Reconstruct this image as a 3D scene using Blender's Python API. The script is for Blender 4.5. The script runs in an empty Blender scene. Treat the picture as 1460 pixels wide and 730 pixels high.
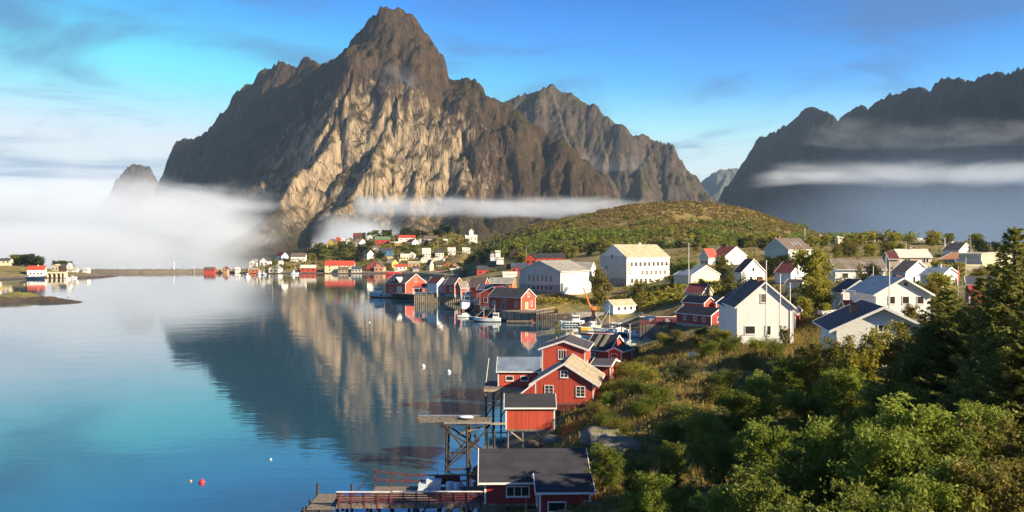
import bpy, math, random
import numpy as np
from mathutils import Vector, Matrix

R = math.radians
random.seed(7)
scene = bpy.context.scene
COL = scene.collection

# ------------------------------------------------------------------ camera, sky, sun, exposure
CAM_H = 24.0
F = 1400.0 / 1460.0            # focal length over picture width
HOR = 350.0                    # row of the horizon in the photograph

cam = bpy.data.cameras.new('camera')
cam_ob = bpy.data.objects.new('camera', cam)
COL.objects.link(cam_ob)
cam_ob.location = (0, 0, CAM_H)
cam_ob.rotation_euler = (R(90), 0, 0)
cam.sensor_width = 36.0
cam.lens = 36.0 * F
cam.shift_y = -(365.0 - HOR) / 1460.0
cam.clip_start = 0.5
cam.clip_end = 60000
scene.camera = cam_ob

SUN_AZ = (0.89, -0.456)        # horizontal direction towards the sun
SUN_EL = 25.0
SUN_STRENGTH = 5.0
SKY_STRENGTH = 0.15
EXPOSURE = 1.2
SKY_GAMMA = 2.5
SKY_IN = 0.20
SKY_OUT = 3.3
HAZE_DENSITY = 3.0e-5

world = bpy.data.worlds.new('World')
scene.world = world
world.use_nodes = True
wn = world.node_tree.nodes
wl = world.node_tree.links
wn.clear()
w_out = wn.new('ShaderNodeOutputWorld')
w_bg = wn.new('ShaderNodeBackground')
w_sky = wn.new('ShaderNodeTexSky')
w_sky.sky_type = 'NISHITA'
w_sky.sun_disc = False
w_sky.sun_elevation = R(SUN_EL)
w_sky.sun_rotation = math.atan2(SUN_AZ[0], SUN_AZ[1])
w_sky.air_density = 1.0
w_sky.dust_density = 0.3
w_sky.ozone_density = 2.0
w_hsv = wn.new('ShaderNodeHueSaturation')
w_hsv.inputs['Hue'].default_value = 0.498
w_hsv.inputs['Saturation'].default_value = 1.06
w_hsv.inputs['Value'].default_value = 1.0
# a deeper, more contrasty blue than the plain model gives
w_nrm = wn.new('ShaderNodeVectorMath'); w_nrm.operation = 'MULTIPLY'; w_nrm.inputs[1].default_value = (SKY_IN, SKY_IN, SKY_IN)
w_gam = wn.new('ShaderNodeGamma'); w_gam.inputs['Gamma'].default_value = SKY_GAMMA
w_out2 = wn.new('ShaderNodeVectorMath'); w_out2.operation = 'MULTIPLY'; w_out2.inputs[1].default_value = (SKY_OUT, SKY_OUT, SKY_OUT)
wl.new(w_sky.outputs[0], w_nrm.inputs[0]); wl.new(w_nrm.outputs[0], w_gam.inputs['Color'])
wl.new(w_gam.outputs[0], w_out2.inputs[0]); wl.new(w_out2.outputs[0], w_hsv.inputs['Color'])
# thin high clouds, laid on a plane far above
w_tc = wn.new('ShaderNodeTexCoord')
w_sep = wn.new('ShaderNodeSeparateXYZ')
wl.new(w_tc.outputs['Generated'], w_sep.inputs[0])
w_add = wn.new('ShaderNodeMath'); w_add.operation = 'ADD'; w_add.inputs[1].default_value = 0.10
wl.new(w_sep.outputs['Z'], w_add.inputs[0])
w_max = wn.new('ShaderNodeMath'); w_max.operation = 'MAXIMUM'; w_max.inputs[1].default_value = 0.03
wl.new(w_add.outputs[0], w_max.inputs[0])
w_dx = wn.new('ShaderNodeMath'); w_dx.operation = 'DIVIDE'
w_dy = wn.new('ShaderNodeMath'); w_dy.operation = 'DIVIDE'
wl.new(w_sep.outputs['X'], w_dx.inputs[0]); wl.new(w_max.outputs[0], w_dx.inputs[1])
wl.new(w_sep.outputs['Y'], w_dy.inputs[0]); wl.new(w_max.outputs[0], w_dy.inputs[1])
w_com = wn.new('ShaderNodeCombineXYZ')
wl.new(w_dx.outputs[0], w_com.inputs[0]); wl.new(w_dy.outputs[0], w_com.inputs[1])
w_noi = wn.new('ShaderNodeTexNoise')
w_noi.inputs['Scale'].default_value = 1.15
w_noi.inputs['Detail'].default_value = 7
w_noi.inputs['Roughness'].default_value = 0.55
w_noi.inputs['Distortion'].default_value = 0.6
wl.new(w_com.outputs[0], w_noi.inputs['Vector'])
w_rmp = wn.new('ShaderNodeMapRange')
w_rmp.interpolation_type = 'SMOOTHSTEP'
w_rmp.inputs['From Min'].default_value = 0.45
w_rmp.inputs['From Max'].default_value = 0.72
w_rmp.inputs['To Max'].default_value = 0.75
wl.new(w_noi.outputs['Fac'], w_rmp.inputs['Value'])
w_mix = wn.new('ShaderNodeMix'); w_mix.data_type = 'RGBA'
wl.new(w_rmp.outputs[0], w_mix.inputs[0])
# pale air low over the sea
w_cap = wn.new('ShaderNodeVectorMath'); w_cap.operation = 'MINIMUM'; w_cap.inputs[1].default_value = (2.35, 2.6, 3.1)
wl.new(w_hsv.outputs[0], w_cap.inputs[0])
w_hor = wn.new('ShaderNodeMapRange'); w_hor.interpolation_type = 'SMOOTHSTEP'
w_hor.inputs['From Min'].default_value = 0.165
w_hor.inputs['From Max'].default_value = 0.045
w_hor.inputs['To Max'].default_value = 0.92
wl.new(w_sep.outputs['Z'], w_hor.inputs['Value'])
w_pal = wn.new('ShaderNodeMix'); w_pal.data_type = 'RGBA'
wl.new(w_hor.outputs[0], w_pal.inputs[0]); wl.new(w_cap.outputs[0], w_pal.inputs[6])
w_pal.inputs[7].default_value = (2.4, 2.7, 2.62, 1)
wl.new(w_pal.outputs[2], w_mix.inputs[6])
w_mix.inputs[7].default_value = (0.33, 0.68, 1.5, 1)
wl.new(w_mix.outputs[2], w_bg.inputs['Color'])
w_bg.inputs['Strength'].default_value = SKY_STRENGTH
wl.new(w_bg.outputs[0], w_out.inputs['Surface'])

sun = bpy.data.lights.new('sun', 'SUN')
sun.energy = SUN_STRENGTH
sun.angle = R(0.5)
sun.color = (1.0, 0.82, 0.57)
sun_ob = bpy.data.objects.new('sun', sun)
COL.objects.link(sun_ob)
_to = Vector((SUN_AZ[0] * math.cos(R(SUN_EL)), SUN_AZ[1] * math.cos(R(SUN_EL)), math.sin(R(SUN_EL))))
sun_ob.rotation_euler = _to.to_track_quat('Z', 'Y').to_euler()

scene.view_settings.view_transform = 'Standard'
scene.view_settings.look = 'None'
scene.view_settings.exposure = EXPOSURE
scene.view_settings.gamma = 1.0
scene.view_settings.use_curve_mapping = False
scene.cycles.use_denoising = True
scene.cycles.max_bounces = 8
scene.cycles.diffuse_bounces = 2
scene.cycles.glossy_bounces = 3
scene.cycles.transmission_bounces = 3
scene.cycles.transparent_max_bounces = 8
scene.cycles.volume_bounces = 4
scene.cycles.volume_step_rate = 0.35
scene.cycles.volume_max_steps = 256
scene.cycles.caustics_reflective = False
scene.cycles.caustics_refractive = False


def P(px, py, Y):
    return Vector(((px - 730.0) / 1400.0 * Y, Y, CAM_H - (py - HOR) / 1400.0 * Y))


def Yw(py, z=0.0):
    return (CAM_H - z) * 1400.0 / (py - HOR)


# ------------------------------------------------------------------ materials
def new_mat(name):
    m = bpy.data.materials.new(name)
    m.use_nodes = True
    nt = m.node_tree
    b = nt.nodes['Principled BSDF']
    return m, nt, b


def nn(nt, kind, **kw):
    n = nt.nodes.new(kind)
    for k, v in kw.items():
        if k in n.inputs:
            n.inputs[k].default_value = v
        else:
            setattr(n, k, v)
    return n


def col4(c):
    return (c[0], c[1], c[2], 1)


def mixrgb(nt, fac, c1, c2, blend='MIX'):
    n = nt.nodes.new('ShaderNodeMix'); n.data_type = 'RGBA'; n.blend_type = blend
    for s, v in ((0, fac), (6, c1), (7, c2)):
        if hasattr(v, 'links') or hasattr(v, 'is_output'):
            nt.links.new(v, n.inputs[s])
        elif s == 0:
            n.inputs[0].default_value = v
        else:
            n.inputs[s].default_value = col4(v)
    return n.outputs[2]


def maprange(nt, val, a, b, c=0.0, d=1.0, smooth=True):
    n = nt.nodes.new('ShaderNodeMapRange')
    if smooth:
        n.interpolation_type = 'SMOOTHSTEP'
    n.inputs['From Min'].default_value = a
    n.inputs['From Max'].default_value = b
    n.inputs['To Min'].default_value = c
    n.inputs['To Max'].default_value = d
    nt.links.new(val, n.inputs['Value'])
    return n.outputs[0]


def noise(nt, scale, detail=4, rough=0.55, vec=None, dist=0.0):
    n = nn(nt, 'ShaderNodeTexNoise', Scale=scale, Detail=detail, Roughness=rough, Distortion=dist)
    if vec is not None:
        nt.links.new(vec, n.inputs['Vector'])
    return n.outputs['Fac']


def objco(nt, scale=(1, 1, 1)):
    tc = nt.nodes.new('ShaderNodeTexCoord')
    mp = nt.nodes.new('ShaderNodeMapping')
    mp.inputs['Scale'].default_value = scale
    nt.links.new(tc.outputs['Object'], mp.inputs[0])
    return mp.outputs[0]


def bump(nt, b, h, strength, dist):
    n = nn(nt, 'ShaderNodeBump', Strength=strength, Distance=dist)
    nt.links.new(h, n.inputs['Height'])
    nt.links.new(n.outputs[0], b.inputs['Normal'])


def mathn(nt, op, a, b=None):
    n = nt.nodes.new('ShaderNodeMath'); n.operation = op
    for i, v in enumerate((a, b)):
        if v is None:
            continue
        if hasattr(v, 'is_output'):
            nt.links.new(v, n.inputs[i])
        else:
            n.inputs[i].default_value = v
    return n.outputs[0]


def rnd_fac(nt):
    return nt.nodes.new('ShaderNodeObjectInfo').outputs['Random']


def mat_plain(name, c, rough=0.7, metal=0.0, var=0.25, scale=3.0, bumpd=0.0):
    m, nt, b = new_mat(name)
    v = objco(nt)
    f = noise(nt, scale, 5, 0.6, v)
    d = tuple(x * (1 - var) for x in c)
    l = tuple(min(0.9, x * (1 + var * 0.6)) for x in c)
    nt.links.new(mixrgb(nt, maprange(nt, f, 0.3, 0.7), d, l), b.inputs['Base Color'])
    b.inputs['Roughness'].default_value = rough
    b.inputs['Metallic'].default_value = metal
    if bumpd:
        bump(nt, b, f, 0.6, bumpd)
    return m


def mat_boards(name, c, width=0.16, horizontal=False, var=0.22, rough=0.65, worn=None):
    """painted timber cladding; the boards run up the wall (or along it)"""
    m, nt, b = new_mat(name)
    tc = nt.nodes.new('ShaderNodeTexCoord')
    sp = nt.nodes.new('ShaderNodeSeparateXYZ')
    nt.links.new(tc.outputs['Object'], sp.inputs[0])
    run = sp.outputs['Z'] if horizontal else mathn(nt, 'ADD', sp.outputs['X'], sp.outputs['Y'])
    q = mathn(nt, 'DIVIDE', run, width)
    fr = mathn(nt, 'FRACT', q)
    idx = mathn(nt, 'FLOOR', q)
    wh = nt.nodes.new('ShaderNodeTexWhiteNoise'); wh.noise_dimensions = '1D'
    nt.links.new(idx, wh.inputs['W'])
    gap = mathn(nt, 'MULTIPLY', maprange(nt, fr, 0.0, 0.10), maprange(nt, fr, 1.0, 0.90))
    st = noise(nt, 1.0, 5, 0.6, objco(nt, (5, 5, 0.7) if not horizontal else (0.7, 0.7, 5)))
    d = tuple(x * (1 - var) for x in c)
    l = tuple(min(0.88, x * (1 + var * 0.5)) for x in c)
    cc = mixrgb(nt, wh.outputs['Value'], d, l)
    cc = mixrgb(nt, maprange(nt, st, 0.45, 0.8, 0, 0.45), cc, worn or tuple(x * 0.55 + 0.02 for x in c))
    gd = mixrgb(nt, gap, tuple(x * 0.45 for x in c), cc)
    nt.links.new(gd, b.inputs['Base Color'])
    b.inputs['Roughness'].default_value = rough
    bump(nt, b, gap, 0.7, 0.02)
    return m


def mat_roof(name, c, kind='felt', var=0.3, rough=0.75):
    m, nt, b = new_mat(name)
    tc = nt.nodes.new('ShaderNodeTexCoord')
    sp = nt.nodes.new('ShaderNodeSeparateXYZ')
    nt.links.new(tc.outputs['Object'], sp.inputs[0])
    big = noise(nt, 0.5, 5, 0.65, objco(nt, (1, 1, 1.5)))
    fine = noise(nt, 9.0, 4, 0.7, objco(nt))
    d = tuple(x * (1 - var) for x in c)
    l = tuple(min(0.85, x * (1 + var)) for x in c)
    cc = mixrgb(nt, maprange(nt, big, 0.3, 0.7), d, l)
    cc = mixrgb(nt, maprange(nt, fine, 0.35, 0.75, 0, 0.35), cc, tuple(x * 0.6 for x in c))
    if kind == 'tile':
        wx = mathn(nt, 'FRACT', mathn(nt, 'DIVIDE', mathn(nt, 'ADD', sp.outputs['X'], sp.outputs['Y']), 0.28))
        wz = mathn(nt, 'FRACT', mathn(nt, 'DIVIDE', sp.outputs['Z'], 0.19))
        t = mathn(nt, 'MULTIPLY', maprange(nt, wx, 0, 0.3), maprange(nt, wz, 0, 0.35))
        cc = mixrgb(nt, t, tuple(x * 0.5 for x in c), cc)
        bump(nt, b, t, 0.8, 0.03)
    elif kind == 'sheet':
        wx = mathn(nt, 'FRACT', mathn(nt, 'DIVIDE', mathn(nt, 'ADD', sp.outputs['X'], sp.outputs['Y']), 0.45))
        t = maprange(nt, wx, 0, 0.12)
        cc = mixrgb(nt, t, tuple(x * 0.7 for x in c), cc)
        bump(nt, b, t, 0.7, 0.02)
    else:
        wz = mathn(nt, 'FRACT', mathn(nt, 'DIVIDE', sp.outputs['Z'], 0.42))
        t = maprange(nt, wz, 0, 0.12)
        cc = mixrgb(nt, t, tuple(x * 0.6 for x in c), cc)
        bump(nt, b, fine, 0.5, 0.012)
    nt.links.new(cc, b.inputs['Base Color'])
    b.inputs['Roughness'].default_value = rough
    return m


def mat_leaf(name, dark, light, tip=None, trans=0.42, hue_rand=True):
    m, nt, b = new_mat(name)
    geo = nt.nodes.new('ShaderNodeNewGeometry')
    oi = nt.nodes.new('ShaderNodeObjectInfo')
    f = mathn(nt, 'ADD', mathn(nt, 'MULTIPLY', geo.outputs['Random Per Island'], 0.62), mathn(nt, 'MULTIPLY', oi.outputs['Random'], 0.38))
    cc = mixrgb(nt, f, dark, light)
    if tip:
        cc = mixrgb(nt, maprange(nt, geo.outputs['Random Per Island'], 0.86, 0.94, 0, 0.8), cc, tip)
    nt.links.new(cc, b.inputs['Base Color'])
    b.inputs['Roughness'].default_value = 0.55
    b.inputs['Specular IOR Level'].default_value = 0.25
    tr = nt.nodes.new('ShaderNodeBsdfTranslucent')
    cl = mixrgb(nt, 0.5, cc, tuple(min(1, x * 1.5) for x in light))
    nt.links.new(cl, tr.inputs['Color'])
    mx = nt.nodes.new('ShaderNodeMixShader')
    mx.inputs[0].default_value = trans
    nt.links.new(b.outputs[0], mx.inputs[1]); nt.links.new(tr.outputs[0], mx.inputs[2])
    nt.links.new(mx.outputs[0], nt.nodes['Material Output'].inputs['Surface'])
    return m


M = {}
M['red'] = mat_boards('red_boards', (0.54, 0.075, 0.036), 0.17)
M['red_far'] = mat_plain('red_paint', (0.46, 0.06, 0.035), 0.7)
M['darkred'] = mat_boards('dark_red_boards', (0.36, 0.03, 0.028), 0.17)
M['rail_red'] = mat_plain('red_rail_paint', (0.15, 0.026, 0.026), 0.75, var=0.6, scale=5)
M['orange'] = mat_plain('orange_paint', (0.60, 0.17, 0.05), 0.7)
M['salmon'] = mat_plain('salmon_paint', (0.60, 0.33, 0.20), 0.7)
M['white'] = mat_boards('white_boards', (0.84, 0.83, 0.79), 0.16, var=0.06, worn=(0.55, 0.55, 0.52))
M['white_h'] = mat_boards('white_lap_boards', (0.84, 0.83, 0.79), 0.16, True, var=0.05, worn=(0.6, 0.6, 0.57))
M['white_far'] = mat_plain('white_paint', (0.84, 0.81, 0.75), 0.7, var=0.1)
M['trim'] = mat_plain('white_trim_paint', (0.80, 0.79, 0.76), 0.55, var=0.12)
M['cream'] = mat_plain('cream_paint', (0.70, 0.62, 0.42), 0.75, var=0.12)
M['yellow'] = mat_plain('yellow_paint', (0.62, 0.45, 0.10), 0.7)
M['beige'] = mat_plain('beige_render', (0.45, 0.38, 0.26), 0.8)
M['grey_render'] = mat_plain('grey_render', (0.55, 0.54, 0.50), 0.85, var=0.12, scale=0.6)
M['white_render'] = mat_plain('white_render', (0.80, 0.78, 0.72), 0.8, var=0.08, scale=0.5)
M['teal'] = mat_plain('pale_teal_paint', (0.42, 0.52, 0.50), 0.7)
M['blue'] = mat_plain('blue_paint', (0.08, 0.20, 0.32), 0.6)
M['brown'] = mat_plain('brown_boards', (0.12, 0.06, 0.04), 0.7)
M['grey_wood'] = mat_boards('weathered_grey_boards', (0.30, 0.27, 0.23), 0.2, var=0.4, rough=0.85)
M['old_wood'] = mat_plain('weathered_timber', (0.20, 0.165, 0.13), 0.85, var=0.5, scale=4, bumpd=0.01)
M['dark_wood'] = mat_plain('tarred_timber', (0.055, 0.042, 0.035), 0.85, var=0.5, scale=5, bumpd=0.01)
M['pale_wood'] = mat_plain('pale_timber', (0.42, 0.34, 0.22), 0.8, var=0.4, scale=4)
M['roof_black'] = mat_roof('black_roof_felt', (0.035, 0.035, 0.042))
M['roof_dark'] = mat_roof('dark_roof_felt', (0.060, 0.058, 0.066))
M['roof_grey'] = mat_roof('grey_roof_sheet', (0.28, 0.27, 0.24), 'sheet')
M['roof_tan'] = mat_roof('tan_roof_sheet', (0.36, 0.30, 0.20), 'felt', 0.2)
M['roof_blue'] = mat_roof('blue_grey_roof_sheet', (0.17, 0.22, 0.29), 'sheet', rough=0.5)
M['roof_navy'] = mat_roof('dark_blue_roof', (0.05, 0.065, 0.10))
M['roof_maroon'] = mat_roof('maroon_roof_tiles', (0.15, 0.035, 0.035), 'tile')
M['roof_red'] = mat_roof('red_roof_tiles', (0.55, 0.07, 0.035), 'tile')
M['roof_orange'] = mat_roof('orange_roof_tiles', (0.50, 0.22, 0.09), 'tile')
M['roof_brown'] = mat_roof('brown_roof_tiles', (0.15, 0.11, 0.095), 'tile')
M['roof_olive'] = mat_roof('olive_grey_roof', (0.40, 0.36, 0.24), 'sheet', 0.2)
M['roof_white'] = mat_roof('pale_roof_sheet', (0.66, 0.62, 0.52), 'sheet', 0.12)
M['roof_green'] = mat_roof('green_roof', (0.12, 0.22, 0.12), 'sheet')
M['roof_slate'] = mat_roof('mottled_slate_roof', (0.24, 0.20, 0.16), 'tile', 0.5)
M['concrete'] = mat_plain('concrete', (0.34, 0.32, 0.28), 0.9, var=0.35, scale=1.2, bumpd=0.02)
M['brick'] = mat_plain('chimney_brick', (0.22, 0.09, 0.06), 0.9)
M['black'] = mat_plain('black_metal', (0.02, 0.018, 0.02), 0.5)
M['metal'] = mat_plain('galvanised_metal', (0.45, 0.45, 0.45), 0.45, 0.6)
M['pole'] = mat_plain('white_pole_paint', (0.75, 0.72, 0.66), 0.5, var=0.1)
M['rubber'] = mat_plain('rubber', (0.02, 0.02, 0.02), 0.8)
M['buoy_red'] = mat_plain('red_buoy_plastic', (0.70, 0.04, 0.06), 0.4)
M['plastic'] = mat_plain('pale_blue_plastic', (0.55, 0.62, 0.68), 0.45, var=0.15)
M['crane'] = mat_plain('orange_crane_paint', (0.75, 0.20, 0.03), 0.5)
M['container'] = mat_plain('blue_container_paint', (0.03, 0.10, 0.27), 0.5)
M['hull_white'] = mat_plain('white_hull_paint', (0.74, 0.76, 0.76), 0.35, var=0.1, scale=1)
M['hull_blue'] = mat_plain('pale_blue_hull_paint', (0.40, 0.54, 0.62), 0.4, var=0.15, scale=1)
M['hull_navy'] = mat_plain('dark_blue_hull_paint', (0.02, 0.04, 0.08), 0.35)
M['hull_red'] = mat_plain('red_hull_paint', (0.55, 0.05, 0.04), 0.4)
M['hull_rust'] = mat_plain('rust_antifouling', (0.22, 0.09, 0.05), 0.8, var=0.4)
M['hull_yellow'] = mat_plain('yellow_hull_paint', (0.62, 0.40, 0.08), 0.45)
M['flag'] = mat_plain('red_flag_cloth', (0.6, 0.06, 0.05), 0.8)

m, nt, b = new_mat('window_glass')
nt.links.new(mixrgb(nt, noise(nt, 0.8, 2, 0.5, objco(nt)), (0.012, 0.014, 0.016), (0.07, 0.06, 0.05)), b.inputs['Base Color'])
b.inputs['Roughness'].default_value = 0.06
M['glass'] = m
M['glass_warm'] = mat_plain('curtained_glass', (0.20, 0.16, 0.10), 0.2)
M['leaf'] = mat_leaf('green_leaves', (0.075, 0.105, 0.013), (0.215, 0.245, 0.036), None)
M['leaf_light'] = mat_leaf('fresh_green_leaves', (0.11, 0.16, 0.018), (0.29, 0.34, 0.05), None)
M['leaf_yellow'] = mat_leaf('yellow_green_leaves', (0.15, 0.16, 0.02), (0.38, 0.34, 0.05), (0.48, 0.38, 0.06))
M['leaf_olive'] = mat_leaf('olive_leaves', (0.095, 0.095, 0.018), (0.25, 0.22, 0.045), (0.34, 0.26, 0.05))
M['leaf_dark'] = mat_leaf('dark_leaves', (0.021, 0.034, 0.013), (0.068, 0.086, 0.026), None)
M['needle'] = mat_leaf('spruce_needles', (0.07, 0.09, 0.022), (0.26, 0.27, 0.06), (0.55, 0.46, 0.10), 0.40)  # yellow tip tone paints sun highlights onto scattered needles
M['heather'] = mat_leaf('autumn_heather', (0.14, 0.11, 0.028), (0.34, 0.24, 0.06), None, 0.2)
M['bark'] = mat_plain('bark', (0.11, 0.085, 0.065), 0.9, var=0.4, scale=6, bumpd=0.02)
M['grass_blade'] = mat_leaf('dry_grass', (0.17, 0.12, 0.035), (0.42, 0.29, 0.09), None, 0.25)
M['grass_green'] = mat_leaf('green_grass', (0.08, 0.10, 0.022), (0.20, 0.20, 0.05), None, 0.25)


# ------------------------------------------------------------------ object helpers
def link(o):
    COL.objects.link(o)
    return o


def tag(o, label=None, cat=None, group=None, kind=None):
    if label: o['label'] = label
    if cat: o['category'] = cat
    if group: o['group'] = group
    if kind: o['kind'] = kind
    return o


def thing(name, label, cat, loc=(0, 0, 0), rotz=0.0, group=None):
    o = bpy.data.objects.new(name, None)
    o.empty_display_size = 0.5
    link(o)
    o.location = loc
    o.rotation_euler = (0, 0, rotz)
    return tag(o, label, cat, group)


def copy_tree(o, parent=None):
    c = o.copy()
    link(c)
    c.parent = parent
    for ch in list(o.children):
        copy_tree(ch, c)
    return c


def child_copy(src, parent, loc=None, rot=None, scale=None):
    c = src.copy()
    link(c)
    c.parent = parent
    if loc is not None: c.location = loc
    if rot is not None: c.rotation_euler = rot
    if scale is not None: c.scale = scale
    return c


class MB:
    """collects shapes and links them as one mesh"""
    def __init__(self):
        self.v = []
        self.f = []

    def add(self, vs, fs):
        n = len(self.v)
        self.v += [tuple(x) for x in vs]
        self.f += [tuple(i + n for i in f) for f in fs]
        return self

    def box(self, x0, x1, y0, y1, z0, z1):
        return self.add([(x0, y0, z0), (x1, y0, z0), (x1, y1, z0), (x0, y1, z0), (x0, y0, z1), (x1, y0, z1), (x1, y1, z1), (x0, y1, z1)],
                        [(0, 3, 2, 1), (4, 5, 6, 7), (0, 1, 5, 4), (1, 2, 6, 5), (2, 3, 7, 6), (3, 0, 4, 7)])

    def hexa(self, a, b):
        """two quads (bottom a, top b) joined"""
        return self.add(list(a) + list(b), [(0, 3, 2, 1), (4, 5, 6, 7), (0, 1, 5, 4), (1, 2, 6, 5), (2, 3, 7, 6), (3, 0, 4, 7)])

    def beam(self, p, q, w, h=None):
        h = h or w
        p = Vector(p); q = Vector(q)
        d = (q - p).normalized()
        up = Vector((0, 0, 1)) if abs(d.z) < 0.95 else Vector((1, 0, 0))
        s = d.cross(up).normalized() * (w / 2)
        u = s.cross(d).normalized() * (h / 2)
        a = [p - s - u, p + s - u, p + s + u, p - s + u]
        c = [q - s - u, q + s - u, q + s + u, q - s + u]
        return self.add(a + c, [(0, 1, 2, 3), (7, 6, 5, 4), (0, 4, 5, 1), (1, 5, 6, 2), (2, 6, 7, 3), (3, 7, 4, 0)])

    def tube(self, pts, radii, n=8):
        rings = []
        pts = [Vector(p) for p in pts]
        for i, p in enumerate(pts):
            d = (pts[min(i + 1, len(pts) - 1)] - pts[max(i - 1, 0)]).normalized()
            up = Vector((0, 0, 1)) if abs(d.z) < 0.9 else Vector((1, 0, 0))
            s = d.cross(up).normalized(); u = s.cross(d).normalized()
            rings.append([p + (s * math.cos(2 * math.pi * k / n) + u * math.sin(2 * math.pi * k / n)) * radii[i] for k in range(n)])
        vs = [v for r in rings for v in r]
        fs = []
        for i in range(len(rings) - 1):
            for k in range(n):
                a = i * n + k; b_ = i * n + (k + 1) % n
                fs.append((a, b_, b_ + n, a + n))
        fs.append(tuple(range(n - 1, -1, -1)))
        fs.append(tuple(range((len(rings) - 1) * n, len(rings) * n)))
        return self.add(vs, fs)

    def lathe(self, prof, n=16, cx=0, cy=0):
        vs = []; fs = []
        for r, z in prof:
            vs += [(cx + r * math.cos(2 * math.pi * k / n), cy + r * math.sin(2 * math.pi * k / n), z) for k in range(n)]
        for i in range(len(prof) - 1):
            for k in range(n):
                a = i * n + k; b_ = i * n + (k + 1) % n
                fs.append((a, b_, b_ + n, a + n))
        fs.append(tuple(range(n - 1, -1, -1)))
        fs.append(tuple(range((len(prof) - 1) * n, len(prof) * n)))
        return self.add(vs, fs)

    def mesh(self, name, mat, smooth=False):
        me = bpy.data.meshes.new(name)
        me.from_pydata(self.v, [], self.f)
        me.materials.append(mat)
        if smooth:
            me.polygons.foreach_set('use_smooth', [True] * len(me.polygons))
        me.update()
        return me

    def build(self, name, mat, parent=None, smooth=False):
        o = bpy.data.objects.new(name, self.mesh(name, mat, smooth))
        link(o)
        o.parent = parent
        return o


def np_mesh(name, verts, faces, mat, smooth=False):
    me = bpy.data.meshes.new(name)
    nv = len(verts); nf = len(faces); k = faces.shape[1]
    me.vertices.add(nv)
    me.vertices.foreach_set('co', np.asarray(verts, dtype=np.float32).ravel())
    me.loops.add(nf * k)
    me.polygons.add(nf)
    me.loops.foreach_set('vertex_index', np.asarray(faces, dtype=np.int32).ravel())
    me.polygons.foreach_set('loop_start', np.arange(nf, dtype=np.int32) * k)
    me.polygons.foreach_set('use_smooth', np.full(nf, smooth))
    me.materials.append(mat)
    me.update(calc_edges=True)
    me.validate()
    return me


# ------------------------------------------------------------------ noise on arrays
def _hash(ix, iy, seed):
    n = (ix.astype(np.int64) * 374761393 + iy.astype(np.int64) * 668265263 + seed * 974711) & 0x7fffffff
    n = ((n ^ (n >> 13)) * 1274126177) & 0x7fffffff
    n = (n ^ (n >> 16)) & 0xffff
    return n / 65535.0 * 2 * np.pi


def perlin(x, y, seed=0):
    x = np.asarray(x, dtype=np.float64); y = np.asarray(y, dtype=np.float64)
    ix = np.floor(x); iy = np.floor(y)
    fx = x - ix; fy = y - iy
    u = fx ** 3 * (fx * (fx * 6 - 15) + 10); v = fy ** 3 * (fy * (fy * 6 - 15) + 10)
    def g(dx, dy):
        a = _hash(ix + dx, iy + dy, seed)
        return np.cos(a) * (fx - dx) + np.sin(a) * (fy - dy)
    return ((g(0, 0) * (1 - u) + g(1, 0) * u) * (1 - v) + (g(0, 1) * (1 - u) + g(1, 1) * u) * v) * 1.5


def fbm(x, y, octaves=5, seed=0, gain=0.5, ridged=False):
    s = 0; a = 1.0; t = 0
    for i in range(octaves):
        n = perlin(x * 2 ** i + 17.3 * i, y * 2 ** i - 9.1 * i, seed + i)
        if ridged:
            n = 1 - 2 * np.abs(n)
        s = s + a * n; t += a; a *= gain
    return s / t
# ------------------------------------------------------------------ houses
CTRL = []          # ground heights the buildings ask for: (x, y, z)
_win_cache = {}


def win_mesh(w, h, nx, ny, glass):
    key = (round(w, 2), round(h, 2), nx, ny, glass)
    if key in _win_cache:
        return _win_cache[key]
    b = 0.09 if w > 0.6 else 0.06
    f = MB()
    f.box(-w / 2 - b, w / 2 + b, -0.06, 0, -b, 0)
    f.box(-w / 2 - b, w / 2 + b, -0.06, 0, h, h + b)
    f.box(-w / 2 - b, -w / 2, -0.06, 0, 0, h)
    f.box(w / 2, w / 2 + b, -0.06, 0, 0, h)
    for i in range(1, nx):
        x = -w / 2 + w * i / nx
        f.box(x - 0.035, x + 0.035, -0.05, 0, 0, h)
    for j in range(1, ny):
        z = h * j / ny
        f.box(-w / 2, w / 2, -0.045, 0, z - 0.02, z + 0.02)
    g = MB().box(-w / 2, w / 2, -0.02, 0, 0, h)
    s = MB().box(-w / 2 - b - 0.04, w / 2 + b + 0.04, -0.10, 0, -b - 0.05, -b)
    r = (f.mesh('window', M['trim']), g.mesh('pane', M[glass]), s.mesh('sill', M['trim']))
    _win_cache[key] = r
    return r


def mesh_obj(name, me, parent, loc=(0, 0, 0), rotz=0.0):
    o = bpy.data.objects.new(name, me)
    link(o)
    o.parent = parent
    o.location = loc
    o.rotation_euler = (0, 0, rotz)
    return o


_pane_cache = {}


def far_window(parent, w, h, loc, rz, glass='glass'):
    key = (round(w, 1), round(h, 1), glass)
    if key not in _pane_cache:
        _pane_cache[key] = MB().box(-w / 2, w / 2, -0.03, 0.02, 0, h).mesh('window', M[glass])
    return mesh_obj('window', _pane_cache[key], parent, loc, rz)


def face_at(face, u, v, t, s, d=0.0):
    if face == 'A':
        return (-t / 2 + u * t, -s / 2 - d, v), 0.0
    if face == 'B':
        return (t / 2 + d, -s / 2 + u * s, v), R(90)
    if face == 'L':
        return (-t / 2 - d, s / 2 - u * s, v), R(-90)


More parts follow.
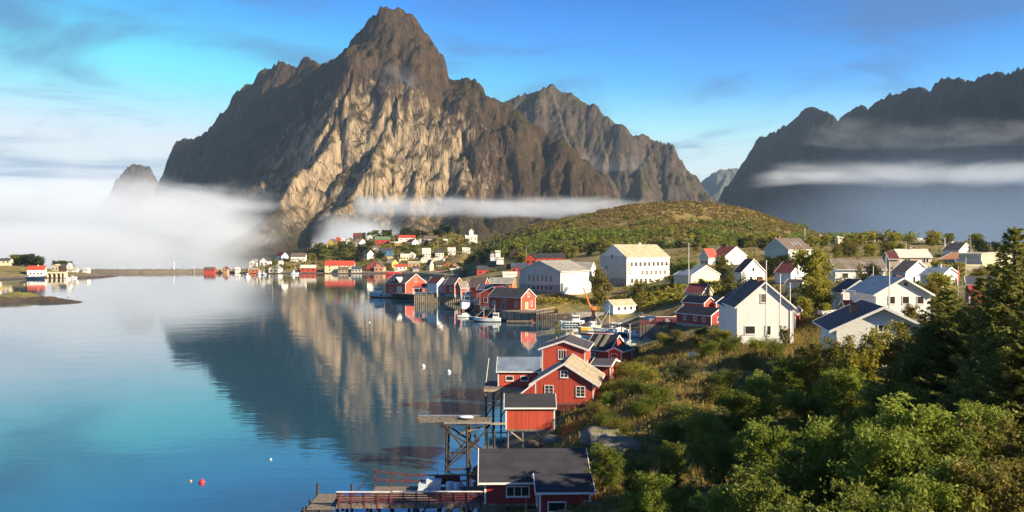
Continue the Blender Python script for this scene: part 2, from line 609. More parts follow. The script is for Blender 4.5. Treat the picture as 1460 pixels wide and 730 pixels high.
def house(label, x0, x1, x2, a, Y, pyb, pye, pyr, gable='A', wall='white', roof='roof_dark', name='house', cat='house',
          lenA=None, lenB=None, wins=(), doors=(), chim=(), over=0.35, gover=0.25, group=None, ctrl=True, sink=1.2,
          detail=1, trim='trim', rise=None, wallh=None, z=None, corner=True):
    """two walls seen: A from column x0 to the corner x1, B from x1 to x2; a turns the house; Y is the depth of the corner"""
    a = R(a)
    C = P(x1, pyb, Y)
    if z is not None:
        C.z = z
    k0 = (x0 - 730) / 1400.0
    if lenA is None:
        lenA = (C.x - k0 * Y) / (math.cos(a) + k0 * math.sin(a))
    if lenB is None:
        k2 = (x2 - 730) / 1400.0
        lenB = (k2 * Y - C.x) / (math.sin(a) - k2 * math.cos(a))
    t, s = lenA, lenB
    dA = Vector((-math.cos(a), math.sin(a), 0)); dB = Vector((math.sin(a), math.cos(a), 0))
    cen = C + dA * (t / 2) + dB * (s / 2)
    root = thing(name, label, cat, cen, -a, group)
    hw = wallh if wallh is not None else (pyb - pye) / 1400.0 * Y
    if gable == 'A':
        W, L = t, s
        Ya = Y + t / 2 * math.sin(a)
        def mp(r, w, zz): return (w, r, zz)
    else:
        W, L = s, t
        Ya = Y + s / 2 * math.cos(a)
        def mp(r, w, zz): return (r, w, zz)
    if rise is None:
        rise = CAM_H - (pyr - HOR) / 1400.0 * Ya - cen.z - hw
    rise = max(rise, 0.25)
    if ctrl:
        CTRL.append((cen.x, cen.y, cen.z - 0.15))
        if detail:
            for i_ in (-.5, .5):
                for j_ in (-.5, .5):
                    q_ = cen - dA * (t * i_) + dB * (s * j_)
                    CTRL.append((q_.x, q_.y, cen.z - 0.15))
    # walls
    b = MB()
    pent = [(-W / 2, -sink if detail == 0 else 0), (W / 2, -sink if detail == 0 else 0), (W / 2, hw), (0, hw + rise), (-W / 2, hw)]
    vs = [mp(-L / 2, w, zz) for w, zz in pent] + [mp(L / 2, w, zz) for w, zz in pent]
    b.add(vs, [(4, 3, 2, 1, 0), (5, 6, 7, 8, 9)] + [(i, (i + 1) % 5, (i + 1) % 5 + 5, i + 5) for i in range(5)])
    b.build('wall', M[wall], root)
    if detail and sink > 0:
        MB().box(-t / 2 + 0.05, t / 2 - 0.05, -s / 2 + 0.05, s / 2 - 0.05, -sink, -0.002).build('foundation', M['concrete'], root)
    # roof
    sl = rise / (W / 2)
    tv = 0.16 if detail else 0.2
    go = gover if detail else 0.2
    r = MB()
    for sg in (-1, 1):
        we = sg * (W / 2 + over)
        ze = hw - sl * over + 0.012
        zr = hw + rise + 0.012
        lo = [mp(-L / 2 - go, 0, zr), mp(L / 2 + go, 0, zr), mp(L / 2 + go, we, ze), mp(-L / 2 - go, we, ze)]
        hi = [(p[0], p[1], p[2] + tv) for p in lo]
        r.hexa(lo, hi)
    rf = r.build('roof', M[roof], root)
    if detail:
        for e in (-1, 1):
            bb = MB()
            for sg in (-1, 1):
                we = sg * (W / 2 + over + 0.03)
                ze = hw - sl * (over + 0.03)
                r0 = e * (L / 2 + go); r1 = e * (L / 2 + go + 0.06)
                lo = [mp(r0, 0, hw + rise - 0.08), mp(r1, 0, hw + rise - 0.08), mp(r1, we, ze - 0.08), mp(r0, we, ze - 0.08)]
                hi = [(p[0], p[1], p[2] + tv + 0.13) for p in lo]
                bb.hexa(lo, hi)
            bb.build('bargeboard', M[trim], root)
        for sg in (-1, 1):
            w0 = sg * (W / 2 + over); w1 = sg * (W / 2 + over + 0.035)
            ze = hw - sl * over
            lo = [mp(-L / 2 - go, w0, ze - 0.02), mp(L / 2 + go, w0, ze - 0.02), mp(L / 2 + go, w1, ze - 0.02), mp(-L / 2 - go, w1, ze - 0.02)]
            MB().hexa(lo, [(p[0], p[1], p[2] + 0.17) for p in lo]).build('fascia', M[trim], root)
        if corner:
            cb = MB().box(-0.075, 0.075, -0.075, 0.075, 0.0, hw - 0.01).mesh('corner_board', M[trim])
            for sx in (-1, 1):
                for sy in (-1, 1):
                    mesh_obj('corner_board', cb, root, (sx * (t / 2 - 0.05), sy * (s / 2 - 0.05), 0))
    for (rr, ww, sz, hh, mt) in chim:
        x, y, _ = mp(rr * L / 2, ww * W / 2, 0)
        zt = hw + rise * (1 - abs(ww))
        q = MB().box(x - sz / 2, x + sz / 2, y - sz / 2, y + sz / 2, zt - 0.5, zt + hh)
        q.box(x - sz / 2 - 0.06, x + sz / 2 + 0.06, y - sz / 2 - 0.06, y + sz / 2 + 0.06, zt + hh, zt + hh + 0.1)
        q.build('chimney', M[mt], rf)
    for wd in wins:
        face, u, v, w, h = wd[:5]
        st = wd[5] if len(wd) > 5 else (1, 1)
        gl = wd[6] if len(wd) > 6 else 'glass'
        loc, rz = face_at(face, u, v, t, s, 0.003)
        if detail >= 1:
            fm, gm, sm = win_mesh(w, h, st[0], st[1], gl)
            o = mesh_obj('window', fm, root, loc, rz)
            mesh_obj('pane', gm, o)
            mesh_obj('sill', sm, o)
        else:
            far_window(root, w, h, loc, rz, gl)
    for dr in doors:
        face, u, v, w, h, mt = dr
        loc, rz = face_at(face, u, v, t, s, 0.003)
        d = MB().box(-w / 2, w / 2, -0.035, 0, 0, h)
        o = d.build('door', M[mt], root)
        o.location = loc; o.rotation_euler = (0, 0, rz)
        fr = MB().box(-w / 2 - 0.1, -w / 2, -0.06, 0, 0, h).box(w / 2, w / 2 + 0.1, -0.06, 0, 0, h).box(-w / 2 - 0.1, w / 2 + 0.1, -0.06, 0, h, h + 0.1)
        fr.build('frame', M[trim], o)
        MB().box(w / 2 - 0.16, w / 2 - 0.08, -0.09, -0.035, h * 0.46, h * 0.5).build('handle', M['metal'], o)
    root['_t'] = t; root['_s'] = s; root['_hw'] = hw; root['_rise'] = rise
    return root


# ---- the red cabins along the shore

def ridge_house(label, xl, xr, Y, pyb, pye, pyr, depth, **kw):
    """long wall square to the view, gables at both ends"""
    zb = CAM_H - (pyb - HOR) / 1400 * Y
    ze = CAM_H - (pye - HOR) / 1400 * (Y - 0.3)
    zr = CAM_H - (pyr - HOR) / 1400 * (Y + depth / 2)
    return house(label, xl, xr, None, kw.pop('a', 0), Y, pyb, pye, pyr, 'B', lenB=depth, wallh=ze - zb + 0.1, rise=zr - ze - 0.2, **kw)


cab1 = ridge_house('dark red cabin with big black roof and three-light window at the end of the boardwalk', 691, 834, 80, 717, 688, 640, 8.4,
      a=-1.5, wall='darkred', roof='roof_black', name='red_cabin', cat='cabin', ctrl=False, sink=0, over=0.45, gover=0.5,
      wins=[('A', 0.33, 0.62, 1.75, 0.72, (3, 1)), ('L', 0.5, 0.7, 0.8, 0.8, (2, 1))])
cab1b = ridge_house('smaller dark red cabin with black roof and wide white window beside an orange boulder', 769, 842, 75.5, 742, 704, 676, 4.6,
      a=-2, wall='darkred', roof='roof_black', name='red_cabin', cat='cabin', ctrl=False, sink=0.8, over=0.35, gover=0.3,
      wins=[('A', 0.34, 0.75, 1.25, 0.65, (1, 1)), ('A', 0.95, 0.8, 0.55, 0.65, (1, 1)), ('L', 0.5, 0.7, 0.8, 0.9, (2, 1))])
cab2 = ridge_house('windowless orange-red cabin with black roof standing on stilts above shore rocks', 721, 791, 106, 612, 583.5, 562, 4.6,
      wall='red', roof='roof_black', name='red_cabin', cat='cabin', ctrl=False, sink=0, over=0.2, gover=0.15)
cab3 = house('red gabled house with tan roof and three white-framed windows above a magenta base band', 763, 846, None, 9, 125, 576, 546, 519.5, 'A', 'red', 'roof_tan',
      'red_cabin', 'cabin', lenB=11, ctrl=False, sink=0.9, over=0.75, gover=0.3,
      wins=[('A', 0.24, 1.0, 1.0, 1.2, (2, 3)), ('A', 0.78, 0.95, 1.0, 1.2, (2, 3)), ('A', 0.50, 3.35, 0.85, 0.75, (2, 2))],
      chim=[(-0.62, -0.10, 0.35, 0.45, 'black')])
MB().box(-3.9, 3.9, -5.6, 4.5, -0.95, -0.12).build('base_band', M['rail_red'], cab3)
cab4 = house('tall two-storey red house with grey roof and double white window in its gable', 773, 834, None, 9, 145, 540, 498, 487, 'A', 'red', 'roof_dark',
      'red_cabin', 'cabin', lenB=10, ctrl=False, sink=0.6, over=0.55, gover=0.25,
      wins=[('A', 0.47, 2.9, 1.05, 1.25, (3, 1)), ('B', 0.4, 1.2, 0.8, 1.0, (2, 2))])
cab5 = ridge_house('low red shed with pale blue-grey roof and two small windows on piles over the water', 710, 769, 138, 551, 531, 509.5, 6.0,
      a=2, wall='red', roof='roof_blue', name='red_cabin', cat='cabin', ctrl=False, sink=0, over=0.25, gover=0.2,
      wins=[('A', 0.28, 0.85, 0.95, 0.55, (1, 1)), ('A', 0.64, 0.85, 0.95, 0.55, (1, 1))])
cab6 = house('red house with black roof and two pale roof strips behind the tall red house', 836, 869, 893, 40, 160, 517, 499, 479, 'B', 'red', 'roof_black',
      'red_cabin', 'cabin', ctrl=True, sink=1.0, over=0.35, gover=0.25, wins=[('A', 0.3, 0.7, 0.7, 0.6, (1, 1))])
sk = MB()
_t, _s, _hw, _ri = cab6['_t'], cab6['_s'], cab6['_hw'], cab6['_rise']
for xs in (-0.30, 0.02):
    x = xs * _t
    sl = _ri / (_s / 2)
    o = MB().hexa([(x, -_s * 0.46, _hw + 0.2 + sl * _s * 0.04), (x + 0.75, -_s * 0.46, _hw + 0.2 + sl * _s * 0.04), (x + 0.75, -0.2, _hw + _ri + 0.19 - sl * .2), (x, -0.2, _hw + _ri + 0.19 - sl * .2)],
                  [(x, -_s * 0.46, _hw + 0.26 + sl * _s * 0.04), (x + 0.75, -_s * 0.46, _hw + 0.26 + sl * _s * 0.04), (x + 0.75, -0.2, _hw + _ri + 0.25 - sl * .2), (x, -0.2, _hw + _ri + 0.25 - sl * .2)])
    o.build('roof_strip', M['roof_olive'], cab6)
cab7 = house('low red porch with shallow black roof and one small window, beside two pale roof strips', 868, 886, 901, 28, 154, 518, 501, 496.5, 'A', 'red', 'roof_black',
      'red_porch', 'porch', ctrl=True, sink=0.8, over=0.35, wins=[('A', 0.45, 0.85, 0.9, 0.55, (1, 1))])
cab8 = house('small red side house with low dark roof between the tan-roofed house and the slope', 844, 870, 881, 18, 138, 548, 522, 513, 'B', 'red', 'roof_dark',
      'red_cabin', 'cabin', ctrl=False, sink=0.8, over=0.25, wins=[('B', 0.35, 0.9, 0.7, 0.9, (2, 2))])

# ---- boathouses round the fishing harbour
boathouse = house('dark red boathouse with orange-lit gable and grey roof on the grey plank quay', 697, 743, 763.5, 40, 318, 442, 424, 412, 'B', 'red', 'roof_dark',
      'boathouse', 'boathouse', ctrl=False, sink=0.5, wins=[('A', 0.16, 1.2, 1.5, 1.2, (2, 1), 'glass_warm'), ('A', 0.84, 1.1, 1.0, 1.4, (2, 2)), ('B', 0.72, 1.1, 0.9, 1.5, (2, 2)),
            ('B', 0.5, 4.2, 0.9, 1.3, (2, 2)), ('A', 0.5, 3.0, 1.0, 0.4, (1, 1))], doors=[('A', 0.47, 0.1, 1.1, 2.1, 'brown'), ('B', 0.38, 0.1, 1.3, 2.2, 'salmon')])
house('red house with sloping maroon roof pressed against the orange-gabled boathouse', 684, 722, 735, 20, 337, 436, 419, 409, 'A', 'red', 'roof_maroon',
      'boathouse', 'boathouse', wins=[('A', 0.22, 1.0, 1.3, 1.6, (1, 1))], ctrl=False, sink=1.5)
house('low boathouse with long dark blue roof behind the maroon-roofed red house', 680, 714, 724, 20, 358, 428, 413, 406, 'B', 'red', 'roof_navy', 'boathouse', 'boathouse', ctrl=False, sink=1.5)
house('boathouse with brown-grey roof and white-edged gable behind the trawler masts', 668, 690, 698, 25, 390, 424, 408, 396.5, 'B', 'red', 'roof_brown', 'boathouse', 'boathouse', ctrl=False, sink=1.5,
      wins=[('B', 0.5, 1.5, 1.0, 1.3, (2, 2))])
house('narrow red boathouse with weathered grey roof beside the moored trawler', 650, 657, 668, 60, 384, 421, 410, 401.5, 'A', 'red', 'roof_slate', 'boathouse', 'boathouse', ctrl=False, sink=1.5)
house('red boathouse with dark roof and small white window behind the white-gabled store', 634, 648, 660, 28, 402, 419, 405, 396, 'B', 'red', 'roof_dark', 'boathouse', 'boathouse', ctrl=False, sink=1.5,
      wins=[('A', 0.6, 1.0, 1.0, 1.7, (1, 1))])
house('store with blank bright white gable and maroon roof above the timber wharf', 609, 623, 638, 45, 405, 418, 404, 396, 'B', 'white', 'roof_maroon', 'boathouse', 'boathouse', ctrl=False, sink=1.5)
wh = house('large red warehouse with orange-lit gable, dark roof and a white-trimmed dormer', 549, 578, 607, 40, 440, 419, 404, 391, 'B', 'red', 'roof_dark', 'warehouse', 'warehouse', ctrl=False, sink=1.5,
      wins=[('B', 0.5, 5.3, 1.3, 1.6, (2, 2)), ('A', 0.3, 1.0, 1.5, 1.6, (2, 1))], doors=[('A', 0.72, 0.0, 3.0, 3.2, 'grey_render')])
d = MB()
_t, _s, _hw = wh['_t'], wh['_s'], wh['_hw']
pent = [(-1.6, 0), (1.6, 0), (1.6, 1.4), (0, 3.0), (-1.6, 1.4)]
vs = [(1 + x, -_s / 2 - 0.1, _hw - 0.6 + zz) for x, zz in pent] + [(1 + x, -_s / 2 + 3.4, _hw - 0.6 + zz) for x, zz in pent]
d.add(vs, [(4, 3, 2, 1, 0), (5, 6, 7, 8, 9)] + [(i, (i + 1) % 5, (i + 1) % 5 + 5, i + 5) for i in range(5)])
dm = d.build('dormer', M['darkred'], wh)
r = MB()
for sg in (-1, 1):
    lo = [(1, -_s / 2 - 0.4, _hw + 2.42), (1 + sg * 2.0, -_s / 2 - 0.4, _hw + 0.42), (1 + sg * 2.0, -_s / 2 + 3.2, _hw + 0.42), (1, -_s / 2 + 3.2, _hw + 2.42)]
    r.hexa(lo, [(p[0], p[1], p[2] + 0.25) for p in lo])
r.build('dormer_roof', M['trim'], dm)
house('long orange shed with flat grey roof between the harbour basin and the grey hall', 697, 731, 736, 8, 425, 416, 404, 396, 'B', 'orange', 'roof_grey', 'shed', 'shed', sink=1.5,
      wins=[('A', 0.45, 1.0, 1.2, 1.5, (1, 1)), ('A', 0.78, 1.0, 1.4, 1.8, (1, 1))])
# open pavilion on the wharf
pv = thing('wharf_pavilion', 'open white pavilion with orange-red hipped roof on the timber wharf', 'pavilion', P(604, 419, 412), R(-8))
MB().add([(-4.4, -2.6, 2.9), (4.4, -2.6, 2.9), (4.4, 2.6, 2.9), (-4.4, 2.6, 2.9), (-2, 0, 4.4), (2, 0, 4.4)], [(3, 2, 1, 0), (0, 1, 5, 4), (1, 2, 5), (2, 3, 4, 5), (3, 0, 4)]).build('roof', M['roof_red'], pv)
for x in (-4, -1.3, 1.3, 4):
    for y in (-2.2, 2.2):
        MB().box(x - .15, x + .15, y - .15, y + .15, 0, 2.9).build('post', M['pole'], pv)
MB().box(-4.1, 4.1, -2.25, -2.12, 0, 0.9).build('railing', M['trim'], pv)
MB().box(-4.1, 4.1, -2.3, -2.1, 2.3, 2.88).build('fascia', M['trim'], pv)
MB().box(-4.1, -1.3, 1.0, 2.2, 0, 2.85).build('back_wall', M['grey_wood'], pv)

# ---- the school and the halls
hall = house('grey gabled hall with six tall upper windows over six lower ones above the yellow bank', 740.5, 799, 840, 38, 345, 417, 387, 372, 'A', 'grey_render', 'roof_grey', 'assembly_hall', 'hall', sink=2.5,
      over=0.5, gover=0.3, corner=False)
_t, _s = hall['_t'], hall['_s']
MB().box(-_t / 2 - 0.06, _t / 2 + 0.06, -_s / 2 - 0.06, -_s / 2 - 0.004, 0.0, 2.6).build('lower_wall', M['concrete'], hall)
MB().box(_t / 2 + 0.004, _t / 2 + 0.9, -_s / 2 + 0.4, _s / 2, -1, 3.3).build('side_block', M['white_render'], hall)
for i in range(6):
    for v, h, gl in ((3.7, 2.3, 'glass_warm'), (0.75, 1.5, 'glass')):
        loc, rz = face_at('A', 0.25 + 0.105 * i, v, _t, _s, 0.066)
        fm, gm, sm = win_mesh(1.0, h, 1, 1, gl)
        o = mesh_obj('window', fm, hall, loc, rz); mesh_obj('pane', gm, o); mesh_obj('sill', sm, o)
house('pale low wing with grey roof joined behind the grey gabled hall', 812, 842, 849, 10, 395, 402, 383, 374, 'B', 'white_render', 'roof_grey', 'hall_wing', 'hall', sink=2)
sch = house('three-storey white school with olive roof, shaded grey blank gable and rows of windows', 856, 893.5, 954.5, 52, 370, 407, 367, 349, 'A', 'white_render', 'roof_olive', 'school', 'school', sink=2.0,
      over=0.35, gover=0.2, corner=False,
      wins=[('B', 0.11 + 0.102 * i, 7.2, 1.3, 1.5, (1, 2), 'glass') for i in range(9)] + [('B', 0.36 + 0.105 * i, 3.9, 1.3, 1.5, (1, 2), 'glass_warm') for i in range(6)] +
           [('B', 0.12 + 0.105 * i, 0.9, 1.3, 1.5, (1, 2), 'glass') for i in range(5)] + [('A', 0.45, 10.2, 1.2, 1.4), ('A', 0.25, 6.0, 0.9, 1.4)],
      chim=[(0.2, 0.0, 0.8, 0.7, 'white_render')])
_t, _s, _hw = sch['_t'], sch['_s'], sch['_hw']
MB().box(-_t / 2 + 0.02, _t / 2 - 0.02, -_s / 2 - 0.003, -_s / 2 + 0.02, 0.3, _hw + 0.5).build('shaded_gable', M['grey_render'], sch)  # grey skin over the white gable paints its shade
MB().box(-_t / 2 - 0.08, _t / 2 + 0.0, -_s / 2 - 0.10, -_s / 2 - 0.006, -1.5, 2.6).build('concrete_base', M['concrete'], sch)
for i in range(4):
    MB().box(_t / 2 + 0.004, _t / 2 + 0.05, -_s / 2 + 0.3, -_s / 2 + 2.3, 4.2 + i * 1.15, 4.9 + i * 1.15).build('brown_panel', M['salmon'], sch)
house('low cream warehouse with blue-grey roof and dark window strip below the school', 961, 985, 1026, 42, 320, 408, 393, 379, 'B', 'cream', 'roof_blue', 'warehouse', 'warehouse', sink=1.5,
      wins=[('B', 0.15 + 0.13 * i, 1.1, 0.7, 0.5) for i in range(4)], over=0.3)
house('beige garage with dark purple-brown roof among bushes below the cream warehouse', 976, 1001, 1016, 30, 284, 433, 418, 405.5, 'B', 'beige', 'roof_maroon', 'garage', 'garage', sink=1.5)
h15 = house('white house with maroon roof and broad lit gable behind a round tree', 1012, 1034, 1064, 40, 390, 384, 365, 352, 'B', 'white', 'roof_maroon', sink=1.5,
      wins=[('B', 0.45, 5.2, 0.9, 1.2), ('B', 0.3, 1, 1.1, 1.1), ('B', 0.7, 1, 1.1, 1.1)], chim=[(-0.3, 0, 0.7, 0.8, 'brick')])
house('pale teal house with bright orange-red roof joined to the maroon-roofed house', 998, 1010, 1021, 35, 386, 379, 366, 355, 'A', 'teal', 'roof_red', sink=1.5,
      wins=[('A', 0.3, 0.8, 0.9, 1.2), ('A', 0.7, 0.8, 0.9, 1.2)], lenB=9)
house('white gabled house half hidden by the dark conifer', 1046, 1057, 1091, 60, 300, 404, 388, 370, 'B', 'white', 'roof_dark', sink=1.5, wins=[('B', 0.5, 3.6, 0.9, 1.1), ('B', 0.4, .9, 1.1, 1.1)])
h17 = house('wide pale house with brown roof carrying three skylights and a red chimney', 1090, 1124, 1156, 48, 330, 368, 355.5, 340, 'A', 'teal', 'roof_brown', sink=2,
      wins=[('B', 0.2 + 0.2 * i, 0.9, 1.1, 1.2, (1, 1), 'glass_warm') for i in range(4)], chim=[(-0.8, 0.0, 0.8, 1.0, 'brick')])
_t, _s, _hw, _ri = h17['_t'], h17['_s'], h17['_hw'], h17['_rise']
for i in range(3):
    y = -_s * 0.12 + i * _s * 0.16
    x = _t * 0.17
    zz = _hw + _ri * (1 - x / (_t / 2))
    sl = _ri / (_t / 2)
    o = MB().hexa([(x, y, zz + 0.19), (x, y + 0.9, zz + 0.19), (x + 1.6, y + 0.9, zz + 0.19 - 1.6 * sl), (x + 1.6, y, zz + 0.19 - 1.6 * sl)],
                  [(x, y, zz + 0.26), (x, y + 0.9, zz + 0.26), (x + 1.6, y + 0.9, zz + 0.26 - 1.6 * sl), (x + 1.6, y, zz + 0.26 - 1.6 * sl)]).build('skylight', M['metal'], h17)
h18 = house('white house with maroon tiled roof and pale orange chimney behind the flagpoles', 1105, 1127.5, 1152, 42, 280, 404, 389, 374, 'B', 'white', 'roof_maroon', sink=1.5,
      wins=[('B', 0.4, 3.1, 0.7, 0.9), ('B', 0.68, 3.1, 0.7, 0.9), ('B', 0.25, 0.8, 0.7, 1.0), ('B', 0.65, 0.8, 0.9, 1.0)], chim=[(0.15, 0.0, 0.6, 0.8, 'orange')])
house('low shed with dark roof beside the maroon-roofed white house', 1120, 1142, 1152, 30, 250, 412, 405, 399, 'B', 'white', 'roof_dark', 'shed', 'shed', sink=1.5)
h19 = house('big white plank house with broad gable behind the tall flagpole', 1051, 1131, None, 3, 140, 492, 437, 403, 'A', 'white', 'roof_brown', lenB=11, sink=1.5, over=0.35, gover=0.3,
      wins=[('A', 0.47, 6.1, 0.7, 1.15, (1, 1), 'glass_warm'), ('A', 0.23, 1.6, 1.35, 1.05, (1, 1)), ('A', 0.55, 1.45, 0.7, 1.25, (1, 1)), ('B', 0.3, 1.5, 0.9, 1.1, (1, 1))],
      chim=[(-0.35, -0.02, 0.7, 0.7, 'brick')])
red_annex = house('small bright red lean-to at the back corner of the big white plank house', 1128, 1134, 1141, 20, 151, 468, 446, 443, 'A', 'red_far', 'roof_black', 'red_porch', 'porch', sink=1)
h20 = house('narrow white house with dark roof, round window and black chimney beside the big plank house', 1034, 1112, None, 6, 152, 484, 436, 407, 'A', 'white', 'roof_black', lenB=9, sink=1.5, over=0.35,
      wins=[('A', 0.13, 2.2, 1.1, 1.1, (1, 1), 'glass_warm')], chim=[(-0.5, -0.42, 0.75, 1.3, 'black')])
MB().tube([(-3.0, -4.56, 4.7), (-3.0, -4.50, 4.7)], [0.42, 0.42], 16).build('round_window', M['glass'], h20)
house('red waterside house with black roof and white windows at the end of the red deck', 1000, 1014, 1038, 60, 236, 464, 450, 440, 'B', 'darkred', 'roof_black', 'boathouse', 'boathouse', sink=1.2, over=0.3,
      lenA=13, wins=[('A', 0.25, 0.8, 1.0, 1.5, (2, 2)), ('A', 0.55, 0.8, 1.0, 1.5, (2, 2)), ('A', 0.8, 0.8, 1.0, 1.5, (2, 2)), ('B', 0.5, 0.8, 1.4, 1.1, (2, 1))])
house('small red cabin with black roof behind the red waterside house', 996, 1004, 1020, 60, 262, 440, 432, 424, 'B', 'red', 'roof_black', 'boathouse', 'boathouse', sink=3, lenA=9)
house('small orange-gabled cabin with black roof pressed behind the red waterside house', 1014, 1021, 1040, 62, 262, 440, 431, 424, 'B', 'red', 'roof_black', 'boathouse', 'boathouse', sink=3, lenA=9)

# ---- white houses on the eastern slope
r1 = house('white house with dark blue roof and grey shaded side behind the red-roofed shed', 1187, 1202, 1250, 97, 165, 450, 417, 400.5, 'B', 'white', 'roof_navy', sink=1.5,
      wins=[('B', 0.48, 4.6, 0.8, 0.45, (2, 1)), ('B', 0.8, 2.3, 0.8, 0.8), ('B', 0.4, 1.4, 0.7, 0.7), ('A', 0.25, 2.5, 0.6, 1.0), ('A', 0.5, 2.5, 0.6, 1.0), ('A', 0.75, 2.5, 0.6, 1.0)])
house('beige shed with bright red roof in front of the blue-roofed white house', 1207, 1240, 1243, 6, 150, 452, 437.5, 429.5, 'B', 'beige', 'roof_red', 'shed', 'shed', sink=1.5, lenB=4)
r3 = house('large white house with three dark square windows and a brown garage door', 1249, 1326, None, 0, 142, 458, 419, 397, 'A', 'white_h', 'roof_white', lenB=11, sink=2, over=0.5, gover=0.5,
      wins=[('A', 0.29, 2.55, 0.9, 1.0), ('A', 0.55, 2.55, 0.9, 1.0), ('A', 0.82, 2.55, 0.9, 1.0), ('A', 0.55, 5.1, 0.5, 0.5)], doors=[('A', 0.84, -0.2, 1.4, 1.2, 'brown')],
      chim=[(-0.2, 0.25, 0.6, 0.8, 'brick')])
r4 = house('white house with broad dark-and-grey gable roof and black chimney rising above the thicket', 1193, 1326, None, 10, 98, 545, 470, 439, 'A', 'white_h', 'roof_dark', lenB=12, sink=2, over=0.8, gover=0.6,
      wins=[('A', 0.5, 5.0, 0.9, 0.6, (2, 1))], chim=[(-0.05, -0.42, 0.75, 1.0, 'black')])
house('white house with long mottled slate roof above the birch row', 1191, 1263, None, 4, 230, 402, 384, 366.5, 'B', 'white', 'roof_slate', lenB=8, sink=1.5, rise=2.2,
      wins=[('A', 0.2, 0.9, 1.2, 1.1), ('A', 0.55, 0.9, 1.8, 1.1), ('A', 0.85, 0.9, 1.0, 1.1)], chim=[(0.1, 0, 0.6, 0.7, 'brick')])
house('cream house with pale roof and small paired windows high on the slope', 1283, 1328, None, 4, 262, 384, 366.5, 355, 'B', 'cream', 'roof_white', lenB=8, sink=2, rise=2.0,
      wins=[('A', 0.2, 1.8, 0.7, 1.0), ('A', 0.28, 1.8, 0.7, 1.0), ('A', 0.78, 1.8, 0.7, 1.0), ('A', 0.86, 1.8, 0.7, 1.0)], chim=[(0.0, 0, 0.8, 0.9, 'concrete')])
house('small maroon-roofed annex beside the pale-roofed cream house', 1268, 1281, None, 6, 258, 384, 369, 360, 'B', 'beige', 'roof_maroon', 'shed', 'annex', lenB=6, sink=2)
house('white house with black-brown roof and wide blank gable', 1272, 1291, 1325, 48, 205, 408, 388, 372.5, 'B', 'white', 'roof_dark', sink=2,
      wins=[('B', 0.7, 3.8, 0.6, 0.6), ('A', 0.3, 1.0, 1.3, 1.3), ('B', 0.35, 0.8, 1.0, 1.1)])
house('white house with blue-grey roof and small shaded gable beside the red pennant', 1312, 1342, 1366, 35, 190, 410, 393, 382, 'B', 'white', 'roof_blue', sink=2, wins=[('B', 0.5, 0.8, 1.2, 1.0)], chim=[(0, 0, 0.6, 0.6, 'white_render')])
house('black-roofed house with bright white gable on the skyline', 1344, 1367, 1386, 40, 430, 366, 357, 346.5, 'B', 'white_far', 'roof_black', sink=2)
oc = house('orange-roofed complex of low terraces beside the blank cream hall', 1338, 1380, 1410, 30, 335, 378, 371, 360.5, 'B', 'beige', 'roof_orange', 'terrace_house', 'terrace', sink=3)
house('blank cream hall with flat roof beside the orange-roofed terraces', 1393, 1399, 1443, 80, 325, 384, 362.5, 360, 'B', 'cream', 'roof_olive', 'assembly_hall', 'hall', sink=3, over=0.1, lenA=12)
house('low house with dark blue roof below the orange-roofed terraces', 1360, 1394, 1400, 12, 300, 386, 378, 370, 'B', 'cream', 'roof_navy', sink=3)
house('house with dark glazed tile roof hidden up to its eaves by spruces', 1376, 1418, 1424, 8, 118, 444, 419, 396, 'B', 'darkred', 'roof_navy', sink=2, over=0.4)
house('white workshop with three dark windows and olive roof beside the blue container', 861, 874.5, 906, 55, 292, 447.5, 436, 428, 'A', 'white_render', 'roof_olive', 'workshop', 'workshop', sink=1.5, corner=False,
      wins=[('B', 0.25, 1.0, 0.9, 0.9), ('B', 0.53, 1.0, 0.9, 0.9), ('B', 0.80, 1.0, 0.9, 0.9)], over=0.3)

# ---- the far village: centre column, base row, width, apex row, view, wall, roof, label
def slopeY(py):
    return 838 + (390 - py) * 3.6


def far_house(cx, pb, w, pa, view, wall, roof, label, name='house', cat='house', Y=None, ef=None, group=None, nw=None, chimney=False):
    Y = Y or slopeY(pb)
    hpx = pb - pa
    if view == 'g':
        e = 0.55 if ef is None else ef
        args = (cx - w / 2, cx + w / 2, None, 6); kw = dict(gable='A', lenB=w / 1400 * Y * 1.25)
        faces = [('A', 2 if nw is None else nw)]
    elif view == 'l':
        e = 0.58 if ef is None else ef
        args = (cx - w / 2, cx + w / 2, None, -4); kw = dict(gable='B', lenB=max(5.0, min(9.0, w / 1400 * Y * 0.65)))
        faces = [('A', 3 if nw is None else nw)]
    else:
        e = 0.56 if ef is None else ef
        args = (cx - w / 2, cx - w * 0.02, cx + w / 2, 40); kw = dict(gable='B')
        faces = [('A', 2), ('B', 2)]
        if nw == 0: faces = []
    hw = hpx * e / 1400 * Y
    ri = hpx * (1 - e) / 1400 * Y
    if kw['gable'] == 'B' and view == 'l':
        ri = ri * 1.0
    o = house(label, *args, Y, pb, pb - hpx * e, pa, wall=wall, roof=roof, name=name, cat=cat, detail=0, sink=2.5, wallh=hw, rise=ri, over=0.25, group=group,
              chim=[(0.2, 0, 0.7, 0.8, 'brick')] if chimney else (), **kw)
    t, s = o['_t'], o['_s']
    for f, n in faces:
        ln = t if f == 'A' else s
        fl = 2 if hw > 4.6 else 1
        for j in range(fl):
            for i in range(n):
                loc, rz = face_at(f, (i + 0.5) / n, hw / fl * j + hw / fl * 0.32, t, s, 0.02)
                far_window(o, min(1.3, ln / n * 0.45), min(1.3, hw / fl * 0.42), loc, rz)
    return o


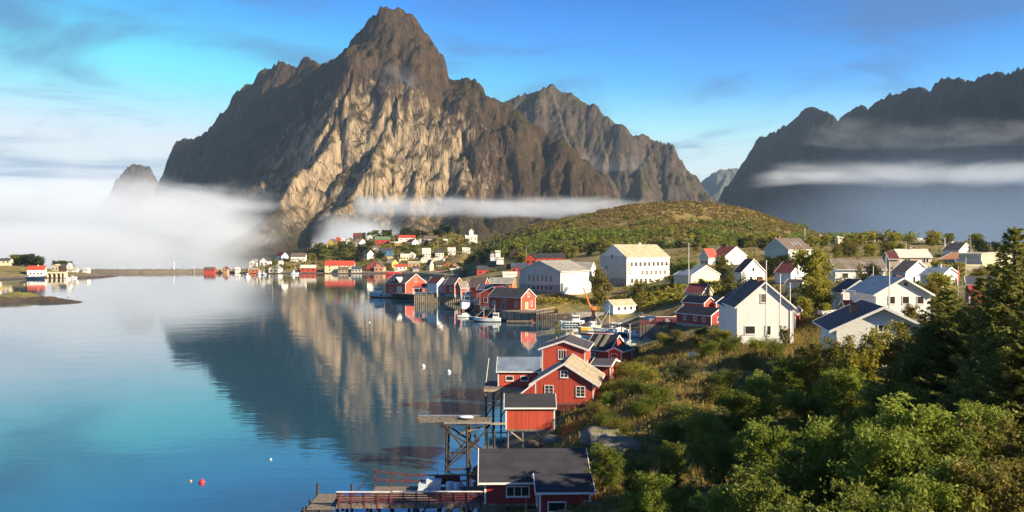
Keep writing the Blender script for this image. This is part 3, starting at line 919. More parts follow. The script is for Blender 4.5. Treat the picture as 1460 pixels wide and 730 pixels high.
W_, K_, RD = 'white_far', 'roof_dark', 'roof_red'
FAR = [
 (586, 367, 9, 360, 'g', W_, 'roof_white', 'small white gable west of the cream cube-shaped house'),
 (556, 372, 8, 366, 'l', 'salmon', 'roof_olive', 'small salmon house just below the blue house'),
 (600, 374, 8, 367, 'c', 'cream', K_, 'small cream house directly in front of the cream cube-shaped house'),
 (536, 357, 9, 350, 'l', W_, 'roof_brown', 'small white house between the red green-roofed house and the blue one'),
 (640, 371, 9, 365, 'l', 'cream', 'roof_orange', 'small cream house with orange roof behind the domed sheds'),
 (655, 371, 9, 364, 'g', W_, K_, 'white gable with dark roof on the edge of the cut bank'),
 (668, 377, 10, 370, 'l', 'salmon', 'roof_brown', 'salmon house below the cut bank garage'),
 (686, 380, 9, 373, 'c', W_, 'roof_maroon', 'white house with maroon roof behind the wide red boathouse'),
 (700, 379, 8, 373, 'g', 'cream', 'roof_grey', 'cream gable between barn and wide red boathouse'),
 (655, 387, 9, 380, 'l', W_, 'roof_grey', 'white harbour store with grey roof behind the moored boats'),
 (666, 389, 8, 383, 'g', 'cream', 'roof_brown', 'cream harbour store with brown roof behind the moored boats'),
 (626, 390, 9, 384, 'l', W_, 'roof_maroon', 'white harbour store with maroon roof on the basin corner'),
 (361, 379, 11, 370, 'g', W_, 'roof_grey', 'small white gabled house at the western tip of the far village'),
 (376, 379, 12, 367, 'g', W_, K_, 'taller white gabled house above the boat landing at the village tip'),
 (361, 388.5, 15, 382, 'l', 'orange', 'roof_grey', 'orange boathouse on the water below the tip of the village'),
 (390, 389, 14, 378, 'g', W_, 'roof_grey', 'white gabled boathouse standing on yellow-lit piles'),
 (400, 381, 6, 372, 'l', W_, 'roof_white', 'little upright white shed above the white boathouse'),
 (402, 371, 18, 360, 'c', W_, 'roof_maroon', 'white house with dark red roof near the village tip'),
 (425, 373, 21, 361, 'l', W_, 'roof_brown', 'long white two-storey house with grey-brown roof near the village tip'),
 (439, 387.5, 22, 378, 'l', 'red_far', 'roof_white', 'low red barn with white roof at the far waterline'),
 (449, 353, 8, 346, 'g', W_, 'roof_white', 'lone bright white house where the wooded slope meets the mist'),
 (484, 387, 42, 372, 'l', 'cream', RD, 'long cream fish hall with thin red roof on the far shore'),
 (489, 388.5, 14, 381, 'l', 'beige', 'roof_brown', 'small brown-roofed shed in front of the long cream hall'),
 (508, 388.5, 14, 380, 'l', 'grey_render', 'roof_navy', 'small dark-roofed store right beside the long cream hall'),
 (472, 354, 13, 341, 'g', 'yellow', 'roof_brown', 'yellow house with brown roof on the wooded crest'),
 (481, 346, 7, 338, 'g', 'orange', RD, 'narrow reddish house behind the yellow one on the crest'),
 (488, 346, 5, 340, 'g', W_, 'roof_white', 'tiny white cottage between yellow and white houses on the crest'),
 (497, 352, 10, 340, 'g', W_, 'roof_brown', 'white gabled house with two window rows on the crest'),
 (513, 351.5, 18, 341, 'c', W_, 'roof_olive', 'white low house with pale roof right next to the crest gable'),
 (509, 341.5, 11, 332.5, 'l', 'brown', 'roof_maroon', 'tall dark brown house, highest on the crest before the cliff foot'),
 (526, 341, 6, 335.5, 'g', W_, 'roof_white', 'tiny white house at the start of the dark wood on the crest'),
 (545, 347, 22, 337.5, 'l', 'red_far', 'roof_green', 'long red house with green roof below the dark wood'),
 (524, 369, 18, 356.5, 'c', W_, K_, 'white gabled house with grey flank halfway down the slope'),
 (550, 363, 21, 353.5, 'l', 'blue', K_, 'blue house with dark roof in the middle of the slope'),
 (580, 344, 24, 335.5, 'l', W_, RD, 'long white house with bright red roof on the upper street'),
 (588, 350, 18, 341, 'c', W_, 'roof_maroon', 'white house with maroon roof just below the red-roofed long house'),
 (565, 349.5, 18, 344.5, 'l', 'salmon', 'roof_white', 'low salmon row with white roof on the upper street'),
 (600, 347, 7, 340, 'g', W_, 'roof_white', 'small white house between the maroon roof and the brown-roofed villa'),
 (614, 347, 20, 336, 'l', W_, 'roof_brown', 'white villa with brown roof on the upper street'),
 (635, 346, 6, 341, 'l', W_, 'roof_white', 'tiny white garage beyond the brown-roofed villa'),
 (608, 366, 12, 354, 'l', W_, 'roof_white', 'cream cube-shaped house above the white domed sheds'),
 (627, 366, 12, 356, 'l', W_, K_, 'white house with dark roof above the white domed sheds'),
 (644, 362, 11, 353, 'l', W_, 'roof_white', 'white cube house at the east end of the middle street, before a gap of trees'),
 (665, 361.5, 11, 353, 'l', W_, 'roof_white', 'white cube house standing alone east of the middle street'),
 (672, 343, 17, 335, 'l', W_, 'roof_white', 'white villa with small turret on the upper slope'),
 (656, 345, 6, 338, 'g', 'orange', 'roof_brown', 'orange-brown house beside the turreted white villa'),
 (683, 371, 10, 366, 'l', W_, 'roof_white', 'low white garage above the cut bank'),
 (613, 386, 11, 371, 'c', 'cream', K_, 'tall cream gabled store with dark roof on the harbour front'),
 (590, 380, 17, 372.5, 'l', 'salmon', 'roof_olive', 'salmon store with flat roof behind the harbour front'),
 (559, 381, 18, 370.5, 'c', 'yellow', 'roof_olive', 'pale yellow house with sloping roof behind the salmon gable'),
 (540, 387, 13, 376, 'g', 'salmon', 'roof_brown', 'salmon gabled boathouse on the far harbour front'),
 (526, 386, 7, 375, 'g', 'red_far', K_, 'narrow dark red gabled boathouse on the far harbour front'),
 (533, 381, 7, 371, 'g', 'red_far', K_, 'narrow red gable peeping between the two harbour boathouses'),
 (571, 385, 17, 377, 'l', W_, RD, 'white shop with a red gable end beside the red boat'),
 (577, 371, 12, 362, 'l', 'cream', 'roof_white', 'cream house with two dark windows below the blue house'),
 (566, 373, 8, 366.5, 'g', W_, 'roof_olive', 'small white-fronted house below the blue house'),
 (593, 386.5, 9, 379.5, 'l', 'grey_render', K_, 'small grey shed on the harbour front'),
 (636, 381, 7, 375, 'g', 'orange', RD, 'small orange house behind the white moored boats'),
 (650, 382, 9, 374, 'g', 'salmon', 'roof_brown', 'small salmon house under the cut bank'),
 (627, 381, 10, 375.5, 'l', 'cream', K_, 'low cream store with dark roof right of the tall cream store'),
 (646, 389, 8, 383, 'l', W_, 'roof_white', 'small white boat store behind the moored boats'),
 (694, 392, 28, 379, 'l', 'red_far', K_, 'wide red boathouse with long dark roof beside the harbour basin'),
 (732, 362, 11, 356, 'g', 'brown', K_, 'small dark house with white porch against the ochre bank'),
 (710, 362, 7, 357.5, 'l', W_, 'roof_white', 'tiny white cottage above the parked rows east of the bank'),
 (713, 372, 10, 367.5, 'l', W_, 'roof_white', 'low white house beside the big red barn'),
 (703, 367, 8, 360.5, 'g', W_, 'roof_olive', 'pale green-grey cottage among bushes'),
 (792, 362, 11, 352.5, 'c', 'cream', 'roof_white', 'cream house at the wood edge between barn and school'),
 (826, 362, 16, 355, 'l', 'teal', 'roof_brown', 'long pale blue house at the wood edge'),
 (846, 372, 6, 363, 'g', W_, 'roof_white', 'small white gable beside the school tree'),
 (963, 360, 14, 349, 'l', W_, 'roof_white', 'white house with little front gable at the foot of the hill'),
 (993, 357, 14, 348, 'l', W_, 'roof_grey', 'white house with grey roof at the foot of the hill'),
 (984, 348, 13, 340, 'l', 'grey_render', 'roof_grey', 'grey-roofed house sunk in the wood above the white ones'),
 (1021, 354, 28, 346, 'l', 'cream', 'roof_white', 'long cream block half hidden behind the orange-red roof'),
 (1068, 362, 8, 353, 'g', W_, 'roof_blue', 'tiny pale blue house at the edge of the wood below the hill'),
 (950, 356, 12, 350, 'l', 'salmon', 'roof_brown', 'salmon and white row at the foot of the hill behind the school'),
]
for f in FAR:
    Y = None
    if f[0] > 785: Y = 640
    elif f[0] > 700 and f[1] < 376: Y = 700
    elif f[0] == 694: Y = 700
    far_house(*f, Y=Y, chimney=f[2] >= 10 and f[5] != 'salmon')
barn = far_house(781, 376, 50, 361.5, 'l', 'red_far', 'roof_black', 'big red barn with very long black roof behind the grey hall', 'barn', 'barn', Y=520, nw=5)
far_house(757, 378, 16, 362, 'g', 'red_far', 'roof_black', 'red cross-gable house at the west end of the big black-roofed barn', 'barn', 'barn', Y=512)
far_house(741, 389, 24, 375.5, 'l', 'red_far', 'roof_navy', 'low red house with dark blue roof between basin and grey hall', Y=480)
far_house(727, 396, 20, 388, 'l', 'white_render', 'roof_white', 'long white quay wall store beside the harbour basin', 'store', 'store', Y=470, nw=0)
# turret of the villa, and the white domed sheds
for o in list(bpy.data.objects):
    if o.get('label') == 'white villa with small turret on the upper slope':
        b_ = MB().box(-2.2, 2.2, -2.2, 2.2, 5, 9.5)
        b_.build('turret', M['white_far'], o)
        MB().add([(-2.6, -2.6, 9.5), (2.6, -2.6, 9.5), (2.6, 2.6, 9.5), (-2.6, 2.6, 9.5), (0, 0, 12)], [(3, 2, 1, 0), (0, 1, 4), (1, 2, 4), (2, 3, 4), (3, 0, 4)]).build('turret_roof', M['roof_white'], o)
for px, w, lab in ((608, 18, 'white dome-roofed shed, west end of the row of three'), (625, 17, 'white dome-roofed shed in the middle of the row of three'), (638, 13, 'smallest white dome-roofed shed, east end of the row of three')):
    Y = slopeY(373)
    c = P(px, 373, Y)
    o = thing('dome_shed', lab, 'shed', c, R(5), 'white dome-roofed sheds above the harbour')
    CTRL.append((c.x, c.y + 4, c.z - 0.1))
    hw_ = w / 1400 * Y / 2
    hh = 6 / 1400 * Y
    prof = [(hw_ * math.cos(R(k)), hh * 0.45 + hh * 0.55 * math.sin(R(k))) for k in range(0, 181, 18)]
    q = MB()
    n = len(prof)
    q.add([(x, 0, z_) for x, z_ in prof] + [(x, 14, z_) for x, z_ in prof], [(i, i + 1, i + 1 + n, i + n) for i in range(n - 1)] + [tuple(range(n - 1, -1, -1)), tuple(range(n, 2 * n))])
    q.build('vault_roof', M['roof_white'], o)
    MB().box(-hw_ + .1, hw_ - .1, 0.1, 13.9, -2.5, hh * 0.45).build('wall', M['white_far'], o)

# ---- the western islet settlement
WEST = [
 (5, 376, 18, 368.5, 'l', 'cream', K_, 'cream house with flat dark roof highest on the western island'),
 (51, 378, 13, 371, 'c', W_, 'roof_white', 'white house behind the red-roofed boathouse'),
 (78, 386, 10, 377, 'g', 'cream', 'roof_olive', 'cream gabled cottage between dark trees on the western island'),
 (90, 386, 9, 376.5, 'l', 'brown', K_, 'dark house with black roof on the western island'),
 (97, 388, 6, 375.5, 'g', W_, 'roof_white', 'tall narrow white gable beside the dark house'),
 (105, 388, 8, 382, 'l', W_, 'roof_olive', 'low white cabin at the root of the breakwater'),
 (121, 387, 7, 382.5, 'g', W_, 'roof_white', 'last little white house before the breakwater'),
]
for f in WEST:
    far_house(*f, Y=760, chimney=f[2] >= 10)
rb = house('white boathouse with bright red roof on the western island', 37, 38.5, 64, 74, 730, 394.5, 385.5, 379.5, 'A', 'white_far', 'roof_red', 'boathouse', 'boathouse', lenA=8, detail=0, sink=3, wallh=4.8, rise=2.7,
           chim=[(0.15, 0.05, 0.7, 0.8, 'white_render')], z=1.2)
_t, _s = rb['_t'], rb['_s']
for i in range(4):
    loc, rz = face_at('B', 0.2 + 0.2 * i, 1.2, _t, _s, 0.02)
    far_window(rb, 1.2, 1.3, loc, rz)
far_house(298, 387.5, 15, 381, 'l', 'red_far', 'roof_brown', 'red shed near the village end of the breakwater', Y=850)
far_house(321, 387.5, 6, 380.5, 'g', 'salmon', 'roof_maroon', 'small pink gabled hut near the village end of the breakwater', Y=850)
far_house(312, 387.0, 6, 383, 'l', 'beige', 'roof_olive', 'tiny beige hut between the red shed and the pink hut', Y=856)
far_house(338, 386.5, 6, 381.5, 'l', W_, 'roof_white', 'tiny white hut at the village end of the breakwater', Y=852)

# ---- houses on the eastern skyline
EAST = [
 (1216, 346, 8, 340, 'c', W_, 'roof_maroon', 'small white skyline house with maroon roof behind the golden tree'),
 (1256, 346, 8, 341, 'l', 'salmon', 'roof_brown', 'small salmon skyline house behind the olive tree'),
 (1330, 349, 8, 344, 'g', W_, 'roof_navy', 'small white gable with blue roof before the skyline houses'),
 (1300, 343, 6, 338, 'g', 'cream', 'roof_maroon', 'tiny cream gable left of the pale blue skyline house'),
 (1356, 346, 7, 341, 'l', W_, 'roof_brown', 'tiny white house behind the black-roofed skyline house'),
 (1404, 352, 9, 346, 'c', W_, 'roof_orange', 'small white house with orange roof among the dark skyline trees'),
 (1166, 342, 14, 334, 'c', W_, K_, 'white house with lit gable on the skyline at the hill foot'),
 (1176, 353, 24, 345.5, 'l', 'brown', K_, 'dark-roofed bungalow behind the tall birch'),
 (1182, 359, 8, 350, 'g', W_, K_, 'narrow white gable behind the tall birch'),
 (1199, 342, 8, 337, 'l', 'cream', 'roof_white', 'small cream house on the skyline above the birch'),
 (1242, 344, 12, 339, 'l', 'cream', 'roof_orange', 'cream house with orange roof among skyline trees'),
 (1234, 348, 6, 343, 'g', W_, 'roof_white', 'tiny white house peeping between skyline trees'),
 (1264, 341, 6, 336, 'g', W_, 'roof_dark', 'tiny white gable with dark roof above the skyline trees'),
 (1296, 348, 6, 345, 'l', W_, 'roof_white', 'tiny flat white box above the pale-roofed cream house'),
 (1311, 347, 13, 339.5, 'c', 'teal', 'roof_white', 'pale blue house with white gable on the eastern skyline'),
 (1322, 345, 6, 339, 'g', W_, 'roof_white', 'small white gable next to the pale blue skyline house'),
 (1339, 348, 9, 344, 'l', W_, 'roof_white', 'low white house before the black-roofed skyline house'),
 (1282, 346, 5, 343, 'l', 'beige', 'roof_brown', 'little beige hut on the skyline between trees'),
 (1220, 341, 6, 337, 'l', W_, 'roof_white', 'little white hut on the skyline above the slate roof'),
]
for f in EAST:
    far_house(*f, Y=600, nw=1 if f[2] < 9 else None)
# ------------------------------------------------------------------ ground
def C3(px, py, Y):
    p = P(px, py, Y)
    CTRL.append((p.x, p.y, p.z))


# (column, top row, depth, kind, width, label)
THICKET = [
 (868, 640, 77, 0, 1.15, 'dense green bush pressing against the smaller black-roofed cabin'),
 (905, 652, 71, 4, 1.05, 'green tree growing just behind the cabin bush at the foot of the thicket'),
 (960, 634, 72, 0, 1.1, 'green tree with spreading crown beside the dry grass slope'),
 (930, 672, 61, 2, 1.0, 'fresh green sapling below the orange boulder slope'),
 (1000, 592, 80, 1, 1.15, 'broad green tree at the seaward edge of the thicket, above the spreading one'),
 (1050, 560, 85, 4, 1.15, 'tall green tree on the rim between grass slope and thicket'),
 (1085, 540, 92, 1, 1.1, 'green tree below the white plank house hedge'),
 (1125, 516, 97, 0, 1.1, 'green tree rising at the thicket crest below the flagpoles'),
 (1165, 497, 100, 5, 1.1, 'olive tree on the thicket crest left of the broad gable roof'),
 (1100, 600, 60, 3, 1.0, 'bright fresh-green young maple standing alone in the dark thicket'),
 (1035, 618, 68, 0, 1.15, 'dense green tree next to the bright young maple'),
 (1150, 560, 78, 4, 1.15, 'green tree directly behind the bright young maple'),
 (1200, 528, 82, 1, 1.15, 'full green tree in the middle of the thicket crest'),
 (1228, 494, 88, 5, .95, 'olive tree hugging the corner of the broad gable roof'),
 (1212, 592, 50, 2, 1.0, 'fresh green maple with clustered leaves, western one of the front pair'),
 (1310, 566, 49, 3, 1.05, 'large fresh green maple at the front of the thicket'),
 (1262, 600, 46, 2, .95, 'fresh green maple filling the gap between the front pair'),
 (1268, 548, 62, 0, 1.1, 'green tree behind the large front maple'),
 (1165, 640, 50, 0, 1.1, 'shaded green tree west of the front maples'),
 (1040, 684, 50, 1, 1.1, 'shaded green tree at the lower rim below the dense tree'),
 (985, 690, 54, 4, 1.0, 'shaded green bush-tree low on the thicket rim'),
 (1105, 668, 46, 0, 1.1, 'dim green tree in the hollow below the young maple'),
 (1365, 612, 45, 4, 1.1, 'dim olive-green tree right of the large front maple'),
 (1400, 568, 53, 2, .9, 'fresh green maple under the spruces'),
 (1450, 590, 47, 5, 1.1, 'dull olive tree at the eastern end of the thicket'),
 (1425, 650, 40, 5, 1.05, 'dull olive tree low under the eastern end'),
 (1330, 660, 40, 1, 1.0, 'dim green tree low in front of the large maple'),
 (1240, 674, 39, 4, 1.0, 'dim green tree low in front of the western maple'),
 (1165, 700, 38, 0, 1.0, 'dim green tree at the very front of the hollow'),
 (900, 700, 62, 1, 1.0, 'green bush-tree above the orange boulder'),
 (1385, 480, 82, 0, 1.0, 'green tree standing between the two larger spruces'),
]

for px, pt, Y, k, w, lab in THICKET:
    zt_ = CAM_H - (pt - HOR) / 1400.0 * Y
    CTRL.append(((px - 730) / 1400.0 * Y, Y, zt_ - min(6.5, max(3.2, (zt_ - 3) * .55))))

SHORE = [(690, 725), (676, 700), (672, 672), (690, 652), (712, 640), (722, 628), (752, 596), (775, 572), (800, 540), (838, 512), (868, 500), (905, 498),
         (925, 492), (948, 486), (940, 470), (900, 466), (878, 462)]
for px, py in SHORE:
    Y = Yw(py); CTRL.append(((px - 730) / 1400 * Y, Y, 0.05))
for px, py in [(530, 391), (500, 391.5), (470, 391.5), (430, 391.5), (400, 391.5), (370, 391.5), (348, 391)]:
    Y = Yw(py); CTRL.append(((px - 730) / 1400 * Y, Y, 0.0))
for px, py in [(560, 393), (600, 394), (640, 395), (680, 397), (710, 398)]:
    Y = Yw(py); CTRL.append(((px - 730) / 1400 * Y, Y, 0.0))
for px, py in [(-60, 402), (0, 402), (40, 399), (70, 397), (100, 394), (128, 390.5)]:
    Y = Yw(py); CTRL.append(((px - 730) / 1400 * Y, Y, 0.0))
WATER = [(560, 730), (600, 700), (610, 660), (640, 640), (650, 600), (672, 570), (690, 535), (700, 505), (720, 485), (760, 478), (800, 475), (850, 472), (890, 478),
         (690, 462), (640, 450), (590, 442), (545, 440), (528, 428), (520, 412), (540, 402), (580, 404), (640, 404), (690, 404),
         (500, 399), (450, 398), (400, 398), (350, 398), (250, 396), (120, 400), (60, 408), (0, 415),
         (500, 450), (400, 450), (300, 450), (200, 430), (100, 480), (0, 520), (300, 600), (450, 600), (100, 700), (400, 720), (-200, 500), (-200, 420)]
for px, py in WATER:
    Y = Yw(py); CTRL.append(((px - 730) / 1400 * Y, Y, -3.0))
for px in range(140, 350, 30):
    for Y, z in ((800, -3.5), (845, -3), (895, -3), (960, -4)):
        CTRL.append(((px - 730) / 1400 * Y, Y, z))
for x, y in [(-60, 60), (-40, 30), (-60, -20), (-120, 0), (-300, 100), (-30, 50), (-80, -120), (-700, 900), (-450, 1000), (-300, 1050), (-600, 1150), (-250, 1250), (0, 1400), (300, 1400), (-900, 600), (-1000, 300), (-600, 300)]:
    CTRL.append((x, y, -4.0))
for px, Y in [(856, 322), (830, 326), (800, 326), (772, 320), (745, 322), (715, 326), (700, 336), (680, 352), (664, 382), (640, 404), (615, 412), (592, 424), (575, 440), (556, 452)]:
    CTRL.append(((px - 730) / 1400 * Y, Y, -.2))
    CTRL.append(((px - 730) / 1400 * (Y - 9), Y - 9, -3))
for px, Y, z in [(735, 338, 2.4), (705, 350, 2.2), (690, 365, 2.2), (665, 396, 2.2), (640, 416, 2.4), (615, 426, 2.4), (590, 446, 2.2), (570, 462, 2), (600, 462, 2), (650, 440, 2.2), (690, 410, 2.2), (715, 385, 2.4), (735, 365, 4.0), (720, 430, 2.0), (765, 336, 3.0)]:
    CTRL.append(((px - 730) / 1400 * Y, Y, z))
# near shore and the slope under the thicket
for p in [(800, 592, 118), (845, 590, 122), (852, 596, 110), (900, 590, 100), (950, 560, 102), (1000, 530, 110), (1050, 500, 122), (900, 540, 125), (930, 512, 150), (960, 497, 170),
          (1000, 480, 170), (1010, 492, 150), (1090, 502, 125), (860, 640, 88), (850, 690, 80), (900, 730, 72), (1140, 500, 130),
          (1170, 455, 165), (1150, 470, 150), (926, 449, 288), (960, 452, 280), (880, 450, 292), (838, 447, 330), (850, 428, 342), (930, 420, 325), (785, 430, 338),
          (830, 417, 356), (1000, 420, 302), (940, 440, 294), (905, 408, 366), (1060, 470, 175), (1100, 420, 250), (1160, 410, 230), (990, 476, 205), (950, 480, 222),
          (1230, 420, 195), (1300, 470, 130), (1400, 470, 120), (1440, 430, 150), (1330, 410, 200), (1440, 400, 250), (1250, 395, 240), (1200, 375, 300), (1300, 365, 340),
          (1420, 372, 380), (1100, 380, 330), (1050, 390, 340), (1020, 372, 440), (980, 380, 380), (940, 372, 430), (1100, 366, 480), (1200, 357, 480), (1300, 353, 520),
          (1400, 356, 480), (1150, 352, 560), (1250, 347, 600), (1350, 349, 600), (1450, 352, 600), (1200, 350, 750), (1350, 352, 750)]:
    C3(*p)
for x, y, z in [(8, 62, 4.0), (20, 45, 8.5), (36, 45, 11.5), (30, 20, 14), (8, 25, 11), (0, 0, 19.5), (0, 12, 15), (-12, 2, 10), (15, 0, 20), (45, 0, 22),
                (4, 45, 5.0), (-6, 60, 1.0), (-4, 72, 1.0), (60, 30, 18), (70, 70, 15), (90, 110, 14), (120, 160, 15), (-20, 10, 0), (-28, -30, 0), (0, -30, 22), (60, -40, 26),
                (160, 240, 17), (240, 340, 20), (330, 450, 22), (450, 600, 16), (600, 700, 0), (500, 900, -3), (300, 950, 5), (150, 150, 16), (200, 120, 18), (400, 200, 14), (600, 200, 5), (800, 300, -3)]:
    CTRL.append((x, y, z))
# the heathery hill
for px, py in [(660, 338), (700, 334), (740, 326), (780, 317), (830, 307), (860, 299), (890, 294), (930, 290), (970, 289), (1010, 290), (1050, 296), (1080, 304), (1105, 314), (1125, 326), (1150, 340)]:
    C3(px, py, 900)
for px, py, Y in [(720, 352, 760), (800, 343, 740), (870, 338, 740), (930, 334, 740), (1000, 332, 740), (1060, 336, 740), (1110, 343, 720), (780, 358, 620), (900, 357, 600), (1000, 354, 600), (1080, 352, 620),
                  (850, 365, 500), (930, 362, 500), (880, 318, 820), (960, 312, 820), (1040, 315, 820), (1090, 330, 800), (800, 330, 820)]:
    C3(px, py, Y)
for px, Y, z in [(700, 1010, 20), (800, 1020, 25), (950, 1050, 30), (1080, 1030, 20), (800, 1150, 0), (950, 1200, 0), (1100, 1150, 0)]:
    CTRL.append(((px - 730) / 1400 * Y, Y, z))
# the crest behind the far village
for px, py in [(450, 356), (480, 346), (510, 341), (540, 337), (580, 334), (620, 332), (650, 333)]:
    C3(px, py, 1035)
for px, Y, z in [(440, 1100, 0), (500, 1120, 6), (560, 1130, 10), (620, 1130, 12), (540, 1210, -2), (640, 1220, -2), (400, 1000, -2), (340, 960, -3)]:
    CTRL.append(((px - 730) / 1400 * Y, Y, z))

_pts = {}
for x, y, z in CTRL:
    _pts.setdefault((round(x / 1.5), round(y / 1.5)), (x, y, z))
_c = np.array(list(_pts.values()))
_d = np.sqrt((_c[:, None, 0] - _c[None, :, 0]) ** 2 + (_c[:, None, 1] - _c[None, :, 1]) ** 2)
_n = len(_c)
_A = np.zeros((_n + 1, _n + 1)); _A[:_n, :_n] = -_d + np.eye(_n) * 0.5; _A[:_n, _n] = 1; _A[_n, :_n] = 1
_wt = np.linalg.solve(_A, np.append(_c[:, 2], 0))


def ground_raw(x, y):
    x = np.atleast_1d(np.asarray(x, float)).ravel(); y = np.atleast_1d(np.asarray(y, float)).ravel()
    out = np.empty(len(x))
    for i in range(0, len(x), 20000):
        xs = x[i:i + 20000, None]; ys = y[i:i + 20000, None]
        out[i:i + 20000] = -np.sqrt((xs - _c[None, :, 0]) ** 2 + (ys - _c[None, :, 1]) ** 2) @ _wt[:_n] + _wt[_n]
    return out


def ground(x, y):
    x = np.atleast_1d(np.asarray(x, float)).ravel(); y = np.atleast_1d(np.asarray(y, float)).ravel()
    z = ground_raw(x, y)
    dist = np.hypot(x, y)
    far = np.clip((np.maximum(np.abs(x + 100) - 800, y - 1350) / 300.0), 0, 1)
    z = z * (1 - far) - 6 * far
    amp = np.clip((z + 0.6) / 3.0, 0, 1)
    near = np.clip(1 - dist / 420, 0, 1)
    z = z + amp * (fbm(x / 7, y / 7, 4, 3) * 0.55 * near + fbm(x / 45, y / 45, 4, 9) * 2.2 * (1 - near) * np.clip(dist / 500, 0.2, 1.2))
    # broken rocks at the tide line
    rock = np.exp(-((z - 0.7) / 1.1) ** 2)
    z = z + rock * np.clip(1 - dist / 350, 0, 1) * fbm(x / 2.2, y / 2.2, 3, 21, ridged=True) * 0.55
    return z


def gz(x, y):
    return float(ground(x, y)[0])


def axis(lo, hi, a, b, step, grow):
    pts = list(np.arange(a, b + step, step))
    s = step; p = pts[-1]
    while p < hi:
        s = min(s * grow, 400); p += s; pts.append(p)
    s = step; p = pts[0]
    while p > lo:
        s = min(s * grow, 400); p -= s; pts.insert(0, p)
    return np.array(pts)


gx = axis(-9000, 9000, -16, 60, 0.7, 1.032)
gy = axis(-2600, 14000, 55, 180, 0.8, 1.022)
GX, GY = np.meshgrid(gx, gy)
GZ = ground(GX.ravel(), GY.ravel())


def grid_faces(nx, ny):
    i = np.arange(nx - 1); j = np.arange(ny - 1)
    I, J = np.meshgrid(i, j)
    a = (J * nx + I).ravel()
    return np.stack([a, a + 1, a + 1 + nx, a + nx], 1)


m, nt, b = new_mat('heath_ground')
geo = nt.nodes.new('ShaderNodeNewGeometry')
sp = nt.nodes.new('ShaderNodeSeparateXYZ'); nt.links.new(geo.outputs['Position'], sp.inputs[0])
spn = nt.nodes.new('ShaderNodeSeparateXYZ'); nt.links.new(geo.outputs['True Normal'], spn.inputs[0])
pos = geo.outputs['Position']
n1 = noise(nt, 0.035, 6, 0.6, pos); n2 = noise(nt, 0.35, 5, 0.65, pos); n3 = noise(nt, 2.5, 4, 0.7, pos)
grass = mixrgb(nt, maprange(nt, n2, 0.35, 0.68), (0.14, 0.12, 0.032), (0.36, 0.25, 0.08))
green = mixrgb(nt, maprange(nt, n2, 0.35, 0.68), (0.075, 0.09, 0.025), (0.19, 0.18, 0.05))
gg = mixrgb(nt, mathn(nt, 'MULTIPLY', maprange(nt, n1, 0.42, 0.60), maprange(nt, sp.outputs['Z'], 50, 36)), grass, green)
gg = mixrgb(nt, mathn(nt, 'MULTIPLY', maprange(nt, sp.outputs['Z'], 36, 52), 0.7), gg, mixrgb(nt, maprange(nt, noise(nt, 0.09, 5, 0.65, pos), 0.35, 0.65), (0.17, 0.14, 0.035), (0.34, 0.23, 0.065)))
gg = mixrgb(nt, maprange(nt, n3, 0.4, 0.75, 0, 0.5), gg, (0.05, 0.04, 0.015))
rockc = mixrgb(nt, maprange(nt, n3, 0.3, 0.7), (0.06, 0.052, 0.045), (0.24, 0.21, 0.175))
steep = mathn(nt, 'MULTIPLY', maprange(nt, spn.outputs['Z'], 0.80, 0.62), maprange(nt, n2, 0.35, 0.6))
gg = mixrgb(nt, steep, gg, rockc)
zz = mathn(nt, 'ADD', sp.outputs['Z'], maprange(nt, n2, 0.3, 0.7, -0.9, 0.9))
gg = mixrgb(nt, maprange(nt, zz, 2.3, 1.2), gg, rockc)
kelp = mixrgb(nt, n3, (0.018, 0.013, 0.008), (0.09, 0.05, 0.018))
gg = mixrgb(nt, maprange(nt, zz, 0.95, 0.3), gg, kelp)
nt.links.new(gg, b.inputs['Base Color'])
b.inputs['Roughness'].default_value = 0.9
hb = mathn(nt, 'ADD', n3, mathn(nt, 'MULTIPLY', n2, 1.5))
bump(nt, b, hb, 0.8, 0.25)
M['ground'] = m
g = bpy.data.objects.new('ground', np_mesh('ground', np.stack([GX.ravel(), GY.ravel(), GZ], 1), grid_faces(len(gx), len(gy)), M['ground'], True))
link(g); g['kind'] = 'structure'

# ------------------------------------------------------------------ the fjord
m, nt, b = new_mat('fjord_water')
geo = nt.nodes.new('ShaderNodeNewGeometry')
mp = nt.nodes.new('ShaderNodeMapping'); nt.links.new(geo.outputs['Position'], mp.inputs[0])
mp.inputs['Scale'].default_value = (0.55, 1.0, 1)
w1 = noise(nt, 0.55, 3, 0.55, mp.outputs[0], 0.3)
w2 = noise(nt, 0.10, 3, 0.5, mp.outputs[0], 0.5)
patch = maprange(nt, noise(nt, 0.012, 4, 0.55, geo.outputs['Position'], 1.0), 0.30, 0.70, 0.35, 1.0)
hh = mathn(nt, 'MULTIPLY', mathn(nt, 'ADD', w1, mathn(nt, 'MULTIPLY', w2, 2.2)), patch)
b.inputs['Base Color'].default_value = (0.014, 0.072, 0.118, 1)
b.inputs['Roughness'].default_value = 0.035
b.inputs['IOR'].default_value = 1.75
bump(nt, b, hh, 0.17, 0.10)
M['water'] = m
wx = axis(-9000, 9000, -400, 400, 100, 1.3); wy = axis(-2600, 14000, 0, 1000, 100, 1.3)
WX, WY = np.meshgrid(wx, wy)
o = link(bpy.data.objects.new('water', np_mesh('water', np.stack([WX.ravel(), WY.ravel(), WX.ravel() * 0], 1), grid_faces(len(wx), len(wy)), M['water'])))
o['kind'] = 'structure'

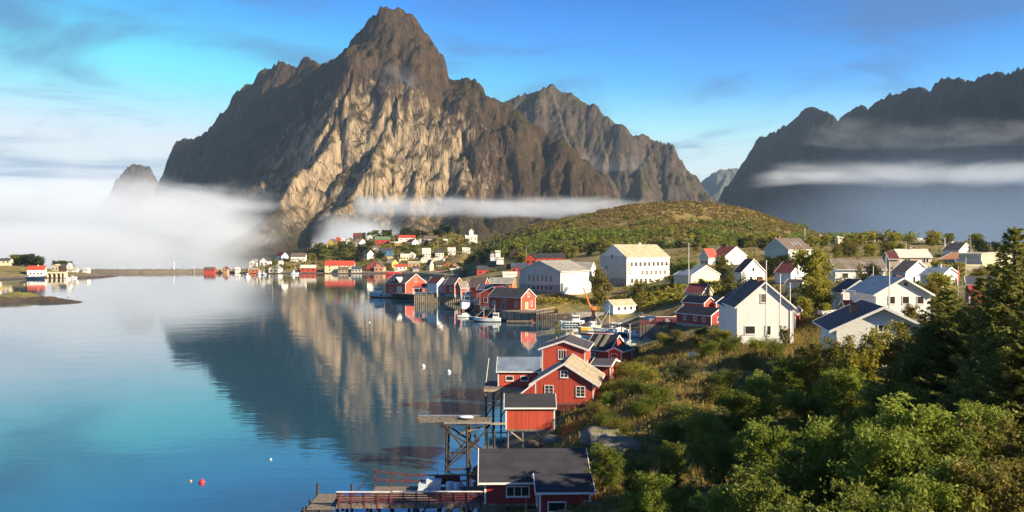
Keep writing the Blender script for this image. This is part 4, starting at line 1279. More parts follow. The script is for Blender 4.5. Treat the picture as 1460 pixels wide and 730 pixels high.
# ------------------------------------------------------------------ mountains
def mountain(name, ridges, x0, x1, y0, y1, step, mat, seed, amp=60, base=-10):
    """ridges: list of (points, slope); points are (column, row, depth) on the crest line"""
    xs = np.arange(x0, x1, step); ys = np.arange(y0, y1, step)
    X, Y = np.meshgrid(xs, ys)
    x = X.ravel(); y = Y.ravel()
    wx_ = x + fbm(x / 160, y / 160, 4, seed + 50) * 55
    wy_ = y + fbm(x / 160, y / 160, 4, seed + 60) * 55
    H = np.full(len(x), -1e9); S = np.zeros(len(x)); D = np.zeros(len(x))
    off = 0
    for pts, slope in ridges:
        p3 = [P(*p) for p in pts]
        for a, c in zip(p3[:-1], p3[1:]):
            dx, dy = c.x - a.x, c.y - a.y
            L2 = dx * dx + dy * dy + 1e-6
            t = np.clip(((wx_ - a.x) * dx + (wy_ - a.y) * dy) / L2, 0, 1)
            d = np.hypot(wx_ - a.x - t * dx, wy_ - a.y - t * dy)
            h = a.z + (c.z - a.z) * t - slope * d + 0.00022 * d * d * slope
            k = h > H
            H = np.where(k, h, H); S = np.where(k, off + t * math.sqrt(L2), S); D = np.where(k, d, D)
            off += math.sqrt(L2)
        off += 1000
    w = np.clip(D / 90, 0, 1)
    flute = fbm(S / 75, D / 420, 4, seed, 0.55, True) * amp * 0.75 * w
    lumps = fbm(x / 110, y / 110, 6, seed + 7, 0.55, True) * amp * 0.45 * (0.55 + 0.45 * w)
    crag = fbm(x / 24, y / 24, 4, seed + 9, 0.6, True) * amp * 0.22
    Hn = H + flute + lumps + crag - amp * 0.12
    # terraces: joints in the rock
    q = 26.0
    tz = Hn / q + fbm(x / 300, y / 300, 3, seed + 30) * 2
    Hn = Hn + (np.abs((tz % 1.0) - 0.5) - 0.25) * q * 0.35 * w
    # talus
    Hn = np.where(Hn < 120, 120 - (120 - Hn) * 0.55, Hn)
    Hn = np.where(Hn < 30, base + (30 - base) * np.exp((Hn - 30) / 60.0), Hn)
    me = np_mesh(name, np.stack([x, y, Hn], 1), grid_faces(len(xs), len(ys)), mat, True)
    o = link(bpy.data.objects.new(name, me))
    o['kind'] = 'structure'
    return o


def mat_rock(name, bare, veg, slab=None, slab_at=None):
    m, nt, b = new_mat(name)
    geo = nt.nodes.new('ShaderNodeNewGeometry')
    pos = geo.outputs['Position']
    sn = nt.nodes.new('ShaderNodeSeparateXYZ'); nt.links.new(geo.outputs['Normal'], sn.inputs[0])
    sp = nt.nodes.new('ShaderNodeSeparateXYZ'); nt.links.new(pos, sp.inputs[0])
    mp = nt.nodes.new('ShaderNodeMapping'); mp.inputs['Scale'].default_value = (1, 1, 0.35); nt.links.new(pos, mp.inputs[0])
    big = noise(nt, 0.006, 6, 0.6, pos, 0.6)
    mid = noise(nt, 0.03, 7, 0.68, mp.outputs[0], 0.8)
    fine = noise(nt, 0.16, 5, 0.7, mp.outputs[0])
    mv = nt.nodes.new('ShaderNodeMapping'); mv.inputs['Scale'].default_value = (1, 1, 0.16); nt.links.new(pos, mv.inputs[0])
    streak = noise(nt, 0.035, 7, 0.62, mv.outputs[0], 1.6)
    joint = noise(nt, 0.011, 4, 0.5, mv.outputs[0], 2.2)
    crack = maprange(nt, mathn(nt, 'ABSOLUTE', mathn(nt, 'SUBTRACT', joint, 0.5)), 0.0, 0.022)
    dark = tuple(x * 0.45 for x in bare)
    c = mixrgb(nt, maprange(nt, mid, 0.32, 0.66), dark, bare)
    c = mixrgb(nt, maprange(nt, streak, 0.55, 0.75, 0, .7), c, tuple(x * 1.9 for x in bare))
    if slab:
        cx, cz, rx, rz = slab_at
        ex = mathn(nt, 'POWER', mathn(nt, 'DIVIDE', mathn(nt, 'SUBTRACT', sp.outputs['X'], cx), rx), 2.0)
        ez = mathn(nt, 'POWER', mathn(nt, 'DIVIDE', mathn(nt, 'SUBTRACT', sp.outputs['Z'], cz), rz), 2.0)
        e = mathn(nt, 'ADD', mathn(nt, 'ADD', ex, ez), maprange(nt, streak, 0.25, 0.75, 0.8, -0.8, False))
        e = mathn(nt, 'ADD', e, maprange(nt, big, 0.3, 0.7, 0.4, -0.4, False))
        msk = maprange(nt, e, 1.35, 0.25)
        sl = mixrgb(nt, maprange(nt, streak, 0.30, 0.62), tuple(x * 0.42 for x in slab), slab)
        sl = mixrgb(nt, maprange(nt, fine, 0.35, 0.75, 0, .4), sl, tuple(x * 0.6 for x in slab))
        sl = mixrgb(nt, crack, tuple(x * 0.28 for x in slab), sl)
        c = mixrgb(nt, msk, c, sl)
    c = mixrgb(nt, maprange(nt, crack, 0.4, 0.0, 0, 0.5), c, dark)
    vg = mathn(nt, 'MULTIPLY', maprange(nt, sn.outputs['Z'], 0.42, 0.66), maprange(nt, mathn(nt, 'ADD', mid, mathn(nt, 'MULTIPLY', big, 0.5)), 0.60, 0.85))
    vgc = mixrgb(nt, maprange(nt, fine, 0.3, 0.7), tuple(x * 0.55 for x in veg), veg)
    low = maprange(nt, mathn(nt, 'ADD', sp.outputs['Z'], maprange(nt, big, 0.3, 0.7, -50, 50)), 110, 40)
    vg = mathn(nt, 'MAXIMUM', vg, mathn(nt, 'MULTIPLY', low, 0.85))
    c = mixrgb(nt, vg, c, vgc)
    nt.links.new(c, b.inputs['Base Color'])
    b.inputs['Roughness'].default_value = 0.92
    b.inputs['Specular IOR Level'].default_value = 0.15
    h = mathn(nt, 'ADD', mathn(nt, 'MULTIPLY', mid, 1.0), mathn(nt, 'ADD', mathn(nt, 'MULTIPLY', fine, 0.30), mathn(nt, 'ADD', mathn(nt, 'MULTIPLY', crack, 0.12), mathn(nt, 'MULTIPLY', streak, .5))))
    bump(nt, b, h, 0.9, 22.0)
    return m


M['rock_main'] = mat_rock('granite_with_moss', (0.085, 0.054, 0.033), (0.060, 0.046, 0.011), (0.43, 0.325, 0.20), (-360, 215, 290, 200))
M['rock_far'] = mat_rock('grey_brown_rock', (0.115, 0.085, 0.066), (0.07, 0.065, 0.020))
M['rock_hazed'] = mat_rock('haze_tinted_rock', (0.20, 0.21, 0.21), (0.10, 0.12, 0.07))  # distance haze is put into this rock's pale colour
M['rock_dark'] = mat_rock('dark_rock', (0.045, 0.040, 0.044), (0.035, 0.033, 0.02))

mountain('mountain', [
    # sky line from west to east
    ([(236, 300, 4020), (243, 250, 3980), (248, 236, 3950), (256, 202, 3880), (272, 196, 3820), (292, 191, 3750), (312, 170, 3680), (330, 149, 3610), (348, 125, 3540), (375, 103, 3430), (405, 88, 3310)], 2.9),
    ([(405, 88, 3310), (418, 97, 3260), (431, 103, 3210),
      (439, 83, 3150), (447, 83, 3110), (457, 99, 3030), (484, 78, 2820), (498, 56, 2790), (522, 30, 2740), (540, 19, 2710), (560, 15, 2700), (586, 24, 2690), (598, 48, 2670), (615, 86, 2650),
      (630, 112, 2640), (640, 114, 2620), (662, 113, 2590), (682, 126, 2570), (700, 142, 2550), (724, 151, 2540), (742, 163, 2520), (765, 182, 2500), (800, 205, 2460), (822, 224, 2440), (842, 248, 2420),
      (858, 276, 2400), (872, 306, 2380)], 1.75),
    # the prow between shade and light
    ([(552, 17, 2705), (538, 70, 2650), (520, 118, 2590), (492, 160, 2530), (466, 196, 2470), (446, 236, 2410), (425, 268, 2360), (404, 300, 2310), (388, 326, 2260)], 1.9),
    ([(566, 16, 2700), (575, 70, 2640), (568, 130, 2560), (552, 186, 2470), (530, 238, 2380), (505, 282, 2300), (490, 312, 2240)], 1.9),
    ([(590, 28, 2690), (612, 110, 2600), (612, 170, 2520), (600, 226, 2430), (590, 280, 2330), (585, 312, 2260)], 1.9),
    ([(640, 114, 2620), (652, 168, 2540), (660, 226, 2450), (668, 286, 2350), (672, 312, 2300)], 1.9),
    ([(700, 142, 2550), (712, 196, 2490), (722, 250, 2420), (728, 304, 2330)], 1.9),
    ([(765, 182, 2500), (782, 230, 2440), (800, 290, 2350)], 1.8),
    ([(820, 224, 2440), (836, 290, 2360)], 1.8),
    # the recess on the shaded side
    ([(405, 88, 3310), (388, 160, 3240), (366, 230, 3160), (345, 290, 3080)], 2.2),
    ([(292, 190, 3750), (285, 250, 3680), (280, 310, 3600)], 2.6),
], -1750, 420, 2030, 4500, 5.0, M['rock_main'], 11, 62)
mountain('mountain', [
    ([(700, 168, 3900), (722, 146, 3850), (745, 135, 3830), (772, 124, 3800), (788, 123, 3800), (804, 131, 3790), (817, 131, 3780), (824, 140, 3770), (840, 148, 3760), (856, 152, 3740), (861, 188, 3700),
      (874, 181, 3680), (882, 178, 3670), (900, 190, 3650), (922, 196, 3640), (942, 205, 3620), (956, 208, 3610), (961, 232, 3590), (972, 252, 3570), (986, 274, 3540), (1012, 288, 3500), (1045, 292, 3480)], 1.9),
    ([(788, 123, 3800), (800, 180, 3660), (812, 240, 3500), (820, 300, 3380)], 1.8),
    ([(856, 152, 3740), (858, 200, 3650), (862, 250, 3520), (866, 300, 3420)], 2.0),
    ([(922, 196, 3640), (918, 240, 3540), (912, 300, 3400)], 1.9),
], -150, 950, 3150, 4300, 6, M['rock_far'], 31, 60)
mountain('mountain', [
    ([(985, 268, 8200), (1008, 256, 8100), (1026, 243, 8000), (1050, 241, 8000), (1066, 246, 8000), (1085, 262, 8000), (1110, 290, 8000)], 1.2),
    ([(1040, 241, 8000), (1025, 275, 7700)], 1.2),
], 1100, 2500, 7200, 8900, 14, M['rock_hazed'], 41, 70)
mountain('mountain', [
    ([(158, 268, 6100), (170, 250, 6000), (180, 239, 6000), (196, 233, 6000), (210, 237, 6000), (214, 250, 6000), (224, 275, 6000)], 2.3),
], -3400, -1700, 5300, 6700, 10, M['rock_far'], 51, 50)
mountain('mountain', [
    ([(1030, 305, 5200), (1050, 270, 5050), (1066, 240, 4900), (1080, 200, 4750), (1094, 189, 4650), (1112, 187, 4560), (1130, 170, 4450), (1146, 156, 4350), (1160, 153, 4300), (1176, 163, 4220), (1192, 177, 4150),
      (1206, 166, 4080), (1220, 152, 4000), (1227, 152, 3970), (1240, 160, 3920), (1262, 136, 3800), (1272, 132, 3750), (1286, 136, 3700), (1300, 124, 3620), (1312, 130, 3560), (1328, 136, 3500), (1346, 114, 3400),
      (1358, 111, 3350), (1370, 120, 3300), (1384, 116, 3230), (1400, 108, 3170), (1430, 104, 3050), (1444, 99, 2990), (1462, 100, 2900), (1560, 90, 2600), (1700, 95, 2250), (1850, 130, 1950)], 1.8),
    ([(1160, 153, 4300), (1150, 230, 4050), (1120, 300, 3800)], 1.7),
    ([(1262, 136, 3800), (1240, 220, 3500), (1210, 310, 3200)], 1.7),
    ([(1346, 114, 3400), (1330, 210, 3100), (1300, 310, 2800)], 1.7),
    ([(1444, 99, 2990), (1430, 200, 2700), (1400, 310, 2450)], 1.7),
], 650, 2300, 1750, 5600, 9, M['rock_dark'], 61, 62)

# unseen hill, added and shaped to cast shade on the near slope
def shade_hill():
    xs = np.arange(30, 460, 4.0); ys = np.arange(-420, 75, 4.0)
    X, Y = np.meshgrid(xs, ys); x = X.ravel(); y = Y.ravel()
    # axis away towards the sun
    ax, ay = SUN_AZ
    u = x * ax + y * ay                 # along
    v = -x * ay + y * ax                # across: grows to the north
    h = np.zeros(len(x))
    e = np.clip((34 - v - fbm(x / 30, y / 30, 4, 77) * 14) / 32.0, 0, 1)
    s = np.clip((u - 95) / 110.0, 0, 1)
    h = 100 * (e * e * (3 - 2 * e)) ** 0.6 * (s * s * (3 - 2 * s))
    h = h + fbm(x / 25, y / 25, 5, 78, 0.6, True) * 9 * np.clip(h / 20, 0, 1)
    z = ground_raw(x, y) * 0 + 8 + h
    z = np.where(h < 0.5, -8, z)
    o = link(bpy.data.objects.new('hillside', np_mesh('hillside', np.stack([x, y, z], 1), grid_faces(len(xs), len(ys)), M['ground'], True)))
    o['kind'] = 'structure'
shade_hill()

# ------------------------------------------------------------------ mist and haze
def fog(name, label, x0, x1, y0, y1, z0, z1, dens, nscale, lo, hi, soft, group=None, colour=(0.85, 0.91, 0.99), dist=1.0, gain=1.0, seed=0.0):
    o = MB().box(-0.5, 0.5, -0.5, 0.5, -0.5, 0.5)
    m = bpy.data.materials.new(name + '_vapour')
    m.use_nodes = True
    nt = m.node_tree
    nt.nodes.clear()
    out = nt.nodes.new('ShaderNodeOutputMaterial')
    pv = nt.nodes.new('ShaderNodeVolumePrincipled')
    pv.inputs['Color'].default_value = col4(colour)
    pv.inputs['Anisotropy'].default_value = 0.0
    tc = nt.nodes.new('ShaderNodeTexCoord')
    geo = nt.nodes.new('ShaderNodeNewGeometry')
    mp = nt.nodes.new('ShaderNodeMapping')
    mp.inputs['Scale'].default_value = nscale
    mp.inputs['Location'].default_value = (seed, seed * 0.7, 0)
    nt.links.new(geo.outputs['Position'], mp.inputs[0])
    n = noise(nt, 1.0, 7, 0.60, mp.outputs[0], dist)
    sp = nt.nodes.new('ShaderNodeSeparateXYZ'); nt.links.new(tc.outputs['Generated'], sp.inputs[0])
    f = None
    for ax, (a, c) in zip('XYZ', soft):
        for lo_, hi_ in ((0.0, a), (1.0, 1.0 - c)):
            if abs(hi_ - lo_) < 1e-4:
                continue
            g_ = maprange(nt, sp.outputs[ax], lo_, hi_)
            f = g_ if f is None else mathn(nt, 'MULTIPLY', f, g_)
    # the edge is eaten away by the noise rather than fading evenly
    e = mathn(nt, 'ADD', n, mathn(nt, 'MULTIPLY', mathn(nt, 'SUBTRACT', f, 1.0), 0.60))
    d = mathn(nt, 'MULTIPLY', mathn(nt, 'MULTIPLY', maprange(nt, e, lo, hi), f), dens)
    nt.links.new(d, pv.inputs['Density'])
    nt.links.new(pv.outputs[0], out.inputs['Volume'])
    ob = o.build(name, m)
    ob.location = ((x0 + x1) / 2, (y0 + y1) / 2, (z0 + z1) / 2)
    ob.scale = (x1 - x0, y1 - y0, z1 - z0)
    tag(ob, label, 'mist', group, 'stuff')
    return ob


def span(px0, px1, Y):
    return (px0 - 730) / 1400 * Y, (px1 - 730) / 1400 * Y


def zrow(py, Y):
    return CAM_H - (py - HOR) / 1400 * Y


fog('fog_bank', 'thick white fog bank lying on the water behind the breakwater', -1500, -150, 985, 1490, -3, 112, 0.0075,
    (0.0050, 0.0050, 0.0170), 0.26, 0.68, ((0.02, 0.34), (0.06, 0.05), (0.0, 0.70)), dist=0.8)
fog('fog_bank', 'higher white fog bank hiding the western foot of the mountain', -2600, -330, 1500, 2400, -3, 265, 0.0080,
    (0.0042, 0.0042, 0.0140), 0.28, 0.70, ((0.02, 0.12), (0.05, 0.1), (0.0, 0.70)), dist=0.8, seed=2.0)
fog('fog_bank', 'thinner low fog creeping along the foot of the sunlit mountain', -326, -20, 1500, 1920, -3, 150, 0.0130,
    (0.0060, 0.0060, 0.0160), 0.30, 0.66, ((0.02, 0.75), (0.2, 0.1), (0.0, 0.8)), dist=0.8, seed=5.0)
fog('mist_band', 'long thin white mist band across the foot of the sunlit mountain', -326, 490, 1930, 2150, 52, 158, 0.011,
    (0.0065, 0.006, 0.020), 0.24, 0.66, ((0.01, 0.34), (0.2, 0.2), (0.45, 0.5)), dist=0.9, seed=3.0)
fog('mist_band', 'pale mist band across the shaded eastern mountain', 430, 1330, 1950, 2500, 132, 232, 0.0068,
    (0.0045, 0.0045, 0.020), 0.26, 0.74, ((0.20, 0.02), (0.1, 0.3), (0.45, 0.50)), dist=1.0, seed=7.0)
fog('mist_wisp', 'thin torn wisps above the mist band of the eastern mountain', 560, 1400, 2150, 2600, 236, 360, 0.0024,
    (0.0050, 0.0045, 0.016), 0.40, 0.78, ((0.25, 0.02), (0.2, 0.3), (0.30, 0.45)), dist=1.4, seed=13.0)
fog('valley_haze', 'blue-grey haze filling the valley below the shaded eastern mountain', 260, 1500, 1100, 1940, -3, 330, 0.00085,
    (0.0014, 0.0014, 0.004), 0.10, 0.60, ((0.25, 0.05), (0.1, 0.1), (0.0, 0.95)), seed=9.0, colour=(.50, .70, 1.0))
fog('mist_wisp', 'ragged mist climbing the shaded western face of the main mountain', -900, -440, 2410, 2720, 60, 290, 0.0060,
    (0.0075, 0.0075, 0.016), 0.40, 0.72, ((0.3, 0.3), (0.1, 0.3), (0.1, 0.55)), dist=1.4, seed=21.0)
fog('mist_wisp', 'faint mist wisp drifting past the summit of the main mountain', *span(490, 650, 2420), 2330, 2480, zrow(160, 2420), zrow(62, 2420), 0.0050,
    (0.0065, 0.006, 0.008), 0.44, 0.72, ((0.35, 0.35), (0.3, 0.3), (0.4, 0.4)), dist=1.2, seed=11.0)
fog('mist_wisp', 'thin mist wisp in front of the middle mountain', *span(700, 960, 3250), 3100, 3300, zrow(262, 3250), zrow(208, 3250), 0.0018,
    (0.003, 0.003, 0.012), 0.36, 0.7, ((0.3, 0.2), (0.3, 0.3), (0.4, 0.4)), seed=17.0)

hz = MB().box(-9900, 9900, -3400, 15200, -9, 800).build('haze', bpy.data.materials.new('haze_air'))
hm = hz.data.materials[0]
hm.use_nodes = True
hm.node_tree.nodes.clear()
_o = hm.node_tree.nodes.new('ShaderNodeOutputMaterial')
_v = hm.node_tree.nodes.new('ShaderNodeVolumePrincipled')
_v.inputs['Color'].default_value = (0.50, 0.72, 1.0, 1)
_v.inputs['Density'].default_value = HAZE_DENSITY
_v.inputs['Anisotropy'].default_value = 0.0
hm.node_tree.links.new(_v.outputs[0], _o.inputs['Volume'])
tag(hz, 'pale blue haze over the whole fjord', 'haze', None, 'stuff')
# ------------------------------------------------------------------ piers, quays and stilts
_pile_mesh = MB().tube([(0, 0, 0), (0, 0, 1)], [0.5, 0.45], 8).mesh('pile', M['dark_wood'], True)
_pile_grey = MB().tube([(0, 0, 0), (0, 0, 1)], [0.5, 0.45], 8).mesh('pile', M['old_wood'], True)


def pile(parent, x, y, z0, z1, d=0.24, me=None, name='pile'):
    o = mesh_obj(name, me or _pile_mesh, parent, (x, y, z0))
    o.scale = (d, d, z1 - z0)
    o.rotation_euler = (R(random.uniform(-1, 1)), R(random.uniform(-1, 1)), random.random())
    return o


def world_to(root, p):
    return (Matrix.Translation(root.location) @ root.rotation_euler.to_matrix().to_4x4()).inverted() @ Vector(p)


def planks(mb, x0, x1, y0, y1, z, w=0.2, th=0.06, along='y', gap=0.015):
    n = max(1, int(((x1 - x0) if along == 'y' else (y1 - y0)) / w))
    for i in range(n):
        dz = random.uniform(-0.008, 0.008)
        if along == 'y':
            a = x0 + (x1 - x0) * i / n; c = x0 + (x1 - x0) * (i + 1) / n - gap
            mb.box(a, c, y0 + random.uniform(-.05, .05), y1 + random.uniform(-.05, .05), z - th + dz, z + dz)
        else:
            a = y0 + (y1 - y0) * i / n; c = y0 + (y1 - y0) * (i + 1) / n - gap
            mb.box(x0 + random.uniform(-.05, .05), x1 + random.uniform(-.05, .05), a, c, z - th + dz, z + dz)


# long red-railed boardwalk
XL, XR = -14.3, -2.35
bw = thing('boardwalk', 'long weathered boardwalk with red rails leading to the big black-roofed cabin', 'boardwalk', (0, 0, 0))
q = MB(); planks(q, XL, XR, 79.9, 82.4, 3.0, 0.22); planks(q, -11.9, -3.4, 82.42, 85.6, 3.0, 0.22)
q.build('deck', M['old_wood'], bw)
MB().box(XL, XR, 79.82, 79.94, 2.62, 2.93).build('edge_beam', M['old_wood'], bw)
MB().box(XL, XR, 82.3, 82.42, 2.55, 2.9).build('edge_beam', M['dark_wood'], bw)
MB().box(-11.9, -3.4, 85.5, 85.62, 2.6, 2.92).build('edge_beam', M['dark_wood'], bw)
for x in np.arange(XL + 0.2, XR, 1.05):
    MB().box(x - .045, x + .045, 79.80, 79.89, 2.6, 3.93).build('rail_post', M['rail_red'], bw)
for z in (3.18, 3.38, 3.58, 3.76):
    MB().box(XL, XR, 79.89, 79.925, z - 0.05, z + 0.05).build('rail', M['rail_red'], bw)
MB().box(XL, -9.9, 79.78, 79.95, 3.93, 3.99).build('handrail', M['trim'], bw)
MB().box(-9.7, XR, 79.78, 79.95, 3.96, 4.02).build('handrail', M['trim'], bw)
for i, x in enumerate(np.arange(-11.9, -3.6, 1.35)):
    h = 1.15 if i else 1.6
    MB().box(x - .05, x + .05, 85.5, 85.6, 2.6, 3.0 + h).build('rail_post', M['rail_red'], bw)
for z in (3.5, 4.0):
    MB().beam((-11.9, 85.48, z + (0.35 if z > 3.8 else 0.1)), (-8.6, 85.48, z), 0.09).beam((-8.6, 85.48, z), (-3.8, 85.48, z), 0.09).build('rail', M['rail_red'], bw)
for x in np.arange(XL + 0.5, XR, 1.95):
    for y in (80.2, 82.1):
        pile(bw, x, y, -1.5, 2.9, 0.26)
for x in np.arange(-11.5, -3.4, 2.6):
    pile(bw, x, 85.2, -1.5, 2.9, 0.26)
for x in (-12.8, -8.9, -5.0):
    MB().beam((x, 80.05, 0.1), (x + 1.9, 80.05, 2.6), 0.14).build('brace', M['dark_wood'], bw)
lp = thing('landing_stage', 'low grey landing stage with tall mooring posts at the sea end of the boardwalk', 'jetty', (0, 0, 0))
q = MB(); planks(q, -16.6, -14.4, 79.2, 84.2, 2.72, 0.2, along='x'); q.build('deck', M['old_wood'], lp)
MB().beam((-16.65, 79.2, 2.5), (-16.65, 84.3, 2.5), 0.2).build('edge_beam', M['dark_wood'], lp)
MB().beam((-16.65, 79.2, 2.5), (-14.4, 79.2, 2.5), 0.2).build('edge_beam', M['dark_wood'], lp)
for x, y, zt in ((-16.7, 79.1, 2.9), (-16.7, 81.5, 2.9), (-16.75, 84.2, 3.6), (-15.4, 79.1, 2.7), (-13.7, 84.3, 3.5), (-15.0, 84.3, 2.9), (-16.75, 80.2, 2.7)):
    pile(lp, x, y, -1.5, zt, 0.26)
MB().beam((-13.6, 84.2, 2.6), (-12.6, 84.3, 3.7), 0.1).build('brace', M['dark_wood'], lp)
for k, (x, z) in enumerate(((-16.95, 2.2), (-17.0, 1.6), (-16.95, 0.9), (-16.95, 1.9))):
    n_ = 14
    q = MB()
    ring = []
    for i in range(n_):
        a_ = 2 * math.pi * i / n_
        for j in range(6):
            b_ = 2 * math.pi * j / 6
            ring.append((0.11 * math.sin(b_), (0.3 + 0.11 * math.cos(b_)) * math.cos(a_), (0.3 + 0.11 * math.cos(b_)) * math.sin(a_)))
    q.add(ring, [(i * 6 + j, ((i + 1) % n_) * 6 + j, ((i + 1) % n_) * 6 + (j + 1) % 6, i * 6 + (j + 1) % 6) for i in range(n_) for j in range(6)])
    o = q.build('tyre_fender', M['rubber'], lp, True)
    o.location = (x, 79.3 + k * 1.1, z); o.rotation_euler = (0, 0, R(random.uniform(-12, 12)))
for x, y, r_, h, lab in ((-5.25, 83.3, 0.36, 0.95, 'first pale blue barrel beside the big black-roofed cabin'), (-4.62, 83.0, 0.33, 0.95, 'pale barrel right against the wall of the big black-roofed cabin')):
    o = MB().lathe([(r_ * .92, 0), (r_, .05), (r_ * 1.02, h * .33), (r_, h * .36), (r_ * 1.02, h * .66), (r_, h * .7), (r_, h * .95), (r_ * .9, h)], 18).build('barrel', M['plastic'], None, True)
    o.location = (x, y, 3.0); tag(o, lab, 'barrel')
o = MB().hexa([(-.55, -.5, 0), (.55, -.5, 0), (.55, .5, 0), (-.55, .5, 0)], [(-.65, -.6, .85), (.65, -.6, .85), (.65, .6, .85), (-.65, .6, .85)]).build('fish_tub', M['hull_white'], None)
o.location = (-6.7, 84.6, 3.0); tag(o, 'large white fish tub standing on the boardwalk terrace', 'tub')
o = MB().box(-.45, .45, -.5, .5, 0, .18).box(-.4, .4, -.45, .45, .18, .6).build('lidded_tub', M['plastic'], None)
o.location = (-7.6, 84.2, 3.0); tag(o, 'small pale lidded tub beside the large white fish tub', 'tub')
o = thing('red_bench', 'red plank bench screen at the landward end of the boardwalk terrace', 'bench', (-5.6, 85.1, 3.0))
MB().box(-1.1, 1.1, -.05, .05, .3, 1.1).build('backrest', M['rail_red'], o)
MB().box(-1.1, 1.1, -.55, -.05, .4, .46).build('seat', M['rail_red'], o)
for x in (-1, 1): MB().box(x - .06, x + .06, -.5, 0, 0, .4).build('leg', M['rail_red'], o)
o = MB().lathe([(.05, 0), (.16, .05), (.2, .22), (.12, .4), (.04, .48)], 14).build('float', M['yellow'], None, True)
o.location = (-4.05, 79.7, 2.1); tag(o, 'small yellow float hanging from the boardwalk rail', 'float')
pile_rope = MB().tube([(-4.05, 79.72, 2.55), (-4.05, 79.74, 3.2)], [.02, .02], 6).build('rope', M['pale_wood'], o)
pile_rope.location = (4.05, -79.7, -2.1)

# stilts of the two bottom cabins
for root, ztop, zb in ((cab1, 0, -4.2), (cab2, 0, -3.2)):
    t, s = root['_t'], root['_s']
    for u in np.linspace(-t / 2 + .2, t / 2 - .2, 6 if root is cab1 else 4):
        for v in (-s / 2 + .15, s / 2 - .2):
            pile(root, u, v, zb, 0.0, 0.22, _pile_grey, 'stilt')
    MB().box(-t / 2, t / 2, -s / 2 - .02, -s / 2 + .14, -.22, -.003).build('sill_beam', M['old_wood'], root)
t, s = cab2['_t'], cab2['_s']
MB().beam((-t / 2 + .3, -s / 2 + .1, -.1), (-t / 2 + 2.0, -s / 2 + .1, -1.4), .13).beam((t / 2 - .3, -s / 2 + .1, -.1), (t / 2 - 2.2, -s / 2 + .1, -1.3), .13).build('brace', M['pale_wood'], cab2)
for u in np.linspace(-4.2, 4.2, 5):
    for v in (-5.0, 0):
        pile(cab3, u * .85, v, -3.6, -0.9, 0.24, _pile_grey, 'stilt')
for u in np.linspace(-3, 3, 4):
    for v in (-4.6, 3):
        pile(cab4, u, v, -4.5, 0, 0.24, _pile_grey, 'stilt')
for u in np.linspace(-1.2, 1.2, 2):
    for v in (-2.0, 2):
        pile(cab8, u, v, -3.5, 0, 0.24, _pile_grey, 'stilt')
# porch stair of the smaller bottom cabin
st = thing('porch_stair', 'pale timber stair with handrails between the two black-roofed cabins', 'stair', (1.72, 78.2, 3.0), R(0))
for i in range(7):
    MB().box(-.55, .55, -.28 - i * .28, -i * .28, -.18 * i - .06, -.18 * i).build('tread', M['pale_wood'], st)
for x in (-.6, .6):
    MB().beam((x, .1, -.05), (x, -2.1, -1.5), .06, .24).build('stringer', M['pale_wood'], st)
    MB().beam((x, .1, .95), (x, -2.1, -.5), .07).build('handrail', M['pale_wood'], st)
    MB().beam((x, .1, .5), (x, -2.1, -.95), .06).build('handrail', M['pale_wood'], st)
    for yy, zz_ in ((.1, -.1), (-2.05, -1.5)):
        MB().beam((x, yy, zz_ - .6), (x, yy, zz_ + 1.05), .08).build('post', M['pale_wood'], st)

# the trestle with its slipway rails
tr = thing('trestle', 'tall dark timber trestle carrying a grey gangway and rails out over the water', 'trestle', (0, 0, 0))
TZ = 5.15
q = MB(); planks(q, -7.2, -2.35, 104.0, 105.0, TZ, .2, along='x'); q.build('gangway', M['grey_wood'], tr)
q = MB(); planks(q, -2.3, -0.7, 104.2, 105.2, TZ - .12, .25, along='x'); q.build('gangway', M['pale_wood'], tr)
MB().beam((-10.2, 105.2, TZ + .02), (-2.2, 105.2, TZ + .02), .28, .22).build('slide_rail', M['old_wood'], tr)
MB().beam((-10.3, 106.3, TZ + .12), (-2.2, 106.3, TZ + .12), .30, .24).build('slide_rail', M['old_wood'], tr)
MB().beam((-10.3, 107.6, TZ + .2), (-3.0, 107.6, TZ + .2), .5, .1).build('slide_rail', M['metal'], tr)
MB().beam((-10.1, 104.9, TZ - .02), (-10.3, 107.8, TZ - .02), .3, .26).build('cross_beam', M['dark_wood'], tr)
o = MB().lathe([(.02, -.2), (.35, -.15), (.42, 0), (.35, .18), (.05, .24)], 14).build('bundled_tarp', M['hull_white'], tr, True); o.location = (-5.0, 106.2, TZ + .28); o.scale = (2.0, .8, .8)
bents = {}
for bx in (-7.05, -4.7):
    for y in (104.1, 105.2, 106.6):
        pile(tr, bx + (y - 104) * .06, y, -1.2 if y < 105 else -1.2, TZ - .1, .25, _pile_mesh, 'leg')
    MB().beam((bx, 103.8, TZ - .22), (bx, 107.4, TZ - .22), .28).build('cross_beam', M['dark_wood'], tr)
for z in (0.25, 2.0):
    MB().beam((-7.1, 104.1, z), (-4.6, 104.1, z + .05), .17).build('brace', M['dark_wood'], tr)
for a_, c_ in (((-7.05, 104.0, 4.9), (-4.7, 104.0, 1.9)), ((-7.1, 104.0, 4.4), (-2.4, 104.2, 1.6)), ((-6.95, 104.0, .4), (-3.4, 104.2, 3.4)), ((-7.0, 106.4, .3), (-4.6, 106.4, 2.6)), ((-4.5, 104.2, 2.6), (-2.3, 104.6, 4.7)),
               ((-7.1, 106.5, 4.6), (-2.5, 106.6, 1.4)), ((-6.9, 104.0, 1.2), (-4.7, 104.0, 3.4))):
    MB().beam(a_, c_, .17).build('brace', M['dark_wood'], tr)
for x in (-2.6, -1.9):
    pile(tr, x, 105.0, -.5, TZ - .2, .24, _pile_mesh, 'leg')
MB().beam((-5.8, 104.6, 3.9), (-2.0, 104.8, 5.0), .2).build('brace', M['old_wood'], tr)
